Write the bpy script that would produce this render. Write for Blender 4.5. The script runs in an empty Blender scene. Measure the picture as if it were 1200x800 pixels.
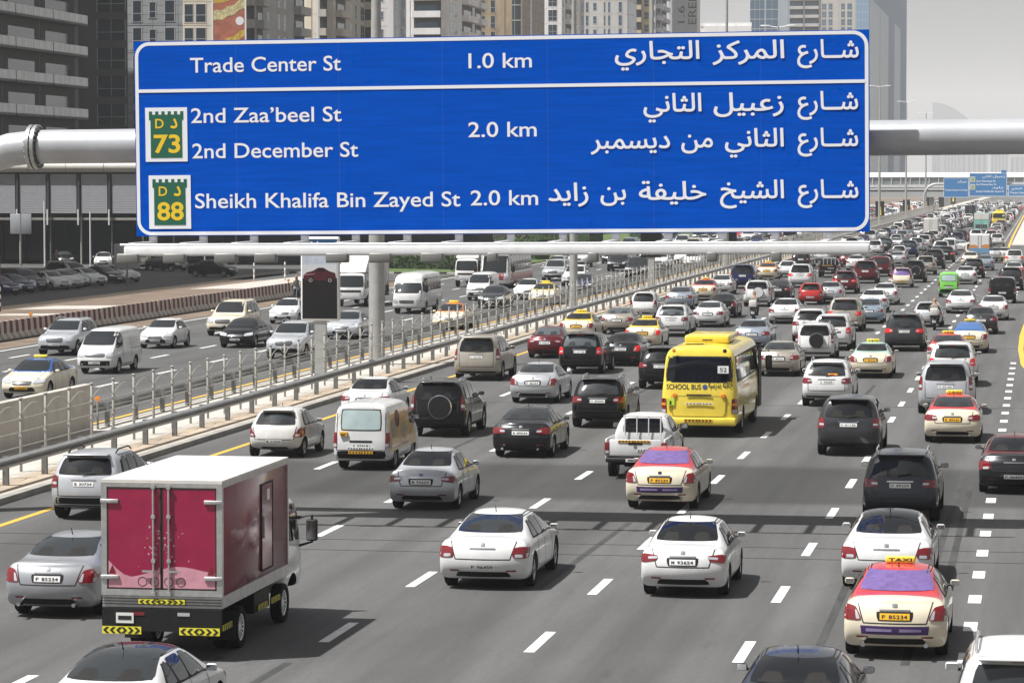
import bpy, bmesh, math, random
from mathutils import Vector, Matrix
from mathutils.bvhtree import BVHTree
from mathutils.geometry import delaunay_2d_cdt
random.seed(7)
PI = math.pi
scene = bpy.context.scene
COL = scene.collection

# ---------------------------------------------------------------- camera
CAM_H = 8.4
cam_d = bpy.data.cameras.new('camera')
cam_d.sensor_width = 36.0
cam_d.lens = 3700 / 1200 * 36
cam_d.clip_start = 1.0
cam_d.clip_end = 30000
cam = bpy.data.objects.new('camera', cam_d)
COL.objects.link(cam)
cam.location = (0, 0, CAM_H)
cam.rotation_euler = (PI / 2 - math.radians(2.893), 0, math.radians(9.531))
scene.camera = cam

# ---------------------------------------------------------------- world, sun, exposure
SUN = Vector((-.48, -.28, 1.0)).normalized()          # towards the sun
sun_el = math.asin(SUN.z)
world = bpy.data.worlds.new('World')
scene.world = world
world.use_nodes = True
wn = world.node_tree
for n in list(wn.nodes):
    wn.nodes.remove(n)
w_out = wn.nodes.new('ShaderNodeOutputWorld')
w_bg = wn.nodes.new('ShaderNodeBackground')
w_sky = wn.nodes.new('ShaderNodeTexSky')
w_sky.sky_type = 'NISHITA'
w_sky.sun_disc = False
w_sky.sun_elevation = sun_el
w_sky.sun_rotation = math.atan2(SUN.x, SUN.y)
w_sky.dust_density = 3.0
w_sky.air_density = 1.0
w_sky.ozone_density = 1.0
w_hs = wn.nodes.new('ShaderNodeHueSaturation')
w_hs.inputs['Saturation'].default_value = 0.10
w_bg.inputs['Strength'].default_value = 0.06
wn.links.new(w_sky.outputs['Color'], w_hs.inputs['Color'])
wn.links.new(w_hs.outputs['Color'], w_bg.inputs['Color'])
wn.links.new(w_bg.outputs['Background'], w_out.inputs['Surface'])
sun_l = bpy.data.lights.new('sun', 'SUN')
sun_l.energy = 5.0
sun_l.angle = math.radians(0.6)
sun_l.color = (1.0, 0.985, 0.96)
sun_o = bpy.data.objects.new('sun', sun_l)
COL.objects.link(sun_o)
sun_o.rotation_euler = SUN.to_track_quat('Z', 'Y').to_euler()
sun_o.location = (-40, -30, 90)
scene.view_settings.view_transform = 'Standard'
scene.view_settings.look = 'None'
scene.view_settings.exposure = 0.56
scene.view_settings.gamma = 1.0
scene.cycles.use_denoising = True
scene.cycles.max_bounces = 6
scene.cycles.diffuse_bounces = 2
scene.cycles.glossy_bounces = 3
scene.cycles.volume_bounces = 2
scene.cycles.sample_clamp_indirect = 4.0

# ---------------------------------------------------------------- materials
MATS = {}
def mat(name, col, rough=.6, metal=0., coat=0., spec=.5, noise=0., nscale=3., bump=0., emit=0., streak=None):
    if name in MATS:
        return MATS[name]
    m = bpy.data.materials.new(name)
    m.use_nodes = True
    nt = m.node_tree
    b = nt.nodes['Principled BSDF']
    b.inputs['Base Color'].default_value = (*col, 1)
    b.inputs['Roughness'].default_value = rough
    b.inputs['Metallic'].default_value = metal
    b.inputs['Coat Weight'].default_value = coat
    b.inputs['Coat Roughness'].default_value = .06
    b.inputs['Specular IOR Level'].default_value = spec
    if emit:
        b.inputs['Emission Color'].default_value = (*col, 1)
        b.inputs['Emission Strength'].default_value = emit
    if noise or bump:
        tc = nt.nodes.new('ShaderNodeTexCoord')
        mp = nt.nodes.new('ShaderNodeMapping')
        if streak:
            mp.inputs['Scale'].default_value = streak
        nz = nt.nodes.new('ShaderNodeTexNoise')
        nz.inputs['Scale'].default_value = nscale
        nz.inputs['Detail'].default_value = 5
        nz.inputs['Roughness'].default_value = .62
        nt.links.new(tc.outputs['Object'], mp.inputs['Vector'])
        nt.links.new(mp.outputs['Vector'], nz.inputs['Vector'])
        if noise:
            r = nt.nodes.new('ShaderNodeMapRange')
            r.inputs['From Min'].default_value = .3
            r.inputs['From Max'].default_value = .7
            r.inputs['To Min'].default_value = 1 - noise
            r.inputs['To Max'].default_value = 1 + noise * .6
            mx = nt.nodes.new('ShaderNodeMix')
            mx.data_type = 'RGBA'
            mx.blend_type = 'MULTIPLY'
            mx.inputs['Factor'].default_value = 1
            mx.inputs[6].default_value = (*col, 1)
            nt.links.new(nz.outputs['Fac'], r.inputs['Value'])
            nt.links.new(r.outputs['Result'], mx.inputs[7])
            nt.links.new(mx.outputs[2], b.inputs['Base Color'])
        if bump:
            bp = nt.nodes.new('ShaderNodeBump')
            bp.inputs['Strength'].default_value = bump
            bp.inputs['Distance'].default_value = .05
            nt.links.new(nz.outputs['Fac'], bp.inputs['Height'])
            nt.links.new(bp.outputs['Normal'], b.inputs['Normal'])
    MATS[name] = m
    return m

def paint(name, col, metal=0., rough=.22):
    m = mat('paint_' + name, col, rough, metal, coat=.55, spec=.18, noise=.14, nscale=1.4)
    return m
P = {
    'white': paint('white', (.66, .66, .655)), 'pearl': paint('pearl', (.62, .61, .585)),
    'cream': paint('cream', (.70, .63, .49)), 'silver': paint('silver', (.53, .545, .57), .45, .32),
    'blue_silver': paint('blue_silver', (.36, .41, .48), .5, .32), 'beige': paint('beige', (.45, .41, .35), .5, .33),
    'grey': paint('grey', (.045, .046, .05), .3), 'dark_grey': paint('dark_grey', (.022, .022, .025), .25),
    'black': paint('black', (.006, .006, .007)), 'navy': paint('navy', (.012, .020, .075), .2),
    'dark_red': paint('dark_red', (.115, .012, .018), .2), 'red': paint('red', (.42, .03, .03)),
    'taxi_red': paint('taxi_red', (.50, .045, .055)), 'yellow': paint('yellow', (.78, .55, .05)),
    'orange': paint('orange', (.68, .23, .05)), 'taxi_blue': paint('taxi_blue', (.04, .12, .36)),
    'mint': paint('mint', (.40, .58, .50)), 'purple': paint('purple', (.20, .05, .12)),
    'green': paint('green', (.20, .60, .10)), 'school': paint('school', (.80, .62, .08)),
    'tan': paint('tan', (.68, .44, .16)), 'steel': paint('steel', (.36, .37, .39), .45, .32), 'maroon': paint('maroon', (.17, .008, .02)),
    'slate': paint('slate', (.045, .051, .064), .3), 'light_blue': paint('light_blue', (.30, .38, .46), .4),
    'teal': paint('teal', (.22, .50, .44)),
}
PAINT = paint('base_coat', (.8, .8, .79))
ROOFP = paint('roof_coat', (.79, .8, .79))
GLASS = mat('tinted_glass', (.007, .008, .010), .05, 0, spec=.5)
GLASS_FRONT = mat('clear_glass', (.018, .021, .024), .05, 0, spec=.55)
GLASS_MID = mat('glass_faint_painted_sky', (.026,.030,.033), .05, 0, spec=.6)  # base colour lifted a little to stand in for reflected sky
GLASS_LIGHT = mat('glass_painted_sky', (.075,.085,.092), .06, 0, spec=.6)  # sky reflection painted into the pale base colour
GLASS_PURPLE = mat('purple_film', (.15, .10, .27), .25, noise=.25, nscale=7)
GLASS_BLUE = mat('blue_film', (.06, .13, .30), .15)
GLASS_PALE = mat('pale_window_film', (.42, .52, .52), .3, noise=.12, nscale=3)
BLACK = mat('black_plastic', (.012, .012, .013), .6, spec=.3, noise=.3, nscale=5)
SEAM = mat('panel_gap', (.02, .02, .02), .8)
RUBBER = mat('tyre_rubber', (.014, .014, .015), .9, spec=.2, noise=.25, nscale=6)
RIM = mat('alloy_rim', (.45, .46, .48), .3, .9)
RIMD = mat('rim_shadow_gap', (.02, .02, .022), .6)
RED = mat('red_lens', (.17, .007, .011), .12, spec=.7, coat=.5)
REDLIT = mat('lit_brake_lens', (.62, .02, .02), .15, emit=.10)
AMBER = mat('amber_lens', (.75, .25, .03), .15, coat=.4)
LENS = mat('clear_lens', (.55, .57, .60), .08, .35, spec=.8, coat=.6)
CHROME = mat('chrome', (.65, .66, .68), .12, 1.)
HEADR = mat('headrest_behind_glass', (.022, .021, .020), .06, 0, spec=.5)
PLATE = mat('plate_white', (.72, .72, .70), .45)
PLATEY = mat('plate_amber', (.80, .42, .02), .45)
INK = mat('black_ink', (.015, .015, .015), .6)
WHITEI = mat('white_ink', (.82, .82, .82), .5)
YELI = mat('reflective_yellow', (.80, .72, .05), .4)
YELT = mat('taxi_sign_yellow', (.85, .65, .06), .4)
ALU = mat('brushed_aluminium', (.55, .55, .54), .38, .7, noise=.2, nscale=6)

# ---------------------------------------------------------------- mesh helpers
class MB:
    """collects shapes and turns them into ONE mesh"""
    def __init__(s):
        s.v = []; s.f = []; s.mi = []; s.m = []; s.sm = []
    def slot(s, m):
        if m not in s.m: s.m.append(m)
        return s.m.index(m)
    def add(s, vs, fs, m, smooth=False):
        o = len(s.v); i = s.slot(m)
        s.v += [tuple(p) for p in vs]
        for f in fs:
            s.f.append(tuple(o + k for k in f)); s.mi.append(i); s.sm.append(smooth)
    def box(s, x0, x1, y0, y1, z0, z1, m):
        s.add([(x0,y0,z0),(x1,y0,z0),(x1,y1,z0),(x0,y1,z0),(x0,y0,z1),(x1,y0,z1),(x1,y1,z1),(x0,y1,z1)],
              [(0,3,2,1),(4,5,6,7),(0,1,5,4),(1,2,6,5),(2,3,7,6),(3,0,4,7)], m)
    def rbox(s, x0, x1, y0, y1, z0, z1, m, r=.03, seg=2):
        bm = bmesh.new()
        bmesh.ops.create_cube(bm, size=1)
        for v in bm.verts:
            v.co = Vector(((x0+x1)/2 + v.co.x*(x1-x0), (y0+y1)/2 + v.co.y*(y1-y0), (z0+z1)/2 + v.co.z*(z1-z0)))
        bmesh.ops.bevel(bm, geom=bm.edges[:], offset=r, segments=seg, profile=.5, affect='EDGES')
        s.bm(bm, m, True); bm.free()
    def bm(s, bm, m, smooth=False):
        bm.verts.index_update()
        s.add([v.co for v in bm.verts], [[v.index for v in f.verts] for f in bm.faces], m, smooth)
    def tube(s, pts, r, m, n=10, caps=True, smooth=True):
        pts = [Vector(p) for p in pts]
        rs = r if isinstance(r, (list, tuple)) else [r]*len(pts)
        vs = []; fs = []
        up = None
        for i, p in enumerate(pts):
            d = (pts[min(i+1, len(pts)-1)] - pts[max(i-1, 0)]).normalized()
            if up is None:
                up = Vector((0,0,1)) if abs(d.z) < .9 else Vector((1,0,0))
            a = d.cross(up)
            if a.length < 1e-4: a = d.cross(Vector((0,1,0)))
            a.normalize(); b = a.cross(d).normalized(); up = b
            for k in range(n):
                t = 2*PI*k/n
                vs.append(p + a*math.cos(t)*rs[i] + b*math.sin(t)*rs[i])
        for i in range(len(pts)-1):
            for k in range(n):
                k2 = (k+1) % n
                fs.append((i*n+k, (i+1)*n+k, (i+1)*n+k2, i*n+k2))
        s.add(vs, fs, m, smooth)
        if caps:
            o = (len(pts)-1)*n
            s.add(vs[:n], [tuple(range(n))], m); s.add(vs[o:], [tuple(range(n))[::-1]], m)
    def lathe(s, prof, c, axis, m, n=20, smooth=True, mfun=None):
        """prof: (radius, offset along axis); axis 'x','y' or 'z'"""
        vs = []
        for (r, a) in prof:
            for k in range(n):
                t = 2*PI*k/n; u = r*math.cos(t); w = r*math.sin(t)
                q = {'x': (a, u, w), 'y': (w, a, u), 'z': (u, w, a)}[axis]
                vs.append((c[0]+q[0], c[1]+q[1], c[2]+q[2]))
        for i in range(len(prof)-1):
            for k in range(n):
                k2 = (k+1) % n
                f = (i*n+k, i*n+k2, (i+1)*n+k2, (i+1)*n+k)
                s.add([vs[j] for j in f], [(0,1,2,3)], mfun(i, k) if mfun else m, smooth)
    def prism(s, poly, axis, a0, a1, m):
        """extrude a polygon along an axis; poly in the other two coordinates in order"""
        def q(p, a):
            return {'x': (a, p[0], p[1]), 'y': (p[0], a, p[1]), 'z': (p[0], p[1], a)}[axis]
        n = len(poly)
        vs = [q(p, a0) for p in poly] + [q(p, a1) for p in poly]
        fs = [tuple(range(n))[::-1], tuple(range(n, 2*n))]
        fs += [(i, (i+1) % n, n+(i+1) % n, n+i) for i in range(n)]
        s.add(vs, fs, m)
    def mesh(s, name, weld=True, normals=True):
        me = bpy.data.meshes.new(name)
        me.from_pydata(s.v, [], s.f)
        for m in s.m: me.materials.append(m)
        me.polygons.foreach_set('material_index', s.mi)
        me.polygons.foreach_set('use_smooth', s.sm)
        bm = bmesh.new(); bm.from_mesh(me)
        if weld: bmesh.ops.remove_doubles(bm, verts=bm.verts, dist=1e-5)
        if normals: bmesh.ops.recalc_face_normals(bm, faces=bm.faces)
        bm.to_mesh(me); bm.free()
        try: me.set_sharp_from_angle(angle=math.radians(50))
        except Exception: pass
        return me
    def obj(s, name, parent=None, **k):
        return link(name, s.mesh(name, **k), parent)

def link(name, me, parent=None, loc=None):
    o = bpy.data.objects.new(name, me)
    COL.objects.link(o)
    if parent: o.parent = parent
    if loc: o.location = loc
    return o
def empty(name, loc=(0,0,0), rz=0):
    o = bpy.data.objects.new(name, None)
    o.empty_display_size = .3
    COL.objects.link(o); o.location = loc; o.rotation_euler = (0,0,rz)
    return o
def tag(o, label=None, cat=None, group=None, kind=None):
    if label: o['label'] = label
    if cat: o['category'] = cat
    if group: o['group'] = group
    if kind: o['kind'] = kind
    return o

# ---- lettering: Latin and Arabic words as flat meshes
AR = {'ا': (0xFE8D,0), 'ب': (0xFE8F,1), 'ت': (0xFE95,1), 'ث': (0xFE99,1), 'ج': (0xFE9D,1), 'ح': (0xFEA1,1), 'خ': (0xFEA5,1),
      'د': (0xFEA9,0), 'ر': (0xFEAD,0), 'ز': (0xFEAF,0), 'س': (0xFEB1,1), 'ش': (0xFEB5,1), 'ع': (0xFEC9,1), 'ف': (0xFED1,1),
      'ك': (0xFED9,1), 'ل': (0xFEDD,1), 'م': (0xFEE1,1), 'ن': (0xFEE5,1), 'ة': (0xFE93,0), 'ي': (0xFEF1,1), 'ـ': (0x640,2)}
def arabic(w):
    out = []
    for i, c in enumerate(w):
        base, dual = AR[c]
        prev = i > 0 and AR[w[i-1]][1] >= 1
        nxt = dual >= 1 and i < len(w)-1
        if dual == 2: out.append(chr(base)); continue
        k = (3 if prev and nxt else 2 if nxt else 1 if prev else 0)
        out.append(chr(base + k))
    return ''.join(reversed(out))
def raw_text(body, bold=0.):
    cu = bpy.data.curves.new('lettering', 'FONT')
    cu.body = body
    cu.offset = bold
    cu.resolution_u = 4
    o = bpy.data.objects.new('lettering', cu)
    COL.objects.link(o)
    bpy.context.view_layer.update()
    me = bpy.data.meshes.new_from_object(o.evaluated_get(bpy.context.evaluated_depsgraph_get()))
    vs = [v.co.copy() for v in me.vertices]; fs = [tuple(p.vertices) for p in me.polygons]
    bpy.data.objects.remove(o); bpy.data.curves.remove(cu); bpy.data.meshes.remove(me)
    return vs, fs

def outline_text(body):
    """fill a glyph by winding number, for letters whose outlines overlap themselves"""
    cu = bpy.data.curves.new('lettering', 'FONT'); cu.body = body; cu.resolution_u = 4; cu.fill_mode = 'NONE'
    o = bpy.data.objects.new('lettering', cu); COL.objects.link(o)
    bpy.context.view_layer.update()
    me = bpy.data.meshes.new_from_object(o.evaluated_get(bpy.context.evaluated_depsgraph_get()))
    vs = [v.co.to_2d() for v in me.vertices]; es = [tuple(e.vertices) for e in me.edges]
    bpy.data.objects.remove(o); bpy.data.curves.remove(cu); bpy.data.meshes.remove(me)
    if not vs: return [], []
    V, E, F, *_ = delaunay_2d_cdt(vs, es, [], 0, 1e-6)
    keep = []
    for f in F:
        c = sum((V[i] for i in f), Vector((0, 0)))/len(f); w = 0
        for a, b in es:
            p, q = vs[a], vs[b]
            if (p.y <= c.y) != (q.y <= c.y):
                x = p.x+(c.y-p.y)/(q.y-p.y)*(q.x-p.x)
                if x > c.x: w += 1 if q.y > p.y else -1
        if w: keep.append(tuple(f))
    return [Vector((v.x, v.y, 0)) for v in V], keep
_G = {}
def glyph(c):
    """one character: vertices, faces and advance width"""
    if c not in _G:
        vs, fs = outline_text(c); A = raw_text('A')[0]; va = raw_text(c+'A')[0]
        _G[c] = (vs, fs, (max(v.x for v in va)-max(v.x for v in A)) if va else .3)
    return _G[c]
def text_geo(body, bold=0.):
    if all(ord(c) < 0x600 or ord(c) in (0x2019,) for c in body):
        return raw_text(body, bold)
    V = []; F = []; x = 0; lay = 0
    for c in body:                       # Arabic: glyph by glyph, each on a layer a hair above the last, so joins do not fight
        vs, fs, adv = glyph(c)
        b = bold
        for dx, dz in ((0,0),(b,0),(-b,0),(0,b),(0,-b),(b*.7,b*.7),(-b*.7,b*.7),(b*.7,-b*.7),(-b*.7,-b*.7)) if b else ((0,0),):
            o = len(V); V += [Vector((v.x+x+dx, v.y+dz, lay*.00022)) for v in vs]; F += [tuple(o+i for i in f) for f in fs]; lay += 1
        x += adv
    return V, F
def write(mb, body, x0, x1, z0, h, m, y=0., bold=0., xdir=1, ref=None, plane='xz', ytop=None):
    """lay text into mb in the xz plane facing -y: left edge x0, right edge x1, baseline z0, cap height h"""
    vs, fs = text_geo(body, bold)
    if not vs: return
    a = min(v.x for v in vs); b = max(v.x for v in vs)
    cap = ref or .73
    kx = (x1-x0)/(b-a) if x1 is not None else h/cap
    kz = h/cap
    out = []
    for v in vs:
        px = x0 + (v.x-a)*kx; pz = z0 + v.y*kz
        out.append((px, y-v.z, pz) if plane == 'xz' else (y, px, pz))
    mb.add(out, fs, m)
# ================================================================ vehicles
COLF = [-1, -.6, 0, .6, 1]
def ring_rows(st):
    w, zb, zl, zt = st['w'], st['zb'], st['zl'], st['zt']
    wt, dr = st['wt'], st.get('dr', .06)
    wb = st.get('wb', .955*w)
    rows = [(.92*w, zb), (.985*w, zb+.10), (w, zb+.42*(zl-zb)), (.99*w, zb+.80*(zl-zb)), (wb, zl),
            (wb+(wt-wb)*.5+.012, zl+(zt-dr-zl)*.5), (wt, zt-dr)]
    return rows
def loft_body(sts, rear, front):
    """sts: stations rear to front; rear/front: end stations whose 'yr' gives y per row, 'cv' the plan curve"""
    bm = bmesh.new()
    def ring(st, end=0):
        rows = ring_rows(st)
        yr = st.get('yr') or [st['y']]*7
        cv = st.get('cv', 0)*(-end)      # rear end=-1: corners further forward
        def Y(k, fr): return yr[k] + cv*fr*fr
        half = []
        half.append([(f*rows[0][0], Y(0, f), rows[0][1]) for f in COLF])          # bottom row
        sides = [((-rows[k][0], Y(k, 1), rows[k][1]), (rows[k][0], Y(k, 1), rows[k][1])) for k in range(1, 6)]
        zt = st['zt']; wt, dr = st['wt'], st.get('dr', .06)
        top = [(f*wt, Y(6, f), zt-dr*(abs(f)**2.2 if abs(f) < 1 else 1)) for f in COLF]
        R = {}
        R['b'] = [bm.verts.new(p) for p in half[0]]
        R['s'] = [(bm.verts.new(a), bm.verts.new(b)) for a, b in sides]
        R['t'] = [bm.verts.new(p) for p in top]
        loop = R['b'][:]                                    # left bottom -> right bottom
        loop += [R['s'][k][1] for k in range(5)] + R['t'][::-1] + [R['s'][k][0] for k in range(4, -1, -1)]
        R['loop'] = loop
        if end:
            grid = [R['b']]
            for k in range(1, 6):
                w, z = rows[k]
                grid.append([R['s'][k-1][0]] + [bm.verts.new((f*w, Y(k, f), z)) for f in COLF[1:4]] + [R['s'][k-1][1]])
            grid.append(R['t'])
            for a, b in zip(grid[:-1], grid[1:]):
                for j in range(4):
                    q = (a[j], a[j+1], b[j+1], b[j])
                    bm.faces.new(q if end < 0 else q[::-1])
        return R
    rs = [ring(rear, -1)] + [ring(s) for s in sts] + [ring(front, 1)]
    for A, B in zip(rs[:-1], rs[1:]):
        n = len(A['loop'])
        for k in range(n):
            k2 = (k+1) % n
            bm.faces.new((A['loop'][k2], A['loop'][k], B['loop'][k], B['loop'][k2]))
    bmesh.ops.recalc_face_normals(bm, faces=bm.faces)
    return bm
def eval_mods(me, mods):
    o = bpy.data.objects.new('tmp', me)
    COL.objects.link(o)
    for f in mods: f(o)
    bpy.context.view_layer.update()
    dg = bpy.context.evaluated_depsgraph_get()
    r = bpy.data.meshes.new_from_object(o.evaluated_get(dg), preserve_all_data_layers=True, depsgraph=dg)
    bpy.data.objects.remove(o)
    return r

AX = {'rear': (Vector((0,1,0)), lambda u,v: Vector((u,-6,v))), 'front': (Vector((0,-1,0)), lambda u,v: Vector((u,20,v))),
      'right': (Vector((-1,0,0)), lambda u,v: Vector((6,u,v))), 'left': (Vector((1,0,0)), lambda u,v: Vector((-6,u,v))),
      'top': (Vector((0,0,-1)), lambda u,v: Vector((u,v,9)))}
class Skin:
    """a body surface onto which glass, lamps, seams and trim are laid as thin shells"""
    def __init__(s, me):
        s.bvh = BVHTree.FromPolygons([v.co.copy() for v in me.vertices], [tuple(p.vertices) for p in me.polygons])
    def hit(s, ax, u, v):
        d, org = AX[ax]
        o = org(u, v)
        h = s.bvh.ray_cast(o, d)
        if h[0] is None:
            g = {'rear': Vector((u, 0.1, v)), 'front': Vector((u, 8, v)), 'right': Vector((1, u, v)), 'left': Vector((-1, u, v)), 'top': Vector((u, v, 2))}[ax]
            h = s.bvh.find_nearest(g)
        n = h[1]
        if n.dot(d) > 0: n = -n
        return h[0], n
    def patch(s, mb, ax, q, m, nx=6, nz=4, off=.005, r=0.):
        vs = []; fs = []
        for j in range(nz+1):
            for i in range(nx+1):
                a = 2*i/nx-1; b = 2*j/nz-1
                a2 = a*(1-r*abs(b)**5); b2 = b*(1-r*abs(a)**5)
                a2 = (a2+1)/2; b2 = (b2+1)/2
                lo = (q[0][0]+(q[1][0]-q[0][0])*a2, q[0][1]+(q[1][1]-q[0][1])*a2)
                hi = (q[3][0]+(q[2][0]-q[3][0])*a2, q[3][1]+(q[2][1]-q[3][1])*a2)
                u = lo[0]+(hi[0]-lo[0])*b2; v = lo[1]+(hi[1]-lo[1])*b2
                p, n = s.hit(ax, u, v)
                vs.append(p+n*off)
        for j in range(nz):
            for i in range(nx):
                k = j*(nx+1)+i
                fs.append((k, k+1, k+nx+2, k+nx+1))
        d = AX[ax][0]
        f = fs[len(fs)//2]
        nn = (vs[f[1]]-vs[f[0]]).cross(vs[f[3]]-vs[f[0]])
        if nn.dot(d) > 0: fs = [t[::-1] for t in fs]
        mb.add(vs, fs, m, True)
    def both(s, mb, q, m, **k):
        s.patch(mb, 'right', q, m, **k); s.patch(mb, 'left', q, m, **k)
    def strip(s, mb, ax, pts, w, m, off=.003, n=6):
        for (a, b) in zip(pts[:-1], pts[1:]):
            d = Vector((b[0]-a[0], b[1]-a[1])); 
            if d.length < 1e-6: continue
            t = Vector((-d.y, d.x)).normalized()*w/2
            s.patch(mb, ax, [(a[0]-t.x, a[1]-t.y), (b[0]-t.x, b[1]-t.y), (b[0]+t.x, b[1]+t.y), (a[0]+t.x, a[1]+t.y)], m, nx=n, nz=1, off=off)
def mq(q):            # mirror a quad in u
    return [(-q[1][0], q[1][1]), (-q[0][0], q[0][1]), (-q[3][0], q[3][1]), (-q[2][0], q[2][1])]

WHEELS = {}
def wheel_mesh(r, wd, key='alloy'):
    k = (r, wd, key)
    if k in WHEELS: return WHEELS[k]
    t = MB()
    h = wd/2; ri = r*.64
    prof = [(ri, -h*.75), (ri*1.06, -h*.95), (r*.93, -h), (r*.985, -h*.8), (r, -h*.5), (r, h*.5), (r*.985, h*.8), (r*.93, h), (ri*1.06, h*.95), (ri, h*.75)]
    t.lathe(prof, (0,0,0), 'x', RUBBER, 24)
    tm = t.mesh('tyre')
    d = MB()
    sp = 5 if key == 'alloy' else 12
    col = {'alloy': RIM, 'steel': RIM, 'dark': BLACK, 'white': WHITEI}[key]
    for sg in (-1, 1):
        d.lathe([(ri, sg*h*.80), (ri*.92, sg*h*.70)], (0,0,0), 'x', col, 30)
        d.lathe([(ri*.92, sg*h*.70), (ri*.32, sg*h*.62)], (0,0,0), 'x', col, 30,
                mfun=lambda i, kk: (RIMD if (kk % (30//sp)) >= (30//sp)//2 else col))
        d.lathe([(ri*.32, sg*h*.62), (ri*.22, sg*h*.74), (0.001, sg*h*.74)], (0,0,0), 'x', col, 30)
    WHEELS[k] = (tm, d.mesh('rim', normals=False))
    return WHEELS[k]

class T:
    """a vehicle template: parts as (name, mesh, location, label, sub-parts)"""
    def __init__(s, kind): s.kind = kind; s.parts = []
    def part(s, name, mb, loc=(0,0,0), label=None, kids=()):
        me = mb.mesh(name) if isinstance(mb, MB) else mb
        s.parts.append((name, me, loc, label, list(kids))); return me
    def wheels(s, r, wd, xs, ys, key='alloy', dual=False):
        tm, rm = wheel_mesh(r, wd, key)
        for y in ys:
            for sx in (-1, 1):
                s.parts.append(('wheel', tm, (sx*xs, y, r), None, [('rim', rm, (0,0,0), None)]))
FLAT = {}
def flatten(t):
    if id(t) in FLAT: return FLAT[id(t)]
    me = bpy.data.meshes.new(t.kind)
    mats = []; V = []; F = []; MI = []; SM = []
    def addm(m, loc):
        o = len(V); V.extend([(v.co.x+loc[0], v.co.y+loc[1], v.co.z+loc[2]) for v in m.vertices])
        for p in m.polygons:
            F.append([o+i for i in p.vertices]); SM.append(p.use_smooth)
            mm = m.materials[p.material_index]
            if mm not in mats: mats.append(mm)
            MI.append(mats.index(mm))
    for (n, m, loc, lb, kids) in t.parts:
        addm(m, loc)
        for k in kids: addm(k[1], [a+b for a, b in zip(loc, k[2])])
    me.from_pydata(V, [], F)
    for m in mats: me.materials.append(m)
    me.polygons.foreach_set('material_index', MI); me.polygons.foreach_set('use_smooth', SM)
    try: me.set_sharp_from_angle(angle=math.radians(50))
    except Exception: pass
    FLAT[id(t)] = me
    return me
def recolour(o, sub):
    for i, m in enumerate(o.data.materials):
        if m in sub and sub[m] is not None:
            o.material_slots[i].link = 'OBJECT'
            o.material_slots[i].material = sub[m]
def place(t, X, Y, front, label, cat, group, col='white', roof=None, glass=None, plate=None, flat=False, rz=0., extra=None, lit=False):
    """rear axle (or front axle when front=True) over X, Y"""
    c = P[col]; sub = {PAINT: c, ROOFP: P[roof] if roof else c}
    if plate: sub[PLATE] = plate
    k_ = int(abs(X*31.7+Y*13.3)) % 8
    if 'bus' in t.kind: pass
    elif k_ in (1, 4, 6): sub[GLASS] = GLASS_MID
    elif k_ == 3: sub[GLASS] = GLASS_LIGHT; sub[HEADR] = GLASS_MID
    if lit: sub[RED] = REDLIT
    a = (PI if front else 0)+rz
    yo = t.fa if front else t.ra
    loc = (X+math.sin(a)*yo, Y-math.cos(a)*yo, 0.0)
    if flat:
        o = link(t.kind, flatten(t), None, loc); o.rotation_euler.z = a
        recolour(o, sub); tag(o, label, cat, group); return o
    r = empty(t.kind, loc, a)
    tag(r, label, cat, group)
    for (n, me, l, lb, kids) in t.parts + (extra or []):
        o = link(n, me, r, l); recolour(o, {**sub, GLASS: glass, HEADR: glass} if (glass and n == 'rear_window') else sub)
        if lb: o['label'] = lb
        for (kn, km, kl, klb) in kids:
            k = link(kn, km, o, kl); recolour(k, sub)
            if klb: k['label'] = klb
    return r

def finish_body(bm, sp, t):
    """subdivide, cut the wheel arches, colour the roof; returns (Skin, body MB seed mesh)"""
    me = bpy.data.meshes.new('body'); bm.to_mesh(me); bm.free()
    for m in (PAINT, ROOFP, BLACK): me.materials.append(m)
    sm = eval_mods(me, [lambda o: setattr(o.modifiers.new('s', 'SUBSURF'), 'levels', 2)])
    sk = Skin(sm)
    zl = sp.get('roofz')
    if zl:
        for p in sm.polygons:
            c = p.center
            if c.z > zl(c.y): p.material_index = 1
    for p in sm.polygons:
        if p.center.z < sp['zb']+.02: p.material_index = 2
    cut = MB()
    r = sp['r']; W = sp['W']
    for y in sp['axles']:
        for sx in (-1, 1):
            x0, x1 = sorted((sx*(W-.33), sx*(W+.3)))
            cut.lathe([(0.001, x0), (r*1.16, x0), (r*1.16, x1), (0.001, x1)], (0, y, r*1.02), 'x', BLACK, 28, smooth=False)
    cm = cut.mesh('cut')
    co = bpy.data.objects.new('cut', cm); COL.objects.link(co)
    def bo(o):
        b = o.modifiers.new('b', 'BOOLEAN'); b.operation = 'DIFFERENCE'; b.solver = 'EXACT'; b.object = co; b.material_mode = 'TRANSFER'
    fm = eval_mods(sm, [bo])
    bpy.data.objects.remove(co)
    fm.polygons.foreach_set('use_smooth', [True]*len(fm.polygons))
    mb = MB()
    mats = [m for m in fm.materials]
    vs = [v.co.copy() for v in fm.vertices]
    for m in mats: mb.slot(m if m else BLACK)
    o = len(mb.v); mb.v += [tuple(v) for v in vs]
    for p in fm.polygons:
        mb.f.append(tuple(p.vertices)); mb.mi.append(mb.slot(mats[p.material_index] or BLACK)); mb.sm.append(True)
    return sk, mb

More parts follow.
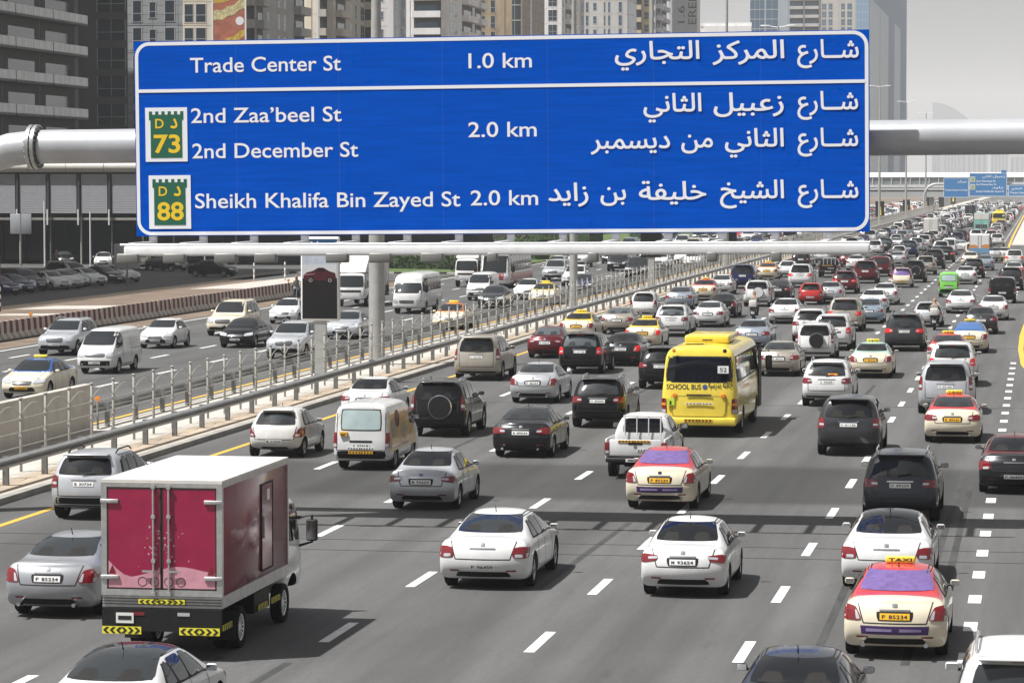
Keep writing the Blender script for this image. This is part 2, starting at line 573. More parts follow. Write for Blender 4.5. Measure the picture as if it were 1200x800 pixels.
def mirror_part(t, x, y, z, m=PAINT, big=1.):
    for sx in (-1, 1):
        q = MB()
        q.rbox(sx*x-.10*big, sx*x+.10*big, y-.05, y+.06*big, z-.06*big, z+.07*big, m, .035)
        q.box(sx*x-.085*big, sx*x+.085*big, y-.053, y-.049, z-.045*big, z+.055*big, CHROME)
        q.tube([(sx*(x-.08*big), y, z-.03), (sx*(x-.22*big), y+.02, z-.05)], .025, BLACK, 6)
        t.part('mirror', q)
def plate_part(t, y, z, w=.26, front=False, sk=None, h=.055):
    q = MB()
    sk.patch(q, 'front' if front else 'rear', [(-w, z-h), (w, z-h), (w, z+h), (-w, z+h)], PLATE, 2, 2, .012)
    pr = random.Random(len(t.parts)*7+int(z*1000)+int(getattr(t, 'L', 4)*100))
    k0 = MB(); write(k0, pr.choice('ABDFHKM'), -w*.86, -w*.62, z-h*.55, h*1.1, INK, bold=.01); write(k0, str(pr.randint(10234, 98765)), -w*.40, w*.84, z-h*.55, h*1.1, INK, bold=.012)
    vs = []
    for v in k0.v:
        p, nn = sk.hit('front' if front else 'rear', -v[0] if front else v[0], v[2]); vs.append(p+nn*.016)
    q.add(vs, k0.f, INK)
    t.part('number_plate', q)

def car(kind, sts, rear, front, sp):
    """assemble one passenger vehicle from its stations and the layout of glass, lamps and trim"""
    t = T(kind); t.ra, t.fa = sp['axles'][0], sp['axles'][-1]; t.L = sp['L']
    sp['zb'] = min(s['zb'] for s in sts)
    sk, body = finish_body(loft_body(sts, rear, front), sp, t)
    t.sk = sk
    W = sp['W']
    # black trim round the side glass, door seams, handles, lower trim -> pattern of the body
    if sp.get('trim'): 
        for q in sp['trim']: sk.both(body, q, SEAM if not sp.get('trimmat') else sp['trimmat'], nx=12, nz=4, off=.004, r=.06)
    for pts in sp.get('seams', []):
        sk.strip(body, 'right', pts, .022, SEAM); sk.strip(body, 'left', pts, .022, SEAM)
    for pts in sp.get('rseams', []): sk.strip(body, 'rear', pts, .022, SEAM, n=10)
    for pts in sp.get('fseams', []): sk.strip(body, 'front', pts, .016, SEAM, n=10)
    for q in sp.get('rblack', []): sk.patch(body, 'rear', q, BLACK, 12, 3, .006, .04)
    for q in sp.get('fblack', []): sk.patch(body, 'front', q, BLACK, 10, 3, .006, .05)
    for q in sp.get('sblack', []): sk.both(body, q, BLACK, nx=10, nz=2, off=.008)
    for (y, z) in sp.get('handles', []):
        sk.both(body, [(y-.09, z-.014), (y+.09, z-.014), (y+.09, z+.014), (y-.09, z+.014)], sp.get('handlemat', CHROME), nx=3, nz=1, off=.02)
    if sp.get('chrome'):
        for q in sp['chrome']: sk.patch(body, 'rear', q, CHROME, 6, 1, .012, .1)
    t.part('body', body)
    def panel(name, ax, q, m, n=(8, 5), off=.009, r=.05, edge=True, label=None):
        g = MB()
        sk.patch(g, ax, q, m, n[0], n[1], off, r)
        t.part(name, g, label=label)
    panel('rear_window', 'rear', sp['rw'], GLASS, (10, 6), .010, .045)
    rw = sp['rw']; zb_, zt_ = rw[0][1], rw[3][1]; g = MB()
    sk.patch(g, 'rear', rw, GLASS, 10, 6, .010, .045)
    for sx in (-1, 1):
        xc = sx*W*.35; z0_ = zb_+(zt_-zb_)*.02; z1_ = zb_+(zt_-zb_)*.46
        sk.patch(g, 'rear', [(xc-.17,z0_),(xc+.17,z0_),(xc+.12,z1_),(xc-.12,z1_)], HEADR, 6, 4, .0115, .10)
    sk.patch(g, 'rear', [(-W*.6,zb_+.01),(W*.6,zb_+.01),(W*.58,zb_+(zt_-zb_)*.14),(-W*.58,zb_+(zt_-zb_)*.14)], HEADR, 8, 1, .0110)
    t.parts[-1] = ('rear_window', g.mesh('rear_window'), (0,0,0), None, [])
    panel('windscreen', 'front', sp['ws'], GLASS_FRONT, (10, 6), .010, .035)
    for q in sp['side']:
        panel('side_window', 'right', q, GLASS, (6, 4), .010, .07)
        panel('side_window', 'left', q, GLASS, (6, 4), .010, .07)
    for sx in (1, -1):
        g = MB()
        for (q, m) in sp['tl']:
            sk.patch(g, 'rear', q if sx > 0 else mq(q), m, 6, 4, .014 if m is RED else .017, .10)
        for (q, m) in sp.get('tls', []):
            sk.patch(g, 'right' if sx > 0 else 'left', q, m, 4, 4, .014, .08)
        t.part('tail_light', g)
        g = MB()
        for (q, m) in sp['hl']:
            sk.patch(g, 'front', q if sx > 0 else mq(q), m, 6, 4, .013 if m is BLACK else .018, .10)
        t.part('headlight', g)
    if sp.get('grille'):
        g = MB()
        sk.patch(g, 'front', sp['grille'], INK, 10, 4, .013, .10)
        q = sp['grille']
        for f in (.25, .5, .75):
            a = [(q[0][0]+(q[3][0]-q[0][0])*f, q[0][1]+(q[3][1]-q[0][1])*f), (q[1][0]+(q[2][0]-q[1][0])*f, q[1][1]+(q[2][1]-q[1][1])*f)]
            sk.strip(g, 'front', a, .02, CHROME, off=.018, n=6)
        t.part('grille', g)
    plate_part(t, 0, sp['pz'], sp.get('pw', .26), False, sk)
    plate_part(t, 0, sp.get('fpz', .5), .26, True, sk)
    if sp.get('hmsl'):
        g = MB(); z = sp['hmsl']; sk.patch(g, 'rear', [(-.17, z-.02), (.17, z-.02), (.17, z+.02), (-.17, z+.02)], RED, 4, 1, .018); t.part('brake_light', g)
    mirror_part(t, W+.055, sp['my'], sp['mz'], PAINT if not sp.get('mirm') else sp['mirm'], sp.get('mbig', 1.)*.86)
    t.wheels(sp['r'], sp.get('wd', .22), W-.125, sp['axles'], sp.get('rim', 'alloy'))
    for f in sp.get('more', []): f(t, sk)
    return t

def sedan(kind='sedan_car', L=4.8, W=.91, H=1.47, deck=1.09, style=0, r=.325):
    k = L/4.8; h = H-1.47; d = deck-1.09
    z = lambda *a: dict(zip(('y','zb','w','zl','zt','wt','dr'), a))
    rear = dict(zb=.27, w=W*.975, zl=.95+d, zt=1.085+d, wt=W*.80, dr=.035, cv=.20, yr=[.20,.09,.02,.05,.13,.17,.19])
    S = [z(.36*k,.21,W*.99,.95+d,1.10+d,W*.81,.035), z(.62*k,.20,W,.95+d,1.105+d,W*.80,.04), z(.86*k,.20,W,.95+d*.8,1.14+d,W*.775,.05),
         z(1.30*k,.20,W,.945,1.345+h*.7,W*.70,.07), z(1.72*k,.20,W,.94,1.46+h,W*.665,.075), z(2.25*k,.20,W,.935,1.485+h,W*.665,.07),
         z(2.75*k,.20,W,.925,1.465+h,W*.665,.07), z(3.2*k,.20,W,.915,1.285+h*.6,W*.71,.07), z(3.58*k,.20,W,.90,1.06,W*.79,.05),
         z(3.85*k,.20,W,.87,.975,W*.80,.04), z(4.35*k,.21,W*.985,.80,.90,W*.78,.05)]
    front = dict(zb=.24, w=W*.95, zl=.68, zt=.80, wt=W*.72, dr=.04, cv=.34, yr=[L-.14,L-.05,L,L-.02,L-.10,L-.16,L-.26])
    b = 1.0+d*.5
    up = H-.10
    def tlq(st):
        if st == 0: return [([(W*.52,.76+d),(W*.985,.74+d),(W*.975,.95+d),(W*.55,.90+d)], RED), ([(W*.53,.80+d),(W*.70,.80+d),(W*.70,.86+d),(W*.54,.85+d)], LENS)]
        if st == 1: return [([(W*.62,.70+d),(W*.99,.70+d),(W*.96,.97+d),(W*.74,.93+d)], RED), ([(W*.66,.72+d),(W*.74,.72+d),(W*.76,.88+d),(W*.72,.86+d)], LENS)]
        if st == 2: return [([(W*.60,.80+d),(W*.99,.74+d),(W*.99,.93+d),(W*.56,.90+d)], RED), ([(W*.58,.84+d),(W*.80,.82+d),(W*.80,.87+d),(W*.57,.88+d)], LENS)]
        return [([(W*.64,.70+d),(W*.98,.68+d),(W*.97,.92+d),(W*.66,.90+d)], RED), ([(W*.70,.71+d),(W*.86,.70+d),(W*.86,.765+d),(W*.70,.77+d)], LENS)]
    sp = dict(L=L, W=W, r=r, axles=[1.05*k, 3.82*k], roofz=lambda y: (1.0+d if .55*k < y < 3.75*k else 9),
        trim=[[(1.10*k,b-.02),(3.28*k,.965),(2.62*k,up+.02),(1.62*k,up+.01)]],
        side=[[(1.78*k,b+.005),(2.30*k,b-.005),(2.28*k,up-.015),(1.72*k,up-.03)], [(2.36*k,b-.005),(3.17*k,.985),(2.62*k,up-.03),(2.34*k,up-.015)], [(1.24*k,b+.015),(1.70*k,b+.01),(1.66*k,up-.05),(1.52*k,up-.09)]],
        seams=[[(1.52*k,.40),(1.42*k,.62),(1.72*k,b)], [(2.33*k,.30),(2.33*k,.98)], [(3.20*k,.30),(3.25*k,.62),(3.22*k,.93)], [(1.5*k,.28),(3.2*k,.28)]],
        rseams=[[(-W*.60,.66+d*.5),(W*.60,.66+d*.5)], [(-W*.60,.66+d*.5),(-W*.72,1.02+d)], [(W*.60,.66+d*.5),(W*.72,1.02+d)]],
        fseams=[[(-W*.62,.78),(-W*.70,1.0)], [(W*.62,.78),(W*.70,1.0)]],
        rblack=[[(-W*.62,.285),(W*.62,.285),(W*.54,.40),(-W*.54,.40)]] + ([[(-.30,.70+d),(.30,.70+d),(.33,.86+d),(-.33,.86+d)]] if style != 3 else []),
        fblack=[[(-W*.60,.30),(W*.60,.30),(W*.52,.47),(-W*.52,.47)]],
        handles=[(1.60*k,.86),(2.52*k,.86)], handlemat=PAINT,
        chrome=[[(-.30,.87+d),(.30,.87+d),(.30,.895+d),(-.30,.895+d)], [(-.05,.93+d),(.05,.93+d),(.05,.99+d),(-.05,.99+d)]],
        rw=[(-W*.74,1.135+d),(W*.74,1.135+d),(W*.585,H-.065),(-W*.585,H-.065)],
        ws=[(-W*.78,1.05),(W*.78,1.05),(W*.60,H-.065),(-W*.60,H-.065)],
        tl=tlq(style), tls=[([(.25,.78+d),(.46,.81+d),(.42,.90+d),(.25,.92+d)], RED)],
        hl=[([(W*.46,.60),(W*.93,.64),(W*.93,.80),(W*.52,.74)], LENS)],
        grille=[(-.36,.56),(.36,.56),(.42,.70),(-.42,.70)], pz=(.775+d if style != 3 else .50), fpz=.44, my=3.12*k, mz=1.02, hmsl=None)
    def extra(t, sk):
        for sx in (-1, 1):
            g = MB(); sk.strip(g, 'top', [(sx*W*.555,1.62*k),(sx*W*.565,2.2*k),(sx*W*.56,2.78*k)], .022, SEAM, .004, 8); t.part('roof_gutter', g)
            g = MB(); q = [(sx*W*.62-.10,.405),(sx*W*.62+.10,.405),(sx*W*.62+.10,.435),(sx*W*.62-.10,.435)]
            sk.patch(g, 'rear', q, RED, 3, 1, .012)
            t.part('reflector', g)
        g = MB(); g.tube([(0, 1.72*k, H-.01), (0, 1.62*k, H+.13)], [.012, .006], BLACK, 5); t.part('antenna', g)
        if style in (0, 1):
            for sx in (-1, 1):
                g = MB(); g.tube([(sx*W*.60, .0, .30), (sx*W*.60, .3, .30)], .04, CHROME, 10)
                t.part('exhaust_tip', g)
    sp['more'] = [extra]
    return car(kind, S, rear, front, sp)

def suv(kind='suv', L=4.75, W=.94, H=1.76, belt=1.12, slant=.35, style=0, r=.37, spare=None, rack=True, clad=False, hood=1.12, rw_h=.44):
    k = L/4.75
    z = lambda *a: dict(zip(('y','zb','w','zl','zt','wt','dr'), a))
    zb = .27
    rear = dict(zb=zb+.09, w=W*.97, zl=belt, zt=H-.06, wt=W*.72, dr=.07, cv=.13, yr=[.16,.05,0,.05,.09,.09+slant*.45,.10+slant])
    S = [z(.30*k+slant*.9,zb,W,belt,H-.01,W*.755,.075), z(.75*k+slant,zb,W,belt,H+.01,W*.765,.07), z(1.7*k,zb,W,belt-.01,H+.02,W*.77,.07), z(2.45*k,zb,W,belt-.02,H-.005,W*.765,.07),
         z(2.95*k,zb,W,belt-.04,H-.21,W*.79,.07), z(3.32*k,zb,W,belt-.07,hood+.07,W*.83,.05), z(3.6*k,zb,W,hood-.13,hood,W*.84,.045), z(4.25*k,zb,W*.985,hood-.19,hood-.06,W*.83,.05)]
    front = dict(zb=zb+.03, w=W*.95, zl=hood-.30, zt=hood-.14, wt=W*.78, dr=.04, cv=.24, yr=[L-.13,L-.04,L,L-.01,L-.05,L-.09,L-.17])
    b = belt+.03; up = H-.11
    g0 = belt+.04; g1 = H-.14
    if style == 0:      # corner lamps, tall
        tl = [([(W*.74,belt-.28),(W*.985,belt-.28),(W*.97,belt+.02),(W*.76,belt+.02)], RED), ([(W*.76,belt-.20),(W*.90,belt-.20),(W*.90,belt-.14),(W*.76,belt-.14)], LENS)]
    elif style == 1:    # wide low lamps
        tl = [([(W*.56,belt-.22),(W*.985,belt-.24),(W*.975,belt-.02),(W*.60,belt-.05)], RED), ([(W*.58,belt-.16),(W*.74,belt-.16),(W*.74,belt-.11),(W*.58,belt-.11)], LENS)]
    elif style == 2:    # upright lamps beside the glass
        tl = [([(W*.83,belt-.30),(W*.99,belt-.30),(W*.965,belt+.18),(W*.82,belt+.18)], RED), ([(W*.84,belt-.22),(W*.95,belt-.22),(W*.95,belt-.12),(W*.84,belt-.12)], LENS)]
    else:
        tl = [([(W*.60,belt-.26),(W*.97,belt-.20),(W*.975,belt+.0),(W*.66,belt-.10)], RED), ([(W*.62,belt-.23),(W*.78,belt-.20),(W*.80,belt-.14),(W*.66,belt-.15)], LENS)]
    sp = dict(L=L, W=W, r=r, wd=.25, axles=[.98*k, 3.80*k], roofz=lambda y: (belt+.05 if y < 3.3*k else 9),
        trim=[[(.46*k+slant*.4,b-.01),(3.02*k,b-.05),(2.42*k,up+.03),(.56*k+slant,up+.02)]],
        side=[[(.60*k+slant*.5,b+.02),(1.28*k,b+.01),(1.26*k,up-.01),(.66*k+slant,up-.02)], [(1.36*k,b+.01),(2.02*k,b),(2.0*k,up-.005),(1.34*k,up-.01)], [(2.10*k,b),(2.90*k,b-.03),(2.40*k,up-.02),(2.08*k,up-.005)]],
        seams=[[(1.30*k,.85),(1.32*k,b)], [(2.06*k,.40),(2.06*k,b)], [(2.93*k,.40),(2.96*k,b-.05)], [(1.35*k,.40),(2.93*k,.40)], [(1.35*k,.42),(1.30*k,.86)]],
        rseams=[[(-W*.72,.62),(W*.72,.62)], [(-W*.72,.62),(-W*.74,belt)], [(W*.72,.62),(W*.74,belt)]],
        fseams=[[(-W*.66,hood-.12),(-W*.72,hood+.02)], [(W*.66,hood-.12),(W*.72,hood+.02)]],
        rblack=[[(-W*.97,.36),(W*.97,.36),(W*.97,.58 if clad else .43),(-W*.97,.58 if clad else .43)]],
        sblack=[[(1.42*k,.33),(3.3*k,.33),(3.3*k,.40),(1.42*k,.40)]],
        fblack=[[(-W*.8,.34),(W*.8,.34),(W*.75,.52),(-W*.75,.52)]],
        handles=[(1.46*k,b-.16),(2.2*k,b-.16)], handlemat=PAINT if not clad else BLACK,
        chrome=[[(-.36,belt-.10),(.36,belt-.10),(.36,belt-.065),(-.36,belt-.065)]] if not spare else [],
        rw=[(-W*.76,g0),(W*.76,g0),(W*.64,g1),(-W*.64,g1)],
        ws=[(-W*.80,hood+.08),(W*.80,hood+.08),(W*.68,H-.10),(-W*.68,H-.10)],
        tl=tl, tls=[([(.19,belt-.23),(.34,belt-.22),(.32,belt-.04),(.19,belt-.03)], RED)] if style != 2 else [],
        hl=[([(W*.52,hood-.42),(W*.95,hood-.40),(W*.94,hood-.20),(W*.56,hood-.24)], LENS)],
        grille=[(-.40,hood-.46),(.40,hood-.46),(.44,hood-.24),(-.44,hood-.24)], pz=belt-.18 if not spare else belt-.22, fpz=.56, my=2.86*k, mz=belt+.09, mbig=1.15, hmsl=H-.095)
    def extra(t, sk):
        if rack:
            for sx in (-1, 1):
                g = MB(); x = sx*W*.66
                g.tube([(x,.62*k+slant,H-.04),(x,.76*k+slant,H+.015),(x,.92*k+slant,H+.045),(x,2.05*k,H+.05),(x,2.22*k,H+.02),(x,2.36*k,H-.04)], .020, BLACK if clad else ALU, 6)
                t.part('roof_rail', g)
        g = MB(); g.rbox(-W*.62, W*.62, .10+slant-.12, .10+slant+.16, H-.075, H-.035, PAINT, .015); t.part('roof_spoiler', g)
        g = MB(); g.tube([(-.05, -.02+.09+slant*.1, belt+.06), (.28, .07+slant*.22, belt+.11)], .012, BLACK, 5); t.part('wiper', g)
        if spare:
            g = MB(); sx, zc, rr, cm = spare
            g.lathe([(0.001, -.24), (rr*.90, -.235), (rr, -.17), (rr, .10)], (sx, .02, zc), 'y', cm, 28)
            t.part('spare_wheel_cover', g, kids=[])
            g = MB(); g.lathe([(rr*.93, -.225), (rr*1.01, -.19), (rr*1.03, -.12), (rr*.99, -.05)], (sx, .02, zc), 'y', CHROME if cm is not WHITEI else cm, 28)
            t.part('spare_wheel_ring', g)
    sp['more'] = [extra]
    return car(kind, S, rear, front, sp)

def hatch(kind='hatchback_car', L=3.75, W=.86, H=1.50, slant=.42, style=0, r=.305):
    k = L/3.75
    z = lambda *a: dict(zip(('y','zb','w','zl','zt','wt','dr'), a))
    zb = .21; belt = .96
    rear = dict(zb=zb+.07, w=W*.96, zl=belt, zt=H-.07, wt=W*.66, dr=.07, cv=.17, yr=[.18,.06,0,.06,.11,.11+slant*.45,.12+slant])
    S = [z(.34*k+slant*.8,zb,W*.99,belt,H-.015,W*.70,.075), z(.65*k+slant,zb,W,belt,H+.01,W*.71,.07), z(1.55*k,zb,W,belt-.01,H+.015,W*.71,.07), z(2.0*k,zb,W,belt-.02,H-.02,W*.71,.07),
         z(2.42*k,zb,W,belt-.03,H-.24,W*.75,.07), z(2.75*k,zb,W,belt-.05,1.05,W*.80,.05), z(3.0*k,zb,W,.88,.97,W*.80,.045), z(3.4*k,zb,W*.98,.80,.89,W*.77,.05)]
    front = dict(zb=zb+.04, w=W*.94, zl=.70, zt=.81, wt=W*.70, dr=.04, cv=.30, yr=[L-.13,L-.04,L,L-.02,L-.09,L-.13,L-.22])
    b = belt+.02; up = H-.10
    tl = [([(W*.64,.66),(W*.985,.64),(W*.96,.93),(W*.88,.93)], RED), ([(W*.74,.68),(W*.86,.68),(W*.88,.74),(W*.76,.74)], LENS)]
    if style == 1: tl = [([(W*.72,.70),(W*.985,.70),(W*.97,1.10),(W*.78,1.10)], RED), ([(W*.75,.74),(W*.9,.74),(W*.9,.8),(W*.75,.8)], LENS)]
    sp = dict(L=L, W=W, r=r, wd=.20, axles=[.66*k, 3.03*k], roofz=lambda y: (belt+.06 if y < 2.7*k else 9),
        trim=[[(.52*k+slant*.4,b),(2.48*k,b-.02),(1.98*k,up+.03),(.60*k+slant,up+.01)]],
        side=[[(.64*k+slant*.5,b+.03),(1.30*k,b+.015),(1.28*k,up-.01),(.66*k+slant,up-.02)], [(1.37*k,b+.015),(2.40*k,b+.0),(1.96*k,up-.02),(1.35*k,up-.01)]],
        seams=[[(1.34*k,.32),(1.34*k,b)], [(2.42*k,.32),(2.44*k,b)], [(1.0*k,.34),(2.4*k,.32)]],
        rseams=[[(-W*.70,.58),(W*.70,.58)], [(-W*.70,.58),(-W*.78,belt)], [(W*.70,.58),(W*.78,belt)]],
        fseams=[], rblack=[[(-W*.5,.29),(W*.5,.29),(W*.46,.36),(-W*.46,.36)], [(-.26,.47),(.26,.47),(.28,.60),(-.28,.60)]],
        fblack=[[(-W*.62,.30),(W*.62,.30),(W*.55,.48),(-W*.55,.48)]],
        handles=[(1.1*k,.86),(1.55*k,.86)], handlemat=PAINT,
        rw=[(-W*.74,belt+.05),(W*.74,belt+.05),(W*.60,H-.13),(-W*.60,H-.13)],
        ws=[(-W*.78,1.04),(W*.78,1.04),(W*.63,H-.08),(-W*.63,H-.08)], tl=tl,
        tls=[([(.24,.70),(.36,.72),(.34,.86),(.24,.90)], RED)],
        hl=[([(W*.44,.60),(W*.93,.62),(W*.95,.82),(W*.58,.74)], LENS)], grille=[(-.40,.52),(.40,.52),(.34,.64),(-.34,.64)],
        pz=.53, fpz=.42, my=2.30*k, mz=1.02, hmsl=H-.085)
    def extra(t, sk):
        g = MB(); g.rbox(-W*.58, W*.58, .10+slant-.10, .10+slant+.16, H-.075, H-.04, PAINT, .014); t.part('roof_spoiler', g)
        g = MB(); g.tube([(0, 1.3*k, H), (0, 1.2*k, H+.14)], [.012, .006], BLACK, 5); t.part('antenna', g)
    sp['more'] = [extra]
    return car(kind, S, rear, front, sp)

def van(kind='panel_van', L=4.7, W=.85, H=1.98, windows=False, chev=True, pale=False, r=.33, extra2=None):
    z = lambda *a: dict(zip(('y','zb','w','zl','zt','wt','dr'), a))
    zb = .25; belt = 1.14; k = L/4.7
    rear = dict(zb=zb+.12, w=W*.99, zl=belt, zt=H-.04, wt=W*.86, dr=.09, cv=.06, yr=[.06,.02,0,.02,.04,.07,.12])
    S = [z(.22,zb,W,belt,H,W*.88,.09), z(.9*k,zb,W,belt,H+.01,W*.88,.09), z(2.4*k,zb,W,belt,H+.01,W*.88,.09), z(3.25*k,zb,W,belt-.02,H-.02,W*.87,.09),
         z(3.75*k,zb,W,belt-.06,H-.34,W*.88,.08), z(4.15*k,zb,W,belt-.10,1.24,W*.90,.06), z(4.40*k,zb,W*.99,.98,1.10,W*.90,.05)]
    front = dict(zb=zb+.03, w=W*.96, zl=.86, zt=.98, wt=W*.84, dr=.05, cv=.16, yr=[L-.10,L-.03,L,L-.02,L-.07,L-.10,L-.15])
    b = belt+.03; up = H-.17
    sp = dict(L=L, W=W, r=r, wd=.21, axles=[1.05*k, 3.62*k],
        trim=[[(3.02*k,b),(4.02*k,b-.06),(3.55*k,up-.02),(3.02*k,up)]],
        side=[[(3.08*k,b+.02),(3.92*k,b-.02),(3.52*k,up-.05),(3.08*k,up-.03)]] + ([[(2.1*k,b+.02),(2.95*k,b+.02),(2.95*k,up),(2.1*k,up)], [(1.2*k,b+.02),(2.03*k,b+.02),(2.03*k,up),(1.2*k,up)], [(.3*k,b+.02),(1.13*k,b+.02),(1.13*k,up),(.3*k,up)]] if windows else []),
        seams=[[(2.98*k,.40),(2.98*k,up)], [(1.75*k,.40),(1.75*k,up)], [(1.75*k,.40),(2.98*k,.40)], [(.2,1.02),(1.75*k,1.02)]],
        rseams=[[(-W*.86,.60),(W*.86,.60)], [(-W*.86,.60),(-W*.84,H-.2)], [(W*.86,.60),(W*.84,H-.2)]],
        fseams=[[(-W*.8,1.0),(-W*.84,1.2)], [(W*.8,1.0),(W*.84,1.2)]],
        rblack=[[(-W*.99,.36),(W*.99,.36),(W*.99,.58),(-W*.99,.58)], [(-W*.72,b-.0),(W*.72,b-.0),(W*.70,H-.18),(-W*.70,H-.18)], [(-.34,.83),(.34,.83),(.34,.89),(-.34,.89)]],
        fblack=[[(-W*.96,.28),(W*.96,.28),(W*.96,.60),(-W*.96,.60)]], handles=[(3.12*k,.98)], handlemat=BLACK,
        rw=[(-W*.68,b+.03),(W*.68,b+.03),(W*.66,H-.21),(-W*.66,H-.21)],
        ws=[(-W*.84,1.25),(W*.84,1.25),(W*.78,H-.15),(-W*.78,H-.15)],
        tl=[([(W*.84,.68),(W*.985,.68),(W*.97,1.12),(W*.84,1.12)], RED), ([(W*.85,.70),(W*.96,.70),(W*.96,.80),(W*.85,.80)], LENS)],
        hl=[([(W*.58,.74),(W*.97,.78),(W*.95,.98),(W*.62,.92)], LENS)], grille=[(-.46,.76),(.46,.76),(.46,.92),(-.46,.92)],
        pz=.74, fpz=.5, my=3.7*k, mz=1.32, mbig=1.25, mirm=BLACK, rim='steel', hmsl=None)
    def extra(t, sk):
        if chev:
            g = MB(); arrows(g, -.36, .36, .50, .58, -.015, PLATEY, 4); t.part('chevron_strip', g)
            g = MB(); arrows(g, -.40, .40, .63, .69, -.008, WHITEI, 5); t.part('chevron_strip', g)
            g = MB(); g.box(-.62, -.40, -.012, .05, 1.02, 1.14, PLATEY); g.box(-.59, -.43, -.016, .05, 1.065, 1.085, INK); g.box(-.59, -.47, -.016, .05, 1.035, 1.05, INK); t.part('notice_sticker', g)
    sp['more'] = [extra]
    return car(kind, S, rear, front, sp)

def arrows(mb, x0, x1, z0, z1, y, base, n, axis='y'):
    """a reflective strip of chevrons pointing away from its middle"""
    mb.box(x0, x1, y, y+.012, z0, z1, base)
    w = (x1-x0)/(2*n); h = (z1-z0)/2; zc = (z0+z1)/2
    for i in range(2*n):
        a = x0+w*(i+.15); s = -1 if i < n else 1
        if s < 0: P1 = [(a, zc), (a+w*.5, zc+h*.85), (a+w*.95, zc+h*.85), (a+w*.45, zc), (a+w*.95, zc-h*.85), (a+w*.5, zc-h*.85)]
        else: P1 = [(a+w*.7, zc), (a+w*.2, zc-h*.85), (a-w*.25, zc-h*.85), (a+w*.25, zc), (a-w*.25, zc+h*.85), (a+w*.2, zc+h*.85)]
        mb.add([(p[0], y-.004, p[1]) for p in P1], [(0,1,2,3), (0,3,4,5)], INK)
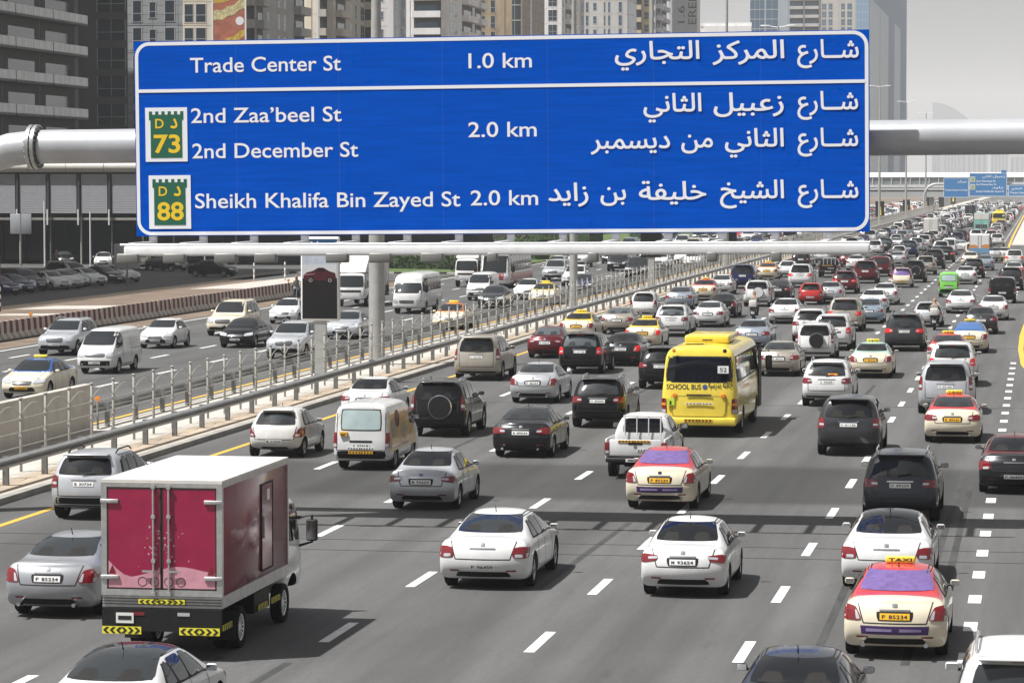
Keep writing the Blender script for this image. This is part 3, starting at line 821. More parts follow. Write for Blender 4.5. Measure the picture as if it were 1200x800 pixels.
# ---------------------------------------------------------------- pick-up
def pickup():
    t = T('pickup_truck'); W = .89; L = 5.1; t.ra, t.fa, t.L = 1.15, 4.2, L
    z = lambda *a: dict(zip(('y','zb','w','zl','zt','wt','dr'), a))
    S = [z(1.95,.42,W,1.16,1.70,W*.72,.07), z(2.6,.42,W,1.16,1.745,W*.74,.07), z(3.15,.42,W,1.15,1.72,W*.74,.07), z(3.55,.42,W,1.12,1.42,W*.78,.06), z(3.85,.42,W,1.0,1.14,W*.82,.05), z(4.5,.42,W*.98,.93,1.06,W*.82,.05)]
    rear = dict(zb=.45, w=W*.97, zl=1.16, zt=1.68, wt=W*.70, dr=.06, cv=.06, yr=[1.80,1.77,1.76,1.76,1.77,1.80,1.86])
    front = dict(zb=.46, w=W*.95, zl=.84, zt=.98, wt=W*.78, dr=.04, cv=.22, yr=[L-.13,L-.04,L,L-.01,L-.06,L-.10,L-.18])
    sp = dict(L=L, W=W, r=.37, axles=[4.2], zb=.42)
    sk, body = finish_body(loft_body(S, rear, front), sp, t)
    sk.both(body, [(1.98,1.19),(3.62,1.16),(3.18,1.66),(2.02,1.64)], SEAM, nx=10, nz=3, off=.004, r=.06)
    for pts in ([(2.75,.5),(2.75,1.62)], [(3.62,.5),(3.66,1.12)], [(1.9,.5),(1.9,1.15)]):
        sk.strip(body, 'right', pts, .016, SEAM); sk.strip(body, 'left', pts, .016, SEAM)
    sk.patch(body, 'rear', [(-W*.68,1.19),(W*.68,1.19),(W*.60,1.60),(-W*.60,1.60)], SEAM, 8, 3, .004, .05)
    t.part('cab', body)
    def pn(n, ax, q, m):
        g = MB(); sk.patch(g, ax, q, m, 8, 4, .010, .05); t.part(n, g)
    pn('rear_window', 'rear', [(-W*.64,1.215),(W*.64,1.215),(W*.565,1.575),(-W*.565,1.575)], GLASS)
    pn('windscreen', 'front', [(-W*.80,1.16),(W*.80,1.16),(W*.66,1.64),(-W*.66,1.64)], GLASS_FRONT)
    for ax in ('right', 'left'):
        pn('side_window', ax, [(2.06,1.21),(2.70,1.20),(2.70,1.62),(2.08,1.60)], GLASS)
        pn('side_window', ax, [(2.80,1.20),(3.52,1.18),(3.16,1.60),(2.80,1.62)], GLASS)
    for sx in (-1, 1):
        g = MB(); sk.patch(g, 'front', [(W*.55,.74),(W*.94,.76),(W*.93,.93),(W*.58,.90)] if sx > 0 else mq([(W*.55,.74),(W*.94,.76),(W*.93,.93),(W*.58,.90)]), LENS, 5, 3, .015); t.part('headlight', g)
        g = MB(); x0, x1 = sorted((sx*(W-.02), sx*(W-.09)))
        g.rbox(x0, x1, .05, 1.72, .55, 1.14, PAINT, .03); 
        # arch
        g.lathe([(.001, sx*(W-.10)), (.43, sx*(W-.10)), (.43, sx*(W-.012)), (.001, sx*(W-.012))], (0, 1.15, .37), 'x', BLACK, 24, smooth=False)
        t.part('bed_side', g)
        g = MB(); xa, xb = sorted((sx*(W-.01), sx*(W-.15)))
        g.rbox(xa, xb, .015, .08, .70, 1.05, RED, .012); g.box(xa+.02, xb-.02, .008, .02, .73, .81, LENS); t.part('tail_light', g)
        g = MB(); g.tube([(sx*.52, 1.72, 1.10), (sx*.52, 1.72, 1.66)], .022, P['white'], 8); t.part('rack_post', g)
        g = MB(); g.tube([(sx*.17, 1.72, 1.10), (sx*.17, 1.72, 1.68)], .018, P['white'], 8); t.part('rack_post', g)
    g = MB(); g.tube([(-.56, 1.72, 1.665), (.56, 1.72, 1.665)], .022, P['white'], 8); t.part('rack_rail', g)
    g = MB(); g.rbox(-W+.15, W-.15, .02, .09, .66, 1.12, PAINT, .02)
    g.box(-.20, .20, .012, .03, .98, 1.04, BLACK); g.lathe([(.001,.0),(.05,.0)], (0, .012, .92), 'y', CHROME, 14)
    t.part('tailgate', g)
    g = MB(); arrows(g, -.50, .42, 1.04, 1.105, .004, PLATEY, 5); t.part('chevron_strip', g)
    g = MB(); arrows(g, .05, .52, .80, .86, .004, WHITEI, 3); t.part('chevron_strip', g)
    g = MB(); g.box(-W+.1, W-.1, .1, 1.75, .56, .62, BLACK); t.part('bed_floor', g)
    g = MB(); g.rbox(-W*.94, W*.94, -.10, .03, .48, .61, BLACK, .03); t.part('rear_bumper', g)
    g = MB(); g.box(-.5, -.38, .3, 3.6, .38, .5, BLACK); t.part('chassis_rail', g)
    g = MB(); g.box(.38, .5, .3, 3.6, .38, .5, BLACK); t.part('chassis_rail', g)
    g = MB(); g.tube([(-.7,1.15,.37),(.7,1.15,.37)], .07, BLACK, 8); t.part('rear_axle', g)
    mirror_part(t, W+.1, 3.5, 1.26, BLACK, 1.2)
    g = MB(); g.box(-.26,.26,-.115,-.10,.50,.59, PLATE); g.box(-.2,.2,-.119,-.11,.525,.565, INK); t.part('number_plate', g)
    t.wheels(.37, .24, W-.13, [1.15, 4.2], 'steel')
    return t

# ---------------------------------------------------------------- trucks
def truck_cab(t, W, y0, ln, H, zb=.55, col=PAINT):
    z = lambda *a: dict(zip(('y','zb','w','zl','zt','wt','dr'), a))
    L = y0+ln; belt = 1.30 if H < 2.4 else 1.5
    rear = dict(zb=zb, w=W, zl=belt, zt=H-.03, wt=W*.88, dr=.08, cv=.03, yr=[y0]*7)
    S = [z(y0+.1,zb,W,belt,H,W*.90,.08), z(y0+ln*.55,zb,W,belt,H+.01,W*.90,.08), z(y0+ln*.80,zb,W,belt,H-.10,W*.90,.08)]
    front = dict(zb=zb-.05, w=W*.96, zl=belt-.04, zt=H-.16, wt=W*.86, dr=.06, cv=.12, yr=[L-.04,L-.01,L,L-.02,L-.05,L-.16,L-.34])
    sp = dict(L=L, W=W, r=.40, axles=[y0+ln*.42], zb=zb)
    sk, body = finish_body(loft_body(S, rear, front), sp, t)
    for pts in ([(y0+.25,zb+.1),(y0+.25,H-.15)], [(y0+ln*.80,zb+.5),(y0+ln*.80,belt)]):
        sk.strip(body, 'right', pts, .018, SEAM); sk.strip(body, 'left', pts, .018, SEAM)
    sk.patch(body, 'front', [(-W*.7,belt-.32),(W*.7,belt-.32),(W*.7,belt-.16),(-W*.7,belt-.16)], INK, 8, 2, .008)
    sk.patch(body, 'front', [(-W*.9,zb),(W*.9,zb),(W*.9,zb+.2),(-W*.9,zb+.2)], P['white'], 8, 2, .02)
    t.part('cab', body)
    g = MB(); sk.patch(g, 'front', [(-W*.86,belt+.03),(W*.86,belt+.03),(W*.80,H-.25),(-W*.80,H-.25)], GLASS_FRONT, 8, 4, .012, .04); t.part('windscreen', g)
    for ax in ('right', 'left'):
        g = MB(); sk.patch(g, ax, [(y0+.32,belt+.02),(y0+ln*.86,belt-.06),(y0+ln*.74,H-.24),(y0+.34,H-.22)], GLASS, 6, 4, .012, .06); t.part('side_window', g)
    for sx in (-1, 1):
        q = [(W*.60,zb+.22),(W*.94,zb+.24),(W*.93,zb+.40),(W*.62,zb+.40)]
        g = MB(); sk.patch(g, 'front', q if sx > 0 else mq(q), LENS, 4, 2, .02); t.part('headlight', g)
        g = MB(); x = sx*(W+.22)
        g.tube([(sx*W*.9,y0+ln*.78,H-.55),(x,y0+ln*.80,H-.50),(x,y0+ln*.80,H-1.02),(sx*W*.95,y0+ln*.78,H-1.1)], .03, BLACK, 6)
        g.rbox(x-.11, x+.11, y0+ln*.80-.05, y0+ln*.80+.06, H-1.0, H-.58, BLACK, .035); g.box(x-.09,x+.09,y0+ln*.80-.055,y0+ln*.80-.048,H-.97,H-.62, CHROME)
        t.part('mirror', g)
    return sk

def truck_chassis(t, W, L, yr, dual=True, r=.38):
    g = MB(); g.box(-.42,-.30,.1,L-.6,.55,.75, BLACK); t.part('chassis_rail', g)
    g = MB(); g.box(.30,.42,.1,L-.6,.55,.75, BLACK); t.part('chassis_rail', g)
    g = MB(); g.tube([(-W*.8,yr,r),(W*.8,yr,r)], .09, BLACK, 8); g.lathe([(.001,-.16),(.19,-.10),(.19,.10),(.001,.16)], (0,yr,r), 'x', BLACK, 14); t.part('rear_axle', g)

CRIMSON = mat('crimson_panel', (.30, .010, .055), .22, 0, .5, noise=.16, nscale=2.5)
CRIMSON2 = mat('dark_crimson_panel', (.20, .010, .030), .24, 0, .35, noise=.3, nscale=1.2)
PINK = mat('pink_print', (.62, .30, .36), .35, noise=.2, nscale=4)
BOXW = mat('box_white', (.64, .62, .58), .45, noise=.12, nscale=2, streak=(1,1,.3))
def red_truck():
    t = T('box_truck'); W = 1.075; L = 6.9; t.ra, t.fa, t.L = 1.75, 5.1, L
    zf, zt = .95, 3.15; y0, y1 = .06, 4.95
    g = MB(); g.rbox(-W, W, y0, y1, zf+.16, zt, CRIMSON2, .02, 1)
    g.box(-W-.012, W+.012, y0+.0, y1+.01, zf-.02, zf+.19, ALU)                       # sill beam
    g.box(-W-.02, W+.02, y0-.02, y1+.02, zt-.02, zt+.03, BOXW)                        # roof sheet
    for sx in (-1, 1):
        a, b = sorted((sx*(W-.08), sx*(W+.022)))
        g.box(a, b, y0-.03, y0+.07, zf+.19, zt-.02, ALU); g.box(a, b, y1-.05, y1+.03, zf+.19, zt-.02, ALU)
        a, b = sorted((sx*(W-.05), sx*(W+.018)))
        g.box(a, b, y0+.07, y1-.05, zt-.10, zt-.02, ALU)
    g.box(-W+.08, W-.08, y0-.028, y0+.05, zt-.10, zt-.02, ALU); g.box(-W+.08, W-.08, y0-.028, y0+.05, zf+.19, zf+.30, ALU)
    for zz in (zf+.03, zf+.08, zf+.13): g.box(-W, W, y0-.032, y0-.01, zz, zz+.012, SEAM)
    t.part('cargo_box', g)
    zd0, zd1 = zf+.31, zt-.11
    for sx in (-1, 1):
        a, b = sorted((sx*.008, sx*(W-.085)))
        g = MB(); g.box(a, b, y0-.022, y0+.03, zd0, zd1, CRIMSON)
        for (p, q, r_, s_) in ((a, b, zd0, zd0+.02), (a, b, zd1-.02, zd1), (a, a+.02, zd0, zd1), (b-.02, b, zd0, zd1)): g.box(p, q, y0-.027, y0-.02, r_, s_, SEAM)
        # printed pink swoosh along the foot of the door
        n = 14; top = []; 
        for i in range(n+1):
            x = -(W-.11)+2*(W-.11)*i/n
            zc = zd0+.30+.42*max(0, -x/W-.55)**1.2*2.2+.10*math.sin(3.1*x+.6)+.12*max(0, x/W-.6)
            top.append((x, zc))
        for (p, q) in zip(top[:-1], top[1:]):
            if (p[0]+q[0])*sx > 0 and a+.02 <= min(p[0], q[0])+.03 and max(p[0], q[0]) <= b+.01:
                g.add([(max(p[0],a+.02),y0-.026,zd0+.02),(min(q[0],b-.02),y0-.026,zd0+.02),(min(q[0],b-.02),y0-.026,q[1]),(max(p[0],a+.02),y0-.026,p[1])], [(0,1,2,3)], PINK)
        rr = random.Random(3+sx)
        for _ in range(26):
            x = sx*abs(rr.gauss(.06, .14))+sx*.03; zz = zd0+.35+rr.random()*.75
            if a+.03 < x < b-.03: s2 = rr.uniform(.006, .016); g.box(x-s2, x+s2, y0-.0285, y0-.02, zz-s2, zz+s2, PINK)
        if sx > 0:        # black bicycle outlines printed low on the doors
            pass
        for (bx, bz, br) in ((.13*sx, zd0+.13, .085), (.13*sx+.22*sx, zd0+.13, .085)):
            if a < bx-br and bx+br < b:
                for k in range(14):
                    u0, u1 = 2*PI*k/14, 2*PI*(k+1)/14
                    g.add([(bx+br*math.cos(u0),y0-.029,bz+br*math.sin(u0)),(bx+br*math.cos(u1),y0-.029,bz+br*math.sin(u1)),(bx+br*.86*math.cos(u1),y0-.029,bz+br*.86*math.sin(u1)),(bx+br*.86*math.cos(u0),y0-.029,bz+br*.86*math.sin(u0))], [(0,1,2,3)], INK)
        g.prism([(sx*(W-.18)-.07, zd0+.26), (sx*(W-.18)+.07, zd0+.26), (sx*(W-.18), zd0+.42)], 'y', y0-.030, y0-.022, RED)
        kids = []
        h = MB(); xr = sx*.14
        h.tube([(xr, y0-.06, zd0-.12), (xr, y0-.06, zd1+.06)], .020, ALU, 8)
        for zz in (zd0-.08, zd0+.5, zd1-.5, zd1+.02): h.box(xr-.035, xr+.035, y0-.085, y0-.02, zz-.03, zz+.03, ALU)
        h.box(min(xr, xr+sx*.2), max(xr, xr+sx*.2), y0-.085, y0-.065, zd0+.30, zd0+.335, ALU)
        kids.append(('lock_rod', h.mesh('lock_rod'), (0,0,0), None))
        for zz in (zd0+.20, zd1-.24):
            h = MB(); p, q = sorted((sx*(W-.30), sx*(W+.03))); h.rbox(p, q, y0-.06, y0-.02, zz-.035, zz+.035, ALU, .01)
            kids.append(('hinge', h.mesh('hinge'), (0,0,0), None))
        t.part('cargo_door', g, kids=kids)
    g = MB(); g.box(W, W+.012, 2.9, 3.75, zf+.30, zt-.30, CRIMSON2)
    for (p, q, r_, s_) in ((2.9,3.75,zf+.29,zf+.32),(2.9,3.75,zt-.32,zt-.29),(2.89,2.93,zf+.3,zt-.3),(3.72,3.76,zf+.3,zt-.3)): g.box(W, W+.02, p, q, r_, s_, SEAM)
    g.box(W, W+.05, 2.98, 3.03, 1.85, 2.25, ALU); g.box(W, W+.03, 3.28, 3.45, zt-.62, zt-.42, WHITEI)
    t.part('side_door', g)
    g = MB(); arrows(g, -.42, .42, zf+.05, zf+.13, y0-.05, YELI, 4); t.part('chevron_strip', g)
    g = MB(); g.box(-W+.0, W-.0, -.02, .10, .52, zf-.03, BLACK); t.part('under_beam', g)
    for (a, b) in ((-W+.01, -W+.72), (W-.74, W-.01)):
        g = MB(); arrows(g, a, b, .47, .60, -.05, YELI, 3); t.part('chevron_strip', g)
    g = MB(); g.box(-W+.26, -W+.58, -.04, -.02, .66, .84, PLATE); g.box(-W+.30, -W+.54, -.045, -.03, .72, .79, INK); t.part('number_plate', g)
    for sx in (-1, 1):
        g = MB(); a, b = sorted((sx*.30, sx*.52)); g.box(a, b, -.03, -.018, .80, .86, RED if sx < 0 else LENS); t.part('tail_light', g)
    for i, y in enumerate((2.9, 3.9)):
        g = MB(); g.box(W-.06, W-.04, y, y+.62, .52, .62, YELI)
        for k in range(5): g.box(W-.045, W-.036, y+.03+k*.12, y+.09+k*.12, .525, .615, INK)
        t.part('side_reflector', g)
    g = MB(); g.box(W-.06, W-.04, .35, .95, .50, .60, YELI)
    for k in range(5): g.box(W-.045, W-.036, .38+k*.12, .44+k*.12, .505, .595, INK)
    t.part('side_reflector', g)
    g = MB(); g.box(-W+.1, -.45, 2.6, 3.8, .42, .80, BLACK); t.part('fuel_tank', g)
    g = MB(); g.box(.5, W-.1, 2.75, 3.9, .48, .85, BLACK); t.part('tool_box', g)
    truck_chassis(t, W, L, 1.75)
    tm, rm = wheel_mesh(.38, .21, 'white')
    for sx in (-1, 1):
        for x in (.90, .64): t.parts.append(('wheel', tm, (sx*x, 1.75, .38), None, [('rim', rm, (0,0,0), None)]))
        t.parts.append(('wheel', tm, (sx*.88, 5.1, .38), None, [('rim', rm, (0,0,0), None)]))
        g = MB(); a, b = sorted((sx*.52, sx*1.02)); g.box(a, b, 1.18, 1.21, .22, .75, BLACK); t.part('mud_flap', g)
    truck_cab(t, .99, 5.03, 1.75, 2.42)
    return t

def cargo_truck(kind='cargo_truck', box=(4.6, 3.15), W=1.05, boxmat=None, deflector=True, cabH=2.35):
    t = T(kind); L = box[0]+2.0; t.ra, t.fa, t.L = 1.4, L-1.15, L
    bmx = boxmat or BOXW
    g = MB(); g.rbox(-W, W, .05, box[0], .95, box[1], bmx, .03, 1)
    g.box(-W-.01, W+.01, .04, box[0]+.01, .88, 1.0, ALU)
    for sx in (-1, 1):
        a, b = sorted((sx*(W-.06), sx*(W+.012))); g.box(a, b, .035, .10, 1.0, box[1]-.02, ALU)
        for y in [box[0]*k/5 for k in range(1, 5)]: a, b = sorted((sx*(W-.01), sx*(W+.006))); g.box(a, b, y-.015, y+.015, 1.02, box[1]-.06, SEAM)
    t.part('cargo_box', g)
    for sx in (-1, 1):
        g = MB(); a, b = sorted((sx*.006, sx*(W-.07))); g.box(a, b, .02, .06, 1.04, box[1]-.06, bmx); g.tube([(sx*.15,0,1.0),(sx*.15,0,box[1]-.05)], .02, ALU, 6); t.part('cargo_door', g)
        g = MB(); a, b = sorted((sx*(W-.3), sx*(W-.04))); g.box(a, b, 0, .05, .72, .84, RED); t.part('tail_light', g)
    if deflector:
        g = MB(); g.prism([(box[0]+.15,cabH-.02),(box[0]+1.45,cabH-.02),(box[0]+.9,cabH+.42),(box[0]+.2,box[1]-.05)], 'x', -W*.85, W*.85, BOXW); t.part('wind_deflector', g)
    g = MB(); g.box(-W, W, .0, .08, .55, .70, BLACK); t.part('under_beam', g)
    g = MB(); g.box(-.26,.26,-.02,.0,.57,.68, PLATE); g.box(-.2,.2,-.024,-.01,.60,.65, INK); t.part('number_plate', g)
    truck_chassis(t, W, L, 1.4)
    tm, rm = wheel_mesh(.40, .25, 'white')
    for sx in (-1, 1):
        for y in (1.4, L-1.15): t.parts.append(('wheel', tm, (sx*(W-.18), y, .40), None, [('rim', rm, (0,0,0), None)]))
    truck_cab(t, W*.95, box[0]+.12, 1.88, cabH)
    return t

# ---------------------------------------------------------------- buses
def bus(kind, L, W, H, belt, glass_top, rows, axles, r=.44, low=None, rtext=None, style='school'):
    t = T(kind); t.ra, t.fa, t.L = axles[0], axles[1], L
    z = lambda *a: dict(zip(('y','zb','w','zl','zt','wt','dr'), a))
    zb = .34
    rear = dict(zb=zb+.08, w=W*.985, zl=belt, zt=H-.05, wt=W*.86, dr=.12, cv=.07, yr=[.05,.01,0,.02,.05,.12,.22])
    fs = .0 if style != 'mini' else .25
    S = [z(.35,zb,W,belt,H,W*.88,.11), z(1.6,zb,W,belt,H+.01,W*.885,.11), z(L*.5,zb,W,belt,H+.015,W*.885,.11), z(L-1.6,zb,W,belt,H+.01,W*.885,.11), z(L-.75,zb,W,belt,H-.05-fs*.3,W*.88,.11)]
    front = dict(zb=zb+.05, w=W*.97, zl=belt-.1, zt=H-.28-fs, wt=W*.84, dr=.08, cv=.18, yr=[L-.06,L-.02,L,L-.03,L-.08,L-.22-fs*.5,L-.45-fs])
    sp = dict(L=L, W=W, r=r, axles=axles, zb=zb)
    sk, body = finish_body(loft_body(S, rear, front), sp, t)
    t.sk = sk
    for pts in ([(.3,zb+.12),(L-.3,zb+.12)], [(.3,belt-.12),(L-.6,belt-.12)]): sk.strip(body, 'right', pts, .02, SEAM, n=20); sk.strip(body, 'left', pts, .02, SEAM, n=20)
    if low:
        for ax in ('right', 'left'): sk.patch(body, ax, [(.25,zb+.05),(L-.2,zb+.05),(L-.2,low[0]),(.25,low[0])], low[1], 24, 3, .006)
        sk.patch(body, 'rear', [(-W*.97,zb+.1),(W*.97,zb+.1),(W*.97,low[0]),(-W*.97,low[0])], low[1], 10, 3, .006)
        sk.patch(body, 'front', [(-W*.96,zb+.1),(W*.96,zb+.1),(W*.96,low[0]),(-W*.96,low[0])], low[1], 10, 3, .006)
    sk.patch(body, 'rear', [(-W*.88,belt+.0),(W*.88,belt+.0),(W*.84,glass_top+.05),(-W*.84,glass_top+.05)], SEAM, 10, 4, .005, .03)
    for ax in ('right', 'left'): sk.patch(body, ax, [(.45,belt+.0),(L-.35,belt-.02),(L-.6,glass_top+.03),(.45,glass_top+.03)], SEAM, 24, 4, .005, .02)
    t.part('body', body)
    g = MB(); sk.patch(g, 'rear', [(-W*.85,belt+.04),(W*.85,belt+.04),(W*.81,glass_top),(-W*.81,glass_top)], GLASS, 10, 5, .012, .03); t.part('rear_window', g)
    g = MB(); sk.patch(g, 'front', [(-W*.90,belt-.12),(W*.90,belt-.12),(W*.82,glass_top-fs),(-W*.82,glass_top-fs)], GLASS_FRONT, 10, 5, .012, .03); t.part('windscreen', g)
    for ax in ('right', 'left'):
        n = rows; y0, y1 = .55, L-1.1
        for i in range(n):
            a = y0+(y1-y0)*i/n+.03; b = y0+(y1-y0)*(i+1)/n-.03
            g = MB(); sk.patch(g, ax, [(a,belt+.04),(b,belt+.04),(b,glass_top),(a,glass_top)], GLASS, 4, 3, .012, .06); t.part('side_window', g)
    for sx in (-1, 1):
        q = [(W*.84,.78),(W*.985,.78),(W*.98,1.28),(W*.85,1.28)]
        g = MB(); sk.patch(g, 'rear', q if sx > 0 else mq(q), RED, 3, 4, .016, .05)
        q = [(W*.86,.80),(W*.97,.80),(W*.97,.92),(W*.86,.92)]; sk.patch(g, 'rear', q if sx > 0 else mq(q), LENS, 3, 2, .02)
        q = [(W*.86,1.05),(W*.97,1.05),(W*.97,1.13),(W*.86,1.13)]; sk.patch(g, 'rear', q if sx > 0 else mq(q), AMBER, 3, 2, .02); t.part('tail_light', g)
        q = [(W*.55,.72),(W*.92,.75),(W*.90,.95),(W*.58,.92)]
        g = MB(); sk.patch(g, 'front', q if sx > 0 else mq(q), LENS, 5, 3, .018, .1); t.part('headlight', g)
        g = MB(); x = sx*(W+.24)
        g.tube([(sx*W*.9,L-.35,belt+.55),(x,L-.15,belt+.60),(x,L-.15,belt+.1)], .022, BLACK, 6); g.rbox(x-.12,x+.12,L-.2,L-.08,belt-.05,belt+.45, BLACK, .04); t.part('mirror', g)
    g = MB(); sk.patch(g, 'front', [(-W*.45,.70),(W*.45,.70),(W*.48,.88),(-W*.48,.88)], INK, 8, 3, .014, .08)
    for f in (.74,.78,.82): sk.strip(g, 'front', [(-W*.44,f),(W*.44,f)], .018, CHROME, .018, 8)
    t.part('grille', g)
    g = MB(); sk.patch(g, 'front', [(-.26,.46),(.26,.46),(.26,.57),(-.26,.57)], PLATE, 2, 2, .02); t.part('number_plate', g)
    t.wheels(r, .26, W-.16, axles, 'steel')
    return t

def school_bus():
    W = 1.27; H = 3.02; L = 9.4
    t = bus('school_bus', L, W, H, 1.80, 2.62, 7, [2.3, 7.1])
    sk = t.sk
    g = MB(); g.rbox(-.72, .78, 2.2, 5.2, H-.02, H+.24, PAINT, .07, 3); g.box(-.12,.22,2.19,2.21,H+.06,H+.10, INK); t.part('air_conditioner', g)
    g = MB(); g.rbox(-.62, .12, 1.0, 1.14, H-.02, H+.05, PAINT, .02); g.box(-.55,.05,.992,1.0,H+.0,H+.03, INK); t.part('roof_light_bar', g)
    for sx in (-1, 1):
        g = MB(); g.lathe([(.001,-.08),(.06,-.07),(.07,0)], (sx*(.84), .16, H-.17), 'y', AMBER if sx < 0 else INK, 14); t.part('marker_lamp', g)
        g = MB(); g.lathe([(.001,-.05),(.07,-.045),(.085,0.02)], (sx*.80, .03, 1.38), 'y', AMBER, 14); t.part('marker_lamp', g)
    y = -.028
    g = MB(); write(g, 'SCHOOL BUS', -1.08, .07, 1.585, .17, INK, y=.005, bold=.012)
    g.lathe([(.001,-.0),(.085,-.0)], (.20, .004, 1.665), 'y', mat('blue_disc', (.05,.09,.22), .5), 16)
    write(g, arabic('مدرسية'), .31, .73, 1.645, .25, INK, y=.005, bold=.006); write(g, arabic('حافلة'), .78, 1.09, 1.645, .25, INK, y=.005, bold=.006)
    for i, v in enumerate(g.v):
        p, nn = sk.hit('rear', v[0], v[2]); g.v[i] = tuple(p+nn*(.008+max(0, .005-v[1])))
    t.part('lettering', g)
    g = MB(); g.box(.62,.98,.01,.045,2.12,2.36, WHITEI); write(g, '52', .69, .92, 2.17, .14, INK, y=.006, bold=.01); t.part('number_sticker', g)
    g = MB(); g.box(-1.06,-.80,-.02,.02,1.06,1.28, mat('lime_sticker', (.55,.75,.05), .5)); g.lathe([(.001,0),(.035,0)], (-.93,-.024,1.17), 'y', INK, 10); g.prism([(-.98,1.09),(-.88,1.09),(-.93,1.17)],'y',-.024,-.02,INK); t.part('warning_sticker', g)
    g = MB(); sk.patch(g, 'rear', [(-.86,.70),(.86,.70),(.90,1.36),(-.90,1.36)], PAINT, 10, 6, .022, .06)
    for pts in ([(-.86,.70),(.86,.70)],[(.86,.70),(.90,1.36)],[(-.86,.70),(-.90,1.36)],[(-.90,1.36),(.90,1.36)]): sk.strip(g, 'rear', pts, .022, mat('yellow_seam', (.30,.22,.03), .6), .025, 10)
    t.part('engine_cover', g)
    g = MB(); g.box(-.40,.42,-.035,-.02,1.375,1.425, INK); t.part('cover_handle', g)
    g = MB(); arrows(g, -.44, .46, 1.09, 1.14, -.04, WHITEI, 4); t.part('chevron_strip', g)
    g = MB(); g.rbox(-W*.97, W*.97, -.10, .12, .40, .66, PAINT, .05); t.part('rear_bumper', g)
    g = MB(); arrows(g, -.48, .46, .52, .62, -.115, PLATEY, 4); t.part('chevron_strip', g)
    g = MB(); g.box(W-.01, W+.03, 7.75, 8.7, .5, 2.55, BLACK); t.part('entrance_door', g)
    return t

# ---------------------------------------------------------------- motorbike and rider
def skin_mesh(name, verts, edges, radii, mats, lvl=2, root=0):
    me = bpy.data.meshes.new(name); me.from_pydata(verts, edges, [])
    for m in mats: me.materials.append(m)
    def f(o):
        o.modifiers.new('k', 'SKIN')
        for i, v in enumerate(o.data.skin_vertices[0].data):
            v.radius = (radii[i], radii[i]) if not isinstance(radii[i], tuple) else radii[i]
            v.use_root = (i == root)
        s = o.modifiers.new('s', 'SUBSURF'); s.levels = lvl
    r = eval_mods(me, [f])
    r.polygons.foreach_set('use_smooth', [True]*len(r.polygons))
    return r
SHIRT = mat('dull_shirt', (.20,.19,.17), .85, noise=.3, nscale=8)
TROUS = mat('dark_trousers', (.03,.032,.04), .85)
SKINC = mat('tanned_skin', (.32,.19,.12), .6)
HELM = mat('helmet', (.10,.10,.11), .25, coat=.6)
def zone(me, fs):
    for p in me.polygons: p.material_index = fs(p.center)
def rider_mesh():
    v = [(0,.75,.86),(0,.80,1.12),(0,.90,1.36),(0,.94,1.50),(0,.97,1.60),
         (.19,.90,1.36),(.30,1.08,1.15),(.30,1.34,1.06),(-.19,.90,1.36),(-.30,1.08,1.15),(-.30,1.34,1.06),
         (.13,.76,.84),(.22,1.14,.80),(.19,.98,.36),(.20,1.14,.30),(-.13,.76,.84),(-.22,1.14,.80),(-.19,.98,.36),(-.20,1.14,.30),(0,.99,1.72),(0,.99,1.80)]
    e = [(0,1),(1,2),(2,3),(3,4),(2,5),(5,6),(6,7),(2,8),(8,9),(9,10),(0,11),(11,12),(12,13),(13,14),(0,15),(15,16),(16,17),(17,18),(4,19),(19,20)]
    r = [.15,.15,.17,.07,.11,.08,.055,.045,.08,.055,.045,.11,.085,.06,.05,.11,.085,.06,.05,.12,.08]
    me = skin_mesh('person', v, e, r, [SHIRT, TROUS, SKINC])
    zone(me, lambda c: 2 if c.z > 1.44 or (c.y > 1.24 and c.z > .95) else 0 if c.z > .93 else 1)
    return me
def walker_mesh(sit=0):
    v = [(0,0,.92),(0,.02,1.18),(0,.01,1.42),(0,.02,1.54),(0,.03,1.66),(.19,.0,1.41),(.24,-.02,1.14),(.23,.08,.90),(-.19,.0,1.41),(-.24,.02,1.14),(-.23,.10,.90),
         (.10,0,.90),(.11,.05,.48),(.11,-.02,.08),(.11,.12,.04),(-.10,0,.90),(-.11,.02,.48),(-.11,-.06,.08),(-.11,.08,.04),(0,.035,1.74),(0,.03,1.81)]
    e = [(0,1),(1,2),(2,3),(3,4),(2,5),(5,6),(6,7),(2,8),(8,9),(9,10),(0,11),(11,12),(12,13),(13,14),(0,15),(15,16),(16,17),(17,18),(4,19),(19,20)]
    r = [.14,.13,.15,.065,.105,.075,.05,.04,.075,.05,.04,.10,.075,.05,.045,.10,.075,.05,.045,.115,.07]
    me = skin_mesh('person', v, e, r, [SHIRT, TROUS, SKINC])
    zone(me, lambda c: 2 if c.z > 1.47 or (abs(c.x) > .19 and c.z < 1.0) else 0 if c.z > .93 else 1)
    return me
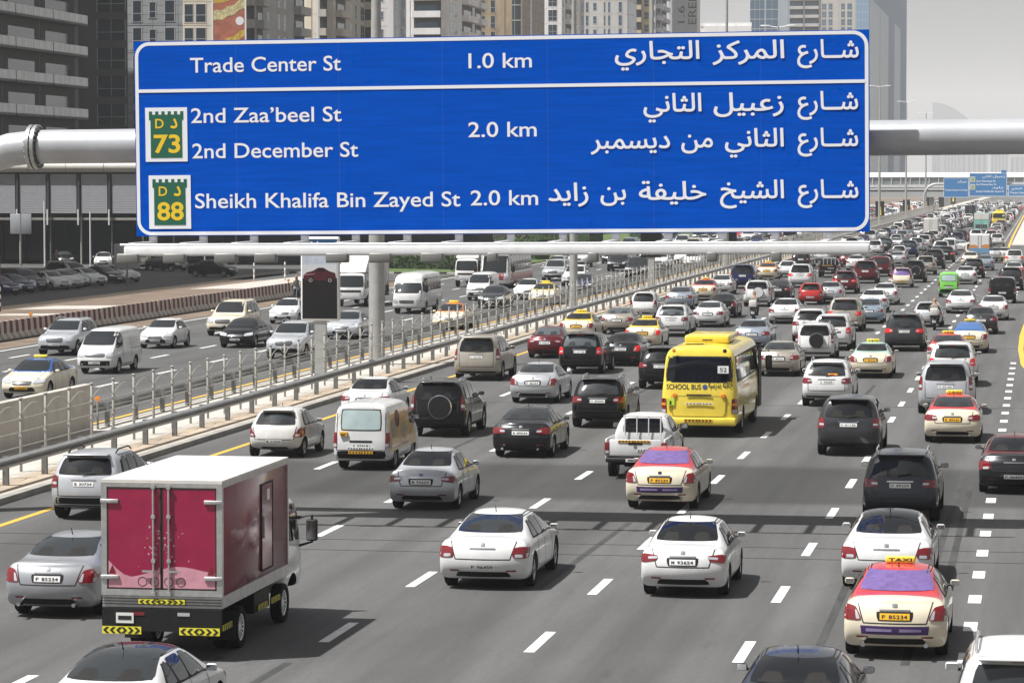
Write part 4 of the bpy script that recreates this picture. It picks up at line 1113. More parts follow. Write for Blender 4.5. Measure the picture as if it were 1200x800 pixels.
def motorbike():
    t = T('motorcycle'); t.ra, t.fa, t.L = .33, 1.62, 1.95
    tm, rm = wheel_mesh(.30, .12, 'alloy')
    for y in (.33, 1.62): t.parts.append(('wheel', tm, (0, y, .30), None, [('rim', rm, (0,0,0), None)]))
    g = MB(); g.rbox(-.14,.14,.78,1.25,.66,.92, PAINT, .07, 3); t.part('fuel_tank', g)
    g = MB(); g.rbox(-.13,.13,.12,.82,.72,.82, BLACK, .04); t.part('seat', g)
    g = MB(); g.rbox(-.12,.12,.6,1.15,.32,.66, RIMD, .05); t.part('engine', g)
    g = MB(); g.tube([(.13,1.62,.30),(.13,1.36,.98)], .03, CHROME, 8); t.part('fork', g)
    g = MB(); g.tube([(-.13,1.62,.30),(-.13,1.36,.98)], .03, CHROME, 8); t.part('fork', g)
    g = MB(); g.tube([(-.34,1.30,1.05),(-.15,1.38,1.02),(.15,1.38,1.02),(.34,1.30,1.05)], .018, BLACK, 6); t.part('handlebar', g)
    g = MB(); g.lathe([(.001,.12),(.09,.10),(.09,-.04),(.001,-.05)], (0,1.46,.93), 'y', LENS, 14); t.part('headlight', g)
    g = MB(); g.rbox(-.07,.07,.0,.06,.68,.76, RED, .02); t.part('tail_light', g)
    g = MB(); g.box(-.10,.10,-.01,.01,.45,.60, PLATE); t.part('number_plate', g)
    g = MB(); g.rbox(-.22,.22,-.12,.32,.86,1.26, BOXW, .03); t.part('delivery_box', g)
    g = MB(); g.tube([(.17,.2,.30),(.17,.9,.33)], [.05,.03], CHROME, 8); t.part('exhaust_pipe', g)
    return t
# ================================================================ ground and road
def asphalt(name, col, patch=False):
    m = bpy.data.materials.new(name); m.use_nodes = True; nt = m.node_tree; b = nt.nodes['Principled BSDF']
    b.inputs['Roughness'].default_value = .85
    N = nt.nodes.new; Lk = nt.links.new
    tc = N('ShaderNodeTexCoord')
    def noise(scale, sc, det=5, rough=.6):
        mp = N('ShaderNodeMapping'); mp.inputs['Scale'].default_value = sc; nz = N('ShaderNodeTexNoise')
        nz.inputs['Scale'].default_value = scale; nz.inputs['Detail'].default_value = det; nz.inputs['Roughness'].default_value = rough
        Lk(tc.outputs['Object'], mp.inputs['Vector']); Lk(mp.outputs['Vector'], nz.inputs['Vector']); return nz.outputs['Fac']
    def rng(v, a, b_, c, d):
        r = N('ShaderNodeMapRange'); r.interpolation_type = 'SMOOTHSTEP'
        for k, x in zip(('From Min','From Max','To Min','To Max'), (a, b_, c, d)): r.inputs[k].default_value = x
        Lk(v, r.inputs['Value']); return r.outputs['Result']
    def mul(a, b_):
        x = N('ShaderNodeMath'); x.operation = 'MULTIPLY'; Lk(a, x.inputs[0]); Lk(b_, x.inputs[1]); return x.outputs[0]
    f = rng(noise(1, (.9,.035,1), 4), .3, .72, .76, 1.14)               # tyre-worn streaks along the lanes
    f = mul(f, rng(noise(.16, (1,.5,1), 5), .3, .7, .88, 1.10))           # broad patches
    f = mul(f, rng(noise(9, (1,1,1), 3, .7), .25, .75, .86, 1.12))        # grain
    f = mul(f, rng(noise(.9, (1,.3,1), 6, .75), .58, .74, 1.0, .76))      # oil and water stains
    if patch:                                                             # a worn, oil-darkened band down the middle of every lane
        sx = N('ShaderNodeSeparateXYZ'); Lk(tc.outputs['Object'], sx.inputs[0])
        m1 = N('ShaderNodeMath'); m1.operation = 'MULTIPLY_ADD'; m1.inputs[1].default_value = 2*PI/3.9; m1.inputs[2].default_value = 3.25*2*PI/3.9; Lk(sx.outputs['X'], m1.inputs[0])
        m2 = N('ShaderNodeMath'); m2.operation = 'COSINE'; Lk(m1.outputs[0], m2.inputs[0])
        f = mul(f, rng(m2.outputs[0], -.4, 1.0, 1.05, .87))
    if patch:                                                             # the younger, darker stretch of tarmac laid across the lanes
        sp = N('ShaderNodeSeparateXYZ'); Lk(tc.outputs['Object'], sp.inputs[0])
        nz = noise(.35, (.25,1,1), 4)
        ad = N('ShaderNodeMath'); ad.operation = 'MULTIPLY_ADD'; ad.inputs[1].default_value = 3.0; Lk(nz, ad.inputs[0]); Lk(sp.outputs['Y'], ad.inputs[2])
        up = rng(ad.outputs[0], 82.6, 85.0, 0, 1); dn = rng(ad.outputs[0], 92.6, 96.2, 1, 0)
        f = mul(f, rng(mul(up, dn), 0, 1, 1.0, .46))
    mx = N('ShaderNodeMix'); mx.data_type = 'RGBA'; mx.blend_type = 'MULTIPLY'; mx.inputs['Factor'].default_value = 1
    mx.inputs[6].default_value = (*col, 1); Lk(f, mx.inputs[7]); Lk(mx.outputs[2], b.inputs['Base Color'])
    bp = N('ShaderNodeBump'); bp.inputs['Strength'].default_value = .35; bp.inputs['Distance'].default_value = .01
    Lk(noise(40, (1,1,1), 3), bp.inputs['Height']); Lk(bp.outputs['Normal'], b.inputs['Normal'])
    return m
ROAD = asphalt('worn_asphalt', (.090,.089,.087), True)
ROAD2 = asphalt('dark_asphalt', (.080,.080,.079))
LINE = mat('road_paint_white', (.70,.70,.68), .6, noise=.30, nscale=4)
LINEY = mat('road_paint_yellow', (.72,.40,.05), .6, noise=.2, nscale=5)
SANDM = mat('pale_sand', (.40,.325,.245), .95, noise=.28, nscale=.25, bump=.3)
EARTH = mat('bare_earth', (.17,.125,.092), .95, noise=.35, nscale=.5, bump=.4)
CONC = mat('pale_concrete', (.46,.43,.385), .85, noise=.22, nscale=1.3)
CONCD = mat('weathered_concrete', (.30,.285,.26), .85, noise=.3, nscale=1.2)
GALV = mat('galvanised_steel', (.36,.37,.37), .42, .55, noise=.25, nscale=3)
GALVD = mat('dull_steel_post', (.20,.20,.195), .55, .4, noise=.25, nscale=3)
WSTEEL = mat('white_painted_steel', (.74,.745,.75), .35, noise=.10, nscale=3, coat=.2)
LAWN = mat('lawn', (.075,.12,.03), .95, noise=.4, nscale=1.5, bump=.5)
def sheet(name, x0, x1, y0, y1, z, m, kind='structure', seg=1):
    g = MB()
    for i in range(seg):
        a = y0+(y1-y0)*i/seg; b = y0+(y1-y0)*(i+1)/seg
        g.add([(x0,a,z),(x1,a,z),(x1,b,z),(x0,b,z)], [(0,1,2,3)], m)
    return tag(g.obj(name), kind=kind)
sheet('ground', -6000, 6000, -300, 14000, -.06, EARTH)
sheet('road', -26.95, 14, 20, 2400, 0, ROAD)
sheet('road', -51.6, -31.7, 20, 2400, 0, ROAD2)
sheet('service_road', -118, -69.2, 20, 420, -.02, ROAD2)
sheet('sand_strip', -69.0, -55.8, 20, 282, -.01, EARTH)
for (a, b, c, d) in ((-57.8,-55.7,120,262), (-69.2,-67.6,150,280)): sheet('sand_path', a, b, c, d, -.004, SANDM)
g = MB()
for (a, b, c, d) in ((-66,-61,240,276), (-67,-60,200,206), (-66,-59,190,193)): g.add([(a,c,.0),(b,c+2,.0),(b+1.5,d+3,.0),(a+1,d,.0)], [(0,1,2,3)], CONC)
tag(g.obj('paved_path'), kind='structure')
g = MB(); g.box(-31.7, -26.95, 20, 2400, -.1, .13, CONC); tag(g.obj('median'), kind='structure')
sheet('median_sand', -28.3, -27.2, 20, 700, .134, SANDM)
g = MB(); g.box(-27.0, -26.7, 20, 2400, -.1, .16, CONCD); tag(g.obj('kerb'), kind='structure')
g = MB(); g.box(-4.0, 16, 420, 2400, -.1, .12, CONC); tag(g.obj('pavement'), kind='structure')
def dashes(name, X, y0, y1, step, ln, w, m=LINE):
    g = MB(); y = y0
    while y < y1:
        a, b = y-ln/2, y+ln/2
        g.add([(X-w/2,a,.006),(X+w/2,a,.006),(X+w/2,b,.006),(X-w/2,b,.006)], [(0,1,2,3)], m); y += step
    return tag(g.obj(name), kind='structure')
for X, y0 in ((-5.2, 56.1), (-9.0, 56.7), (-12.9, 57.3), (-16.9, 58.1), (-20.9, 59.2)): dashes('lane_marking', X, y0-24, 1500, 8.0, 2.6, .20)
dashes('lane_marking', -1.28, 40, 152, 4.0, 1.25, .26)
dashes('lane_marking', -1.9, 232, 330, 6.0, 2.2, .2)
for X, y0 in ((-38.2, 126.1), (-41.9, 129), (-45.3, 126.3), (-48.6, 128)): dashes('lane_marking', X, y0-36, 1500, 9.0, 3.0, .2)
def line(name, pts, w, m, z=.006):
    g = MB(); L_ = []; R_ = []
    for i, p in enumerate(pts):
        p = Vector((p[0], p[1])); a = Vector(pts[max(i-1,0)][:2]); b = Vector(pts[min(i+1,len(pts)-1)][:2])
        d = (b-a).normalized(); n = Vector((-d.y, d.x))*w/2
        L_.append((*(p+n), z)); R_.append((*(p-n), z))
    k = len(pts); g.add(L_+R_, [(i, i+1, k+i+1, k+i) for i in range(k-1)], m)
    return tag(g.obj(name), kind='structure')
line('edge_line', [(-25.1,30),(-25.1,1500)], .19, LINEY)
line('edge_line', [(-32.5,30),(-32.5,1500)], .19, LINEY)
line('edge_line', [(-51.0,30),(-51.0,1500)], .19, LINE)
line('edge_line', [(1.2,128),(-.2,136),(-.8,147),(-1.02,160),(-1.05,175),(-.9,190),(-.3,204)], .26, LINEY)
line('edge_line', [(-3.9,335),(-4.3,420),(-4.5,520),(-4.7,1400)], .3, LINEY)
g = MB(); rr = random.Random(5)
for (y, a, b) in ((72.3,-27,6), (70.2,-27,6), (118.5,-27,6), (161,-20,4)): g.box(a, b, y-.025, y+.025, .001, .005, SEAM)
tag(g.obj('road_joint'), kind='structure')
TYREM = mat('tyre_mark_rubber', (.045,.045,.045), .8, noise=.5, nscale=3, streak=(1,.2,1))
for (x, a, b, dx) in ((-14.6,38,54,.3),(-13.2,38,53.5,.25),(-3.9,52,71,-.1),(-2.3,55,92,.1),(-10.2,64,77,.2),(-18.3,96,118,.0),(-6.9,110,131,.1),(-1.9,60,88,0),(-15.8,118,150,.1)):
    line('tyre_mark', [(x,a),(x+dx*.4,(a+b)/2),(x+dx,b)], .16, TYREM, .003)

# ================================================================ guard rail, fence, walls, barriers
def guardrail(X, face, y0, y1, step, label, name='guardrail'):
    r = empty(name, (X, y0, 0)); tag(r, label, 'guardrail', None)
    prof = [(0,.50),(.0,.52),(.045,.56),(.045,.60),(.0,.635),(.0,.665),(.045,.70),(.045,.74),(.0,.79),(-.012,.80),(-.012,.78),(.03,.735),(.03,.705),(-.015,.67),(-.015,.63),(.03,.595),(.03,.565),(-.012,.52)]
    prof = [(face*(a*2.0+.06), .13+b) for a, b in prof]
    g = MB(); g.prism(prof, 'y', 0, y1-y0, GALV); g.obj('beam', r)
    pm = MB(); pm.box(-.075,.075,-.07,.07,0,.93,GALVD); pmesh = pm.mesh('post')
    bm_ = MB(); bm_.box(min(0,face*.16),max(0,face*.16),-.05,.05,.66,.86,GALVD); 
    n = int((y1-y0)/step); rest = MB()
    for i in range(n):
        y = 1.7+i*step
        if i < 100: link('post', pmesh, r, (-face*.09, y, 0))
        else: rest.box(-.075-face*.09,.075-face*.09,y-.07,y+.07,0,.93,GALVD)
    if rest.v: tag(rest.obj('post', r), kind='stuff')
    return r
guardrail(-27.75, 1, 70.5, 900, 3.4, 'galvanised steel guardrail along the kerb of the near lanes')
guardrail(-31.35, -1, 101.5, 900, 3.4, 'dull steel guardrail behind the arched fence, facing the far lanes')
FENCE = mat('fence_cream_paint', (.36,.35,.32), .6, noise=.15, nscale=3)
def fence(X, y0, y1, step):
    r = empty('median_fence', (X, y0, .13)); tag(r, 'long cream railing with small arches between its posts, along the median', 'fence')
    pm = MB(); pm.rbox(-.036,.036,-.036,.036,0,2.06,FENCE,.01,1); pm.rbox(-.055,.055,-.055,.055,2.06,2.12,FENCE,.02,1)
    for z in (.45, 1.0, 1.5): pm.box(-.055,.055,-.055,.055,z,z+.06,FENCE)
    pmesh = pm.mesh('post')
    def panel(g, y):
        a = [(0, y+step*k/8, 1.62+.30*math.sin(PI*k/8)) for k in range(9)]
        g.tube(a, .017, FENCE, 4, caps=False)
        for z in (.30, .72, 1.14, 1.52): g.tube([(0,y,z),(0,y+step,z)], .014, FENCE, 4, caps=False)
    pg = MB(); panel(pg, 0); gm = pg.mesh('railing_panel', weld=False)
    n = int((y1-y0)/step); rest = MB(); rest2 = MB()
    for i in range(n):
        y = i*step
        if i < 100: link('post', pmesh, r, (0,y,0)); link('railing_panel', gm, r, (0,y,0))
        else: rest.box(-.036,.036,y-.036,y+.036,0,2.1,FENCE); panel(rest2, y)
    tag(rest.obj('post', r, weld=False), kind='stuff'); tag(rest2.obj('railing_panel', r, weld=False), kind='stuff')
fence(-28.75, 79.6, 900, 2.28)
g = MB(); g.box(-31.35,-31.12,60,101,.13,1.62,CONC); g.box(-31.39,-31.08,60,101.02,1.62,1.70,CONC)
wl = g.obj('parapet_wall'); tag(wl, 'low pale concrete wall with a flat cap at the near end of the median', 'wall')
r = empty('delineator_post', (-31.2,101.9,.13)); tag(r, 'small post with an orange reflector at the end of the low concrete wall', 'post')
g = MB(); g.tube([(0,0,0),(0,0,.9)], .04, CONCD, 8); g.obj('post', r); g = MB(); g.lathe([(.001,-.04),(.10,-.03),(.10,.03),(.001,.04)], (0,0,1.0), 'y', AMBER, 16); g.obj('reflector', r)
# striped crash barriers: one unit copied
BR = mat('faded_red_paint', (.14,.035,.035), .8, noise=.35, nscale=4); BW = mat('dirty_white_paint', (.50,.47,.43), .8, noise=.3, nscale=3)
SANDY = mat('sandy_concrete', (.36,.31,.25), .9, noise=.35, nscale=2)
jb = MB(); n = 6; step = .5
for i in range(n):
    a, b = -1.5+i*step, -1.5+(i+1)*step; m = BR if i % 2 else BW
    jb.prism([(-.30,.0),(.30,.0),(.30,.10),(-.30,.10)], 'y', a, b, CONCD if i % 2 else BW)
    jb.prism([(-.30,.10),(.30,.10),(.12,.34),(-.12,.34)], 'y', a+.03*(i==0), b-.03*(i==n-1), SANDY if i % 2 else BW)
    jb.prism([(-.12,.34),(.12,.34),(.075,.98),(-.075,.98)], 'y', a+.03*(i==0), b-.03*(i==n-1), m)
jbm = jb.mesh('crash_barrier')
for i in range(40):
    o = link('crash_barrier', jbm, None, (-54.6, 141+i*3.02, 0)); o.rotation_euler.z = random.uniform(-.012, .012)
    tag(o, 'red and white striped concrete barrier in the long row edging the far lanes', 'barrier', 'striped concrete barriers along the far lanes')
for (y, x) in ((166,-54.6), (226,-54.6)):
    r = empty('warning_lamp', (x,y,.98)); tag(r, 'small amber warning lamp on top of the striped barriers, ' + ('the nearer one' if y < 200 else 'the one farther along'), 'lamp')
    g = MB(); g.tube([(0,0,0),(0,0,.10)], .03, BLACK, 6); g.obj('stem', r); g = MB(); g.lathe([(.001,-.05),(.10,-.05),(.10,.05),(.001,.05)], (0,0,.2), 'y', AMBER, 12); g.obj('lens', r)

# ================================================================ big sign on its gantry
BLUE = mat('sign_blue', (.0,.078,.50), .6, spec=.0, noise=.2, nscale=2.0, streak=(.3,1,5))
SWHITE = mat('sign_white', (.78,.80,.84), .45)
GREEN = mat('shield_green', (.012,.11,.065), .45)
SYEL = mat('shield_yellow', (.78,.53,.02), .45)
PIPE = mat('painted_pipe', (.42,.43,.45), .42, .25, noise=.12, nscale=1.2)
gan = empty('sign_gantry', (-13,76.3,0)); tag(gan, 'thick grey tubular gantry spanning the lanes behind the big blue sign', 'gantry')
gan.rotation_euler = (0, -.0085, 0)
def L(p): return p
g = MB(); g.tube([(-11.72,0,9.37),(14.5,0,9.37)], .425, PIPE, 32); g.obj('beam', gan)
g = MB(); bend = [(-11.88-3.2*math.sin(t*PI/2/8)*1.0, 0, 9.37-3.2*(1-math.cos(t*PI/2/8))) for t in range(9)]
bend = [(-11.9,0,9.37)]+bend+[(-15.08,0,-.2)]; g.tube(bend, .42, PIPE, 32); g.obj('post', gan)
g = MB()
for x in (-11.93, -11.80): g.lathe([(.42,-.045),(.56,-.045),(.56,.045),(.42,.045)], (x,0,9.37), 'x', GALV, 36, smooth=False)
for k in range(22):
    t = 2*PI*k/22; g.lathe([(.001,-.14),(.035,-.14),(.035,.14),(.001,.14)], (-11.865, .50*math.cos(t), 9.37+.50*math.sin(t)), 'x', GALVD, 8, smooth=False)
g.obj('flange', gan)
g = MB(); bend = [(14.5+3.2*math.sin(t*PI/2/8), 0, 9.37-3.2*(1-math.cos(t*PI/2/8))) for t in range(9)]+[(17.7,0,-.2)]; g.tube(bend, .42, PIPE, 24); g.obj('post', gan)
for x in (-7.5,-2.5,2.5,7.5):
    g = MB(); g.box(x-.06,x+.06,-1.0,-.38,7.3,11.6,GALVD); g.obj('bracket', gan)

# the sign itself: panel metres, origin at lower left; 17.96 x 4.78
SW, SH = 17.97, 4.77
sg = empty('road_sign', (-22.0,75.2,7.06)); sg.rotation_euler = (0, -.0088, 0)
tag(sg, 'huge blue overhead sign with white English and Arabic street names and two green route shields', 'road sign')
g = MB(); g.box(0,SW,0,.06,0,SH,BLUE); 
for i in range(1, 7): g.box(SW*i/7-.004,SW*i/7+.004,-.002,.0,.0,SH,mat('sign_joint',(.02,.09,.42),.5))
g.obj('panel', sg)
def frame(g, x0, x1, z0, z1, r, w, y, m, n=8):
    out = []; inn = []
    for (cx, cz, a0) in ((x1-r,z1-r,0),(x0+r,z1-r,90),(x0+r,z0+r,180),(x1-r,z0+r,270)):
        for k in range(n+1):
            t = math.radians(a0+90*k/n)
            out.append((cx+r*math.cos(t), y, cz+r*math.sin(t))); inn.append((cx+(r-w)*math.cos(t), y, cz+(r-w)*math.sin(t)))
    k = len(out); g.add(out+inn, [(i,(i+1)%k,k+(i+1)%k,k+i) for i in range(k)], m)
PX = SW/860.0
def sx_(px):                # photo column -> metres along the board, which stands square to the road
    u = (px-600)/3700; s, c = math.sin(math.radians(9.531)), math.cos(math.radians(9.531))
    return 75.2*(u*c-s)/(c+u*s)+22.0
def sz_(px, py):            # photo row -> metres above the lower edge (edges of the board run slightly uphill)
    k = (px-160)/860; top = 50-15*k; bot = 277-5*k
    return SH*(bot-py)/(bot-top)
g = MB(); frame(g, .02, SW-.02, .02, SH-.02, .36, .085, -.006, SWHITE); g.obj('border', sg)
g = MB(); zz = sz_(590,101.5); g.box(.09,SW-.09,-.012,-.004,zz-.04,zz+.04,SWHITE); g.obj('divider', sg)
def line_text(txt, x0, x1, base, h, m=SWHITE, ar=False, bold=.016, ref=None):
    g = MB(); write(g, txt, sx_(x0), sx_(x1), sz_((x0+x1)/2, base), h, m, y=-.008, bold=bold, ref=ref)
    g.obj('lettering', sg)
CAP = .375
for t_, x0, x1, b in (('Trade Center St',225.7,402,84.5), ('1.0 km',551,625,80), ("2nd Zaa’beel St",226,402,143.5), ('2nd December St',227,421,184.8), ('2.0 km',550,630,160.5), ('Sheikh Khalifa Bin Zayed St',229.5,540,243), ('2.0 km',552,631,240.5)):
    line_text(t_, x0, x1, b, CAP, bold=.009)
for w_, x0, x1, b in (('شــارع',935,1007,68.0), ('المركز',836,920,69.0), ('التجاري',722,821,70.0),
    ('شــارع',935,1006,128.5), ('زعبيل',837,919,130), ('الثاني',755,823,131),
    ('شــارع',935,1006,171.5), ('الثاني',850,919,172), ('من',799,836,173), ('ديسمبر',693,786,174),
    ('شــارع',935,1006,232), ('الشيخ',844,919,232.5), ('خليفة',749,828,234), ('بن',704,734,234.5), ('زايد',643,690,235.5)):
    line_text(arabic(w_), x0, x1, b, .42, ar=True, bold=.015, ref=.70)
for (x0, x1, y0, y1, num) in ((172.5,221.5,127,190,'73'), (175.5,224.5,206,268.5,'88')):
    X0, X1, Z0, Z1 = sx_(x0), sx_(x1), sz_(x0,y1), sz_(x0,y0)
    g = MB(); g.box(X0,X1,-.014,-.004,Z0,Z1,SWHITE); w = X1-X0; h = Z1-Z0
    pts = []; a, b = X0+w*.09, X1-w*.09; zt = Z1-h*.07
    g.box(a+w*.035,b-w*.035,-.020,-.012,Z0+h*.07,zt-h*.16,GREEN); g.box(a,b,-.020,-.012,zt-h*.1601,zt-h*.06,GREEN)
    for k in range(6):
        q = (b-a)/11; g.box(a+q*2*k,a+q*(2*k+1),-.020,-.012,zt-h*.0601,zt,GREEN)
    sh = g.obj('route_shield', sg)
    g = MB(); write(g, 'D', X0+w*.24, X0+w*.44, Z0+h*.62, h*.18, SYEL, y=-.024, bold=.012); write(g, arabic('د'), X0+w*.60, X0+w*.77, Z0+h*.62, h*.20, SYEL, y=-.024, bold=.025, ref=.55)
    write(g, num, X0+w*.20, X0+w*.83, Z0+h*.17, h*.34, SYEL, y=-.024, bold=.022); g.obj('lettering', sh)
# lamp rail in front of and below the sign
lr = empty('lamp_rail', (-22.0,73.45,6.74)); lr.rotation_euler = (0, -.0067, 0)
tag(lr, 'white tubular rail carrying floodlights, hung in front below the big blue sign', 'rail')
g = MB(); g.rbox(.2,SW+.1,-.07,.07,-.13,.11,WSTEEL,.05,3); g.tube([(.1,0,.14),(SW+.1,0,.14)], .03, WSTEEL, 8)
g.obj('rail', lr)
FLOOD = mat('floodlight_housing', (.20,.20,.19), .5, .3)
for i in range(14):
    x = .38+i*1.278
    g = MB(); g.box(x-.08,x+.08,.0,1.95,.10,.19,WSTEEL); g.box(x-.09,x+.09,1.84,1.96,.10,1.3,WSTEEL); g.obj('bracket', lr)
    g = MB(); g.lathe([(.06,-.05),(.06,.05)], (x+.0,-.0,.05), 'x', GALVD, 10)
    for dx in (-.10,.08): g.box(x+.5+dx-.03,x+.5+dx+.03,-.06,-.03,-.0,.05,GALVD)
    g.obj('clamp', lr)
for i, x in enumerate((.30,1.45,2.72,3.70,5.45,6.5,7.75,9.2,11.6,14.4,15.9)):
    w = .27 if i < 7 else .12
    g = MB(); g.rbox(x-w,x+w,-.10,.16,-.30,-.07,FLOOD,.03); g.obj('floodlight', lr)

# ================================================================ masts, advertising boxes
MASTM = mat('mast_grey', (.36,.365,.35), .5, .2, noise=.18, nscale=1.5)
MH = 25.8
for i, (Y, lb) in enumerate(((139.9,'thick grey mast rising from the median just right of the advertising box'), (200.8,'grey mast behind the lamp rail, second one along the median'), (241.9,'slim pale mast seen above the sign against the balconies'),
        (300,'grey lamp mast of the median hidden for the most part behind the big sign'), (359,'tall lamp mast whose white arms show above the sign'), (440,'lamp mast on the median behind the right end of the sign'), (586,'tall double-armed lamp mast just right of the big sign'), (701,'double-armed lamp mast in front of the glass tower edge'), (820,'slim lamp mast in front of the distant footbridge, left of the small gantry'))):
    r = empty('lamp_mast', (-29.7,Y,.13)); tag(r, lb, 'lamp mast', 'lamp masts along the median')
    rb = .37 if Y < 170 else .27
    g = MB(); g.tube([(0,0,0),(0,0,6),(0,0,16),(0,0,MH)], [rb,rb*.96,rb*.6,.11], MASTM, 18); g.obj('pole', r)
    g = MB(); g.box(-rb-.15,rb+.15,-rb-.15,rb+.15,0,.10,CONCD); g.obj('base_plate', r)
    for s in (-1, 1):
        g = MB(); g.tube([(0,0,MH-.1),(s*.8,0,MH+.02),(s*1.2,0,MH+.1)], .06, WSTEEL, 8); g.rbox(min(s*1.0,s*2.0),max(s*1.0,s*2.0),-.16,.16,MH+.02,MH+.18,WSTEEL,.05); g.obj('lamp_arm', r)
AD = mat('advert_black', (.006,.006,.008), .12, spec=.6)
ADSKY = mat('advert_pale_sky', (.45,.50,.56), .3, noise=.25, nscale=2); ADBLUE = mat('advert_blue', (.02,.07,.16), .3)
ADRED = mat('advert_maroon', (.06,.010,.016), .25)
for (Y, zb, kind, lb) in ((128.2,2.62,'car','tall advertising box showing a dark red car, on a grey post in the median'), (240.8,2.6,'dark','black advertising box under the lamp rail, between the mast and the white cars'), (301,2.2,'dark','small dark advertising box under the right half of the lamp rail'), (376,2.0,'dark','small dark advertising box under the right end of the lamp rail'),
        (586,1.35,'yel','dark advertising box with a yellow figure just right of the big sign'), (701,.95,'yel2','black advertising box with a yellow outline, second right of the big sign'), (820,.8,'yel','black advertising box with a yellow figure beside the small gantry post'), (944,.9,'dark','plain dark advertising box under the distant footbridge'), (1071,.9,'yel','farthest dark advertising box with a yellow figure under the distant footbridge')):
    r = empty('advertising_box', (-29.6,Y,.0)); tag(r, lb, 'advertising box', 'advertising boxes along the median')
    hh = 3.5
    g = MB(); g.rbox(-.82,.82,-.16,.16,zb,zb+hh,WSTEEL if kind == 'car' else BLACK,.08,2); g.obj('case', r)
    g = MB(); g.box(-.24,.24,-.10,.10,.1,zb+.05,MASTM); g.obj('post', r)
    g = MB()
    g.box(-.74,.74,-.170,-.15,zb+.10,zb+hh-.10,AD)
    if kind == 'car':
        g.box(-.73,.73,-.176,-.165,zb+1.78,zb+2.35,mat('advert_haze', (.52,.53,.55), .3)); g.box(-.73,.73,-.176,-.165,zb+2.35,zb+2.95,ADSKY); g.box(-.73,.73,-.176,-.165,zb+2.95,zb+3.38,ADBLUE)
        car_o = [(-.66,2.02),(-.70,2.22),(-.55,2.36),(-.30,2.42),(-.05,2.56),(.16,2.56),(.40,2.42),(.66,2.34),(.70,2.14),(.64,2.02)]
        g.add([(p,-.182,zb+q-.34) for p, q in car_o], [tuple(range(len(car_o)))], ADRED)
        g.add([(p,-.185,zb+q-.34) for p, q in [(-.20,2.41),(-.03,2.52),(.13,2.52),(.28,2.42)]], [(0,1,2,3)], AD)
        g.add([(p,-.184,zb+q-.34) for p, q in [(-.66,2.22),(-.2,2.28),(-.2,2.32),(-.6,2.30)]], [(0,1,2,3)], mat('advert_highlight', (.22,.09,.10), .3))
        for cx in (-.38,.44): g.lathe([(.001,0),(.15,0)], (cx,-.186,zb+1.70), 'y', AD, 16); g.lathe([(.04,0),(.09,0)], (cx,-.188,zb+1.70), 'y', GALVD, 12)
        write(g, arabic('سيارة'), -.42, .42, zb+3.16, .15, WHITEI, y=-.182, bold=.02)
    elif kind == 'yel':
        g.lathe([(.001,0),(.22,0)], (0,-.175,zb+2.3), 'y', YELT, 14); g.prism([(-.3,zb+.9),(.3,zb+.9),(.2,zb+2.1),(-.2,zb+2.1)], 'y', -.178,-.165, YELT)
    elif kind == 'yel2':
        for (a, b) in (((-.3,1.2),(.3,1.3)),((-.3,1.2),(-.22,2.3)),((.22,1.2),(.3,2.3)),((-.3,2.2),(.3,2.3))): g.box(min(a[0],b[0]),max(a[0],b[0]),-.178,-.165,zb+a[1],zb+b[1],YELT)
    g.obj('poster', r)
# ================================================================ buildings
WIN = mat('window_glass', (.03,.045,.06), .08, spec=.8)
WINB = mat('window_glass_blue', (.05,.10,.16), .08, spec=.8)
BALC_SHADE = mat('painted_balcony_shade', (.030,.029,.028), .7)
FRAMEW = mat('window_frame', (.45,.45,.44), .5)
def facade(name, col, n=.14, sc=.4, brick=None):
    m = mat('facade_'+name, col, .8, noise=n, nscale=sc, streak=(1,1,.35))
    if brick and not m.get('brick'):
        m['brick'] = 1
        nt = m.node_tree; b = nt.nodes['Principled BSDF']; br = nt.nodes.new('ShaderNodeTexBrick'); mp = nt.nodes.new('ShaderNodeMapping'); tc = nt.nodes.new('ShaderNodeTexCoord')
        mp.inputs['Rotation'].default_value = (PI/2,0,0); mp.vector_type = 'POINT'
        br.offset = 0; br.inputs['Scale'].default_value = 1; br.inputs['Brick Width'].default_value = brick[0]; br.inputs['Row Height'].default_value = brick[1]; br.inputs['Mortar Size'].default_value = .045
        br.inputs['Color1'].default_value = (*col,1); br.inputs['Color2'].default_value = (*[c*.84 for c in col],1); br.inputs['Mortar'].default_value = (*[c*.42 for c in col],1)
        ad = nt.nodes.new('ShaderNodeSeparateXYZ'); cb = nt.nodes.new('ShaderNodeCombineXYZ'); su = nt.nodes.new('ShaderNodeMath')
        nt.links.new(tc.outputs['Object'], ad.inputs[0]); nt.links.new(ad.outputs[0], su.inputs[0]); nt.links.new(ad.outputs[1], su.inputs[1]); nt.links.new(su.outputs[0], cb.inputs[0]); nt.links.new(ad.outputs[2], cb.inputs[1])
        nt.links.new(cb.outputs[0], br.inputs['Vector']); nt.links.new(br.outputs['Color'], b.inputs['Base Color'])
    return m
FC = {}
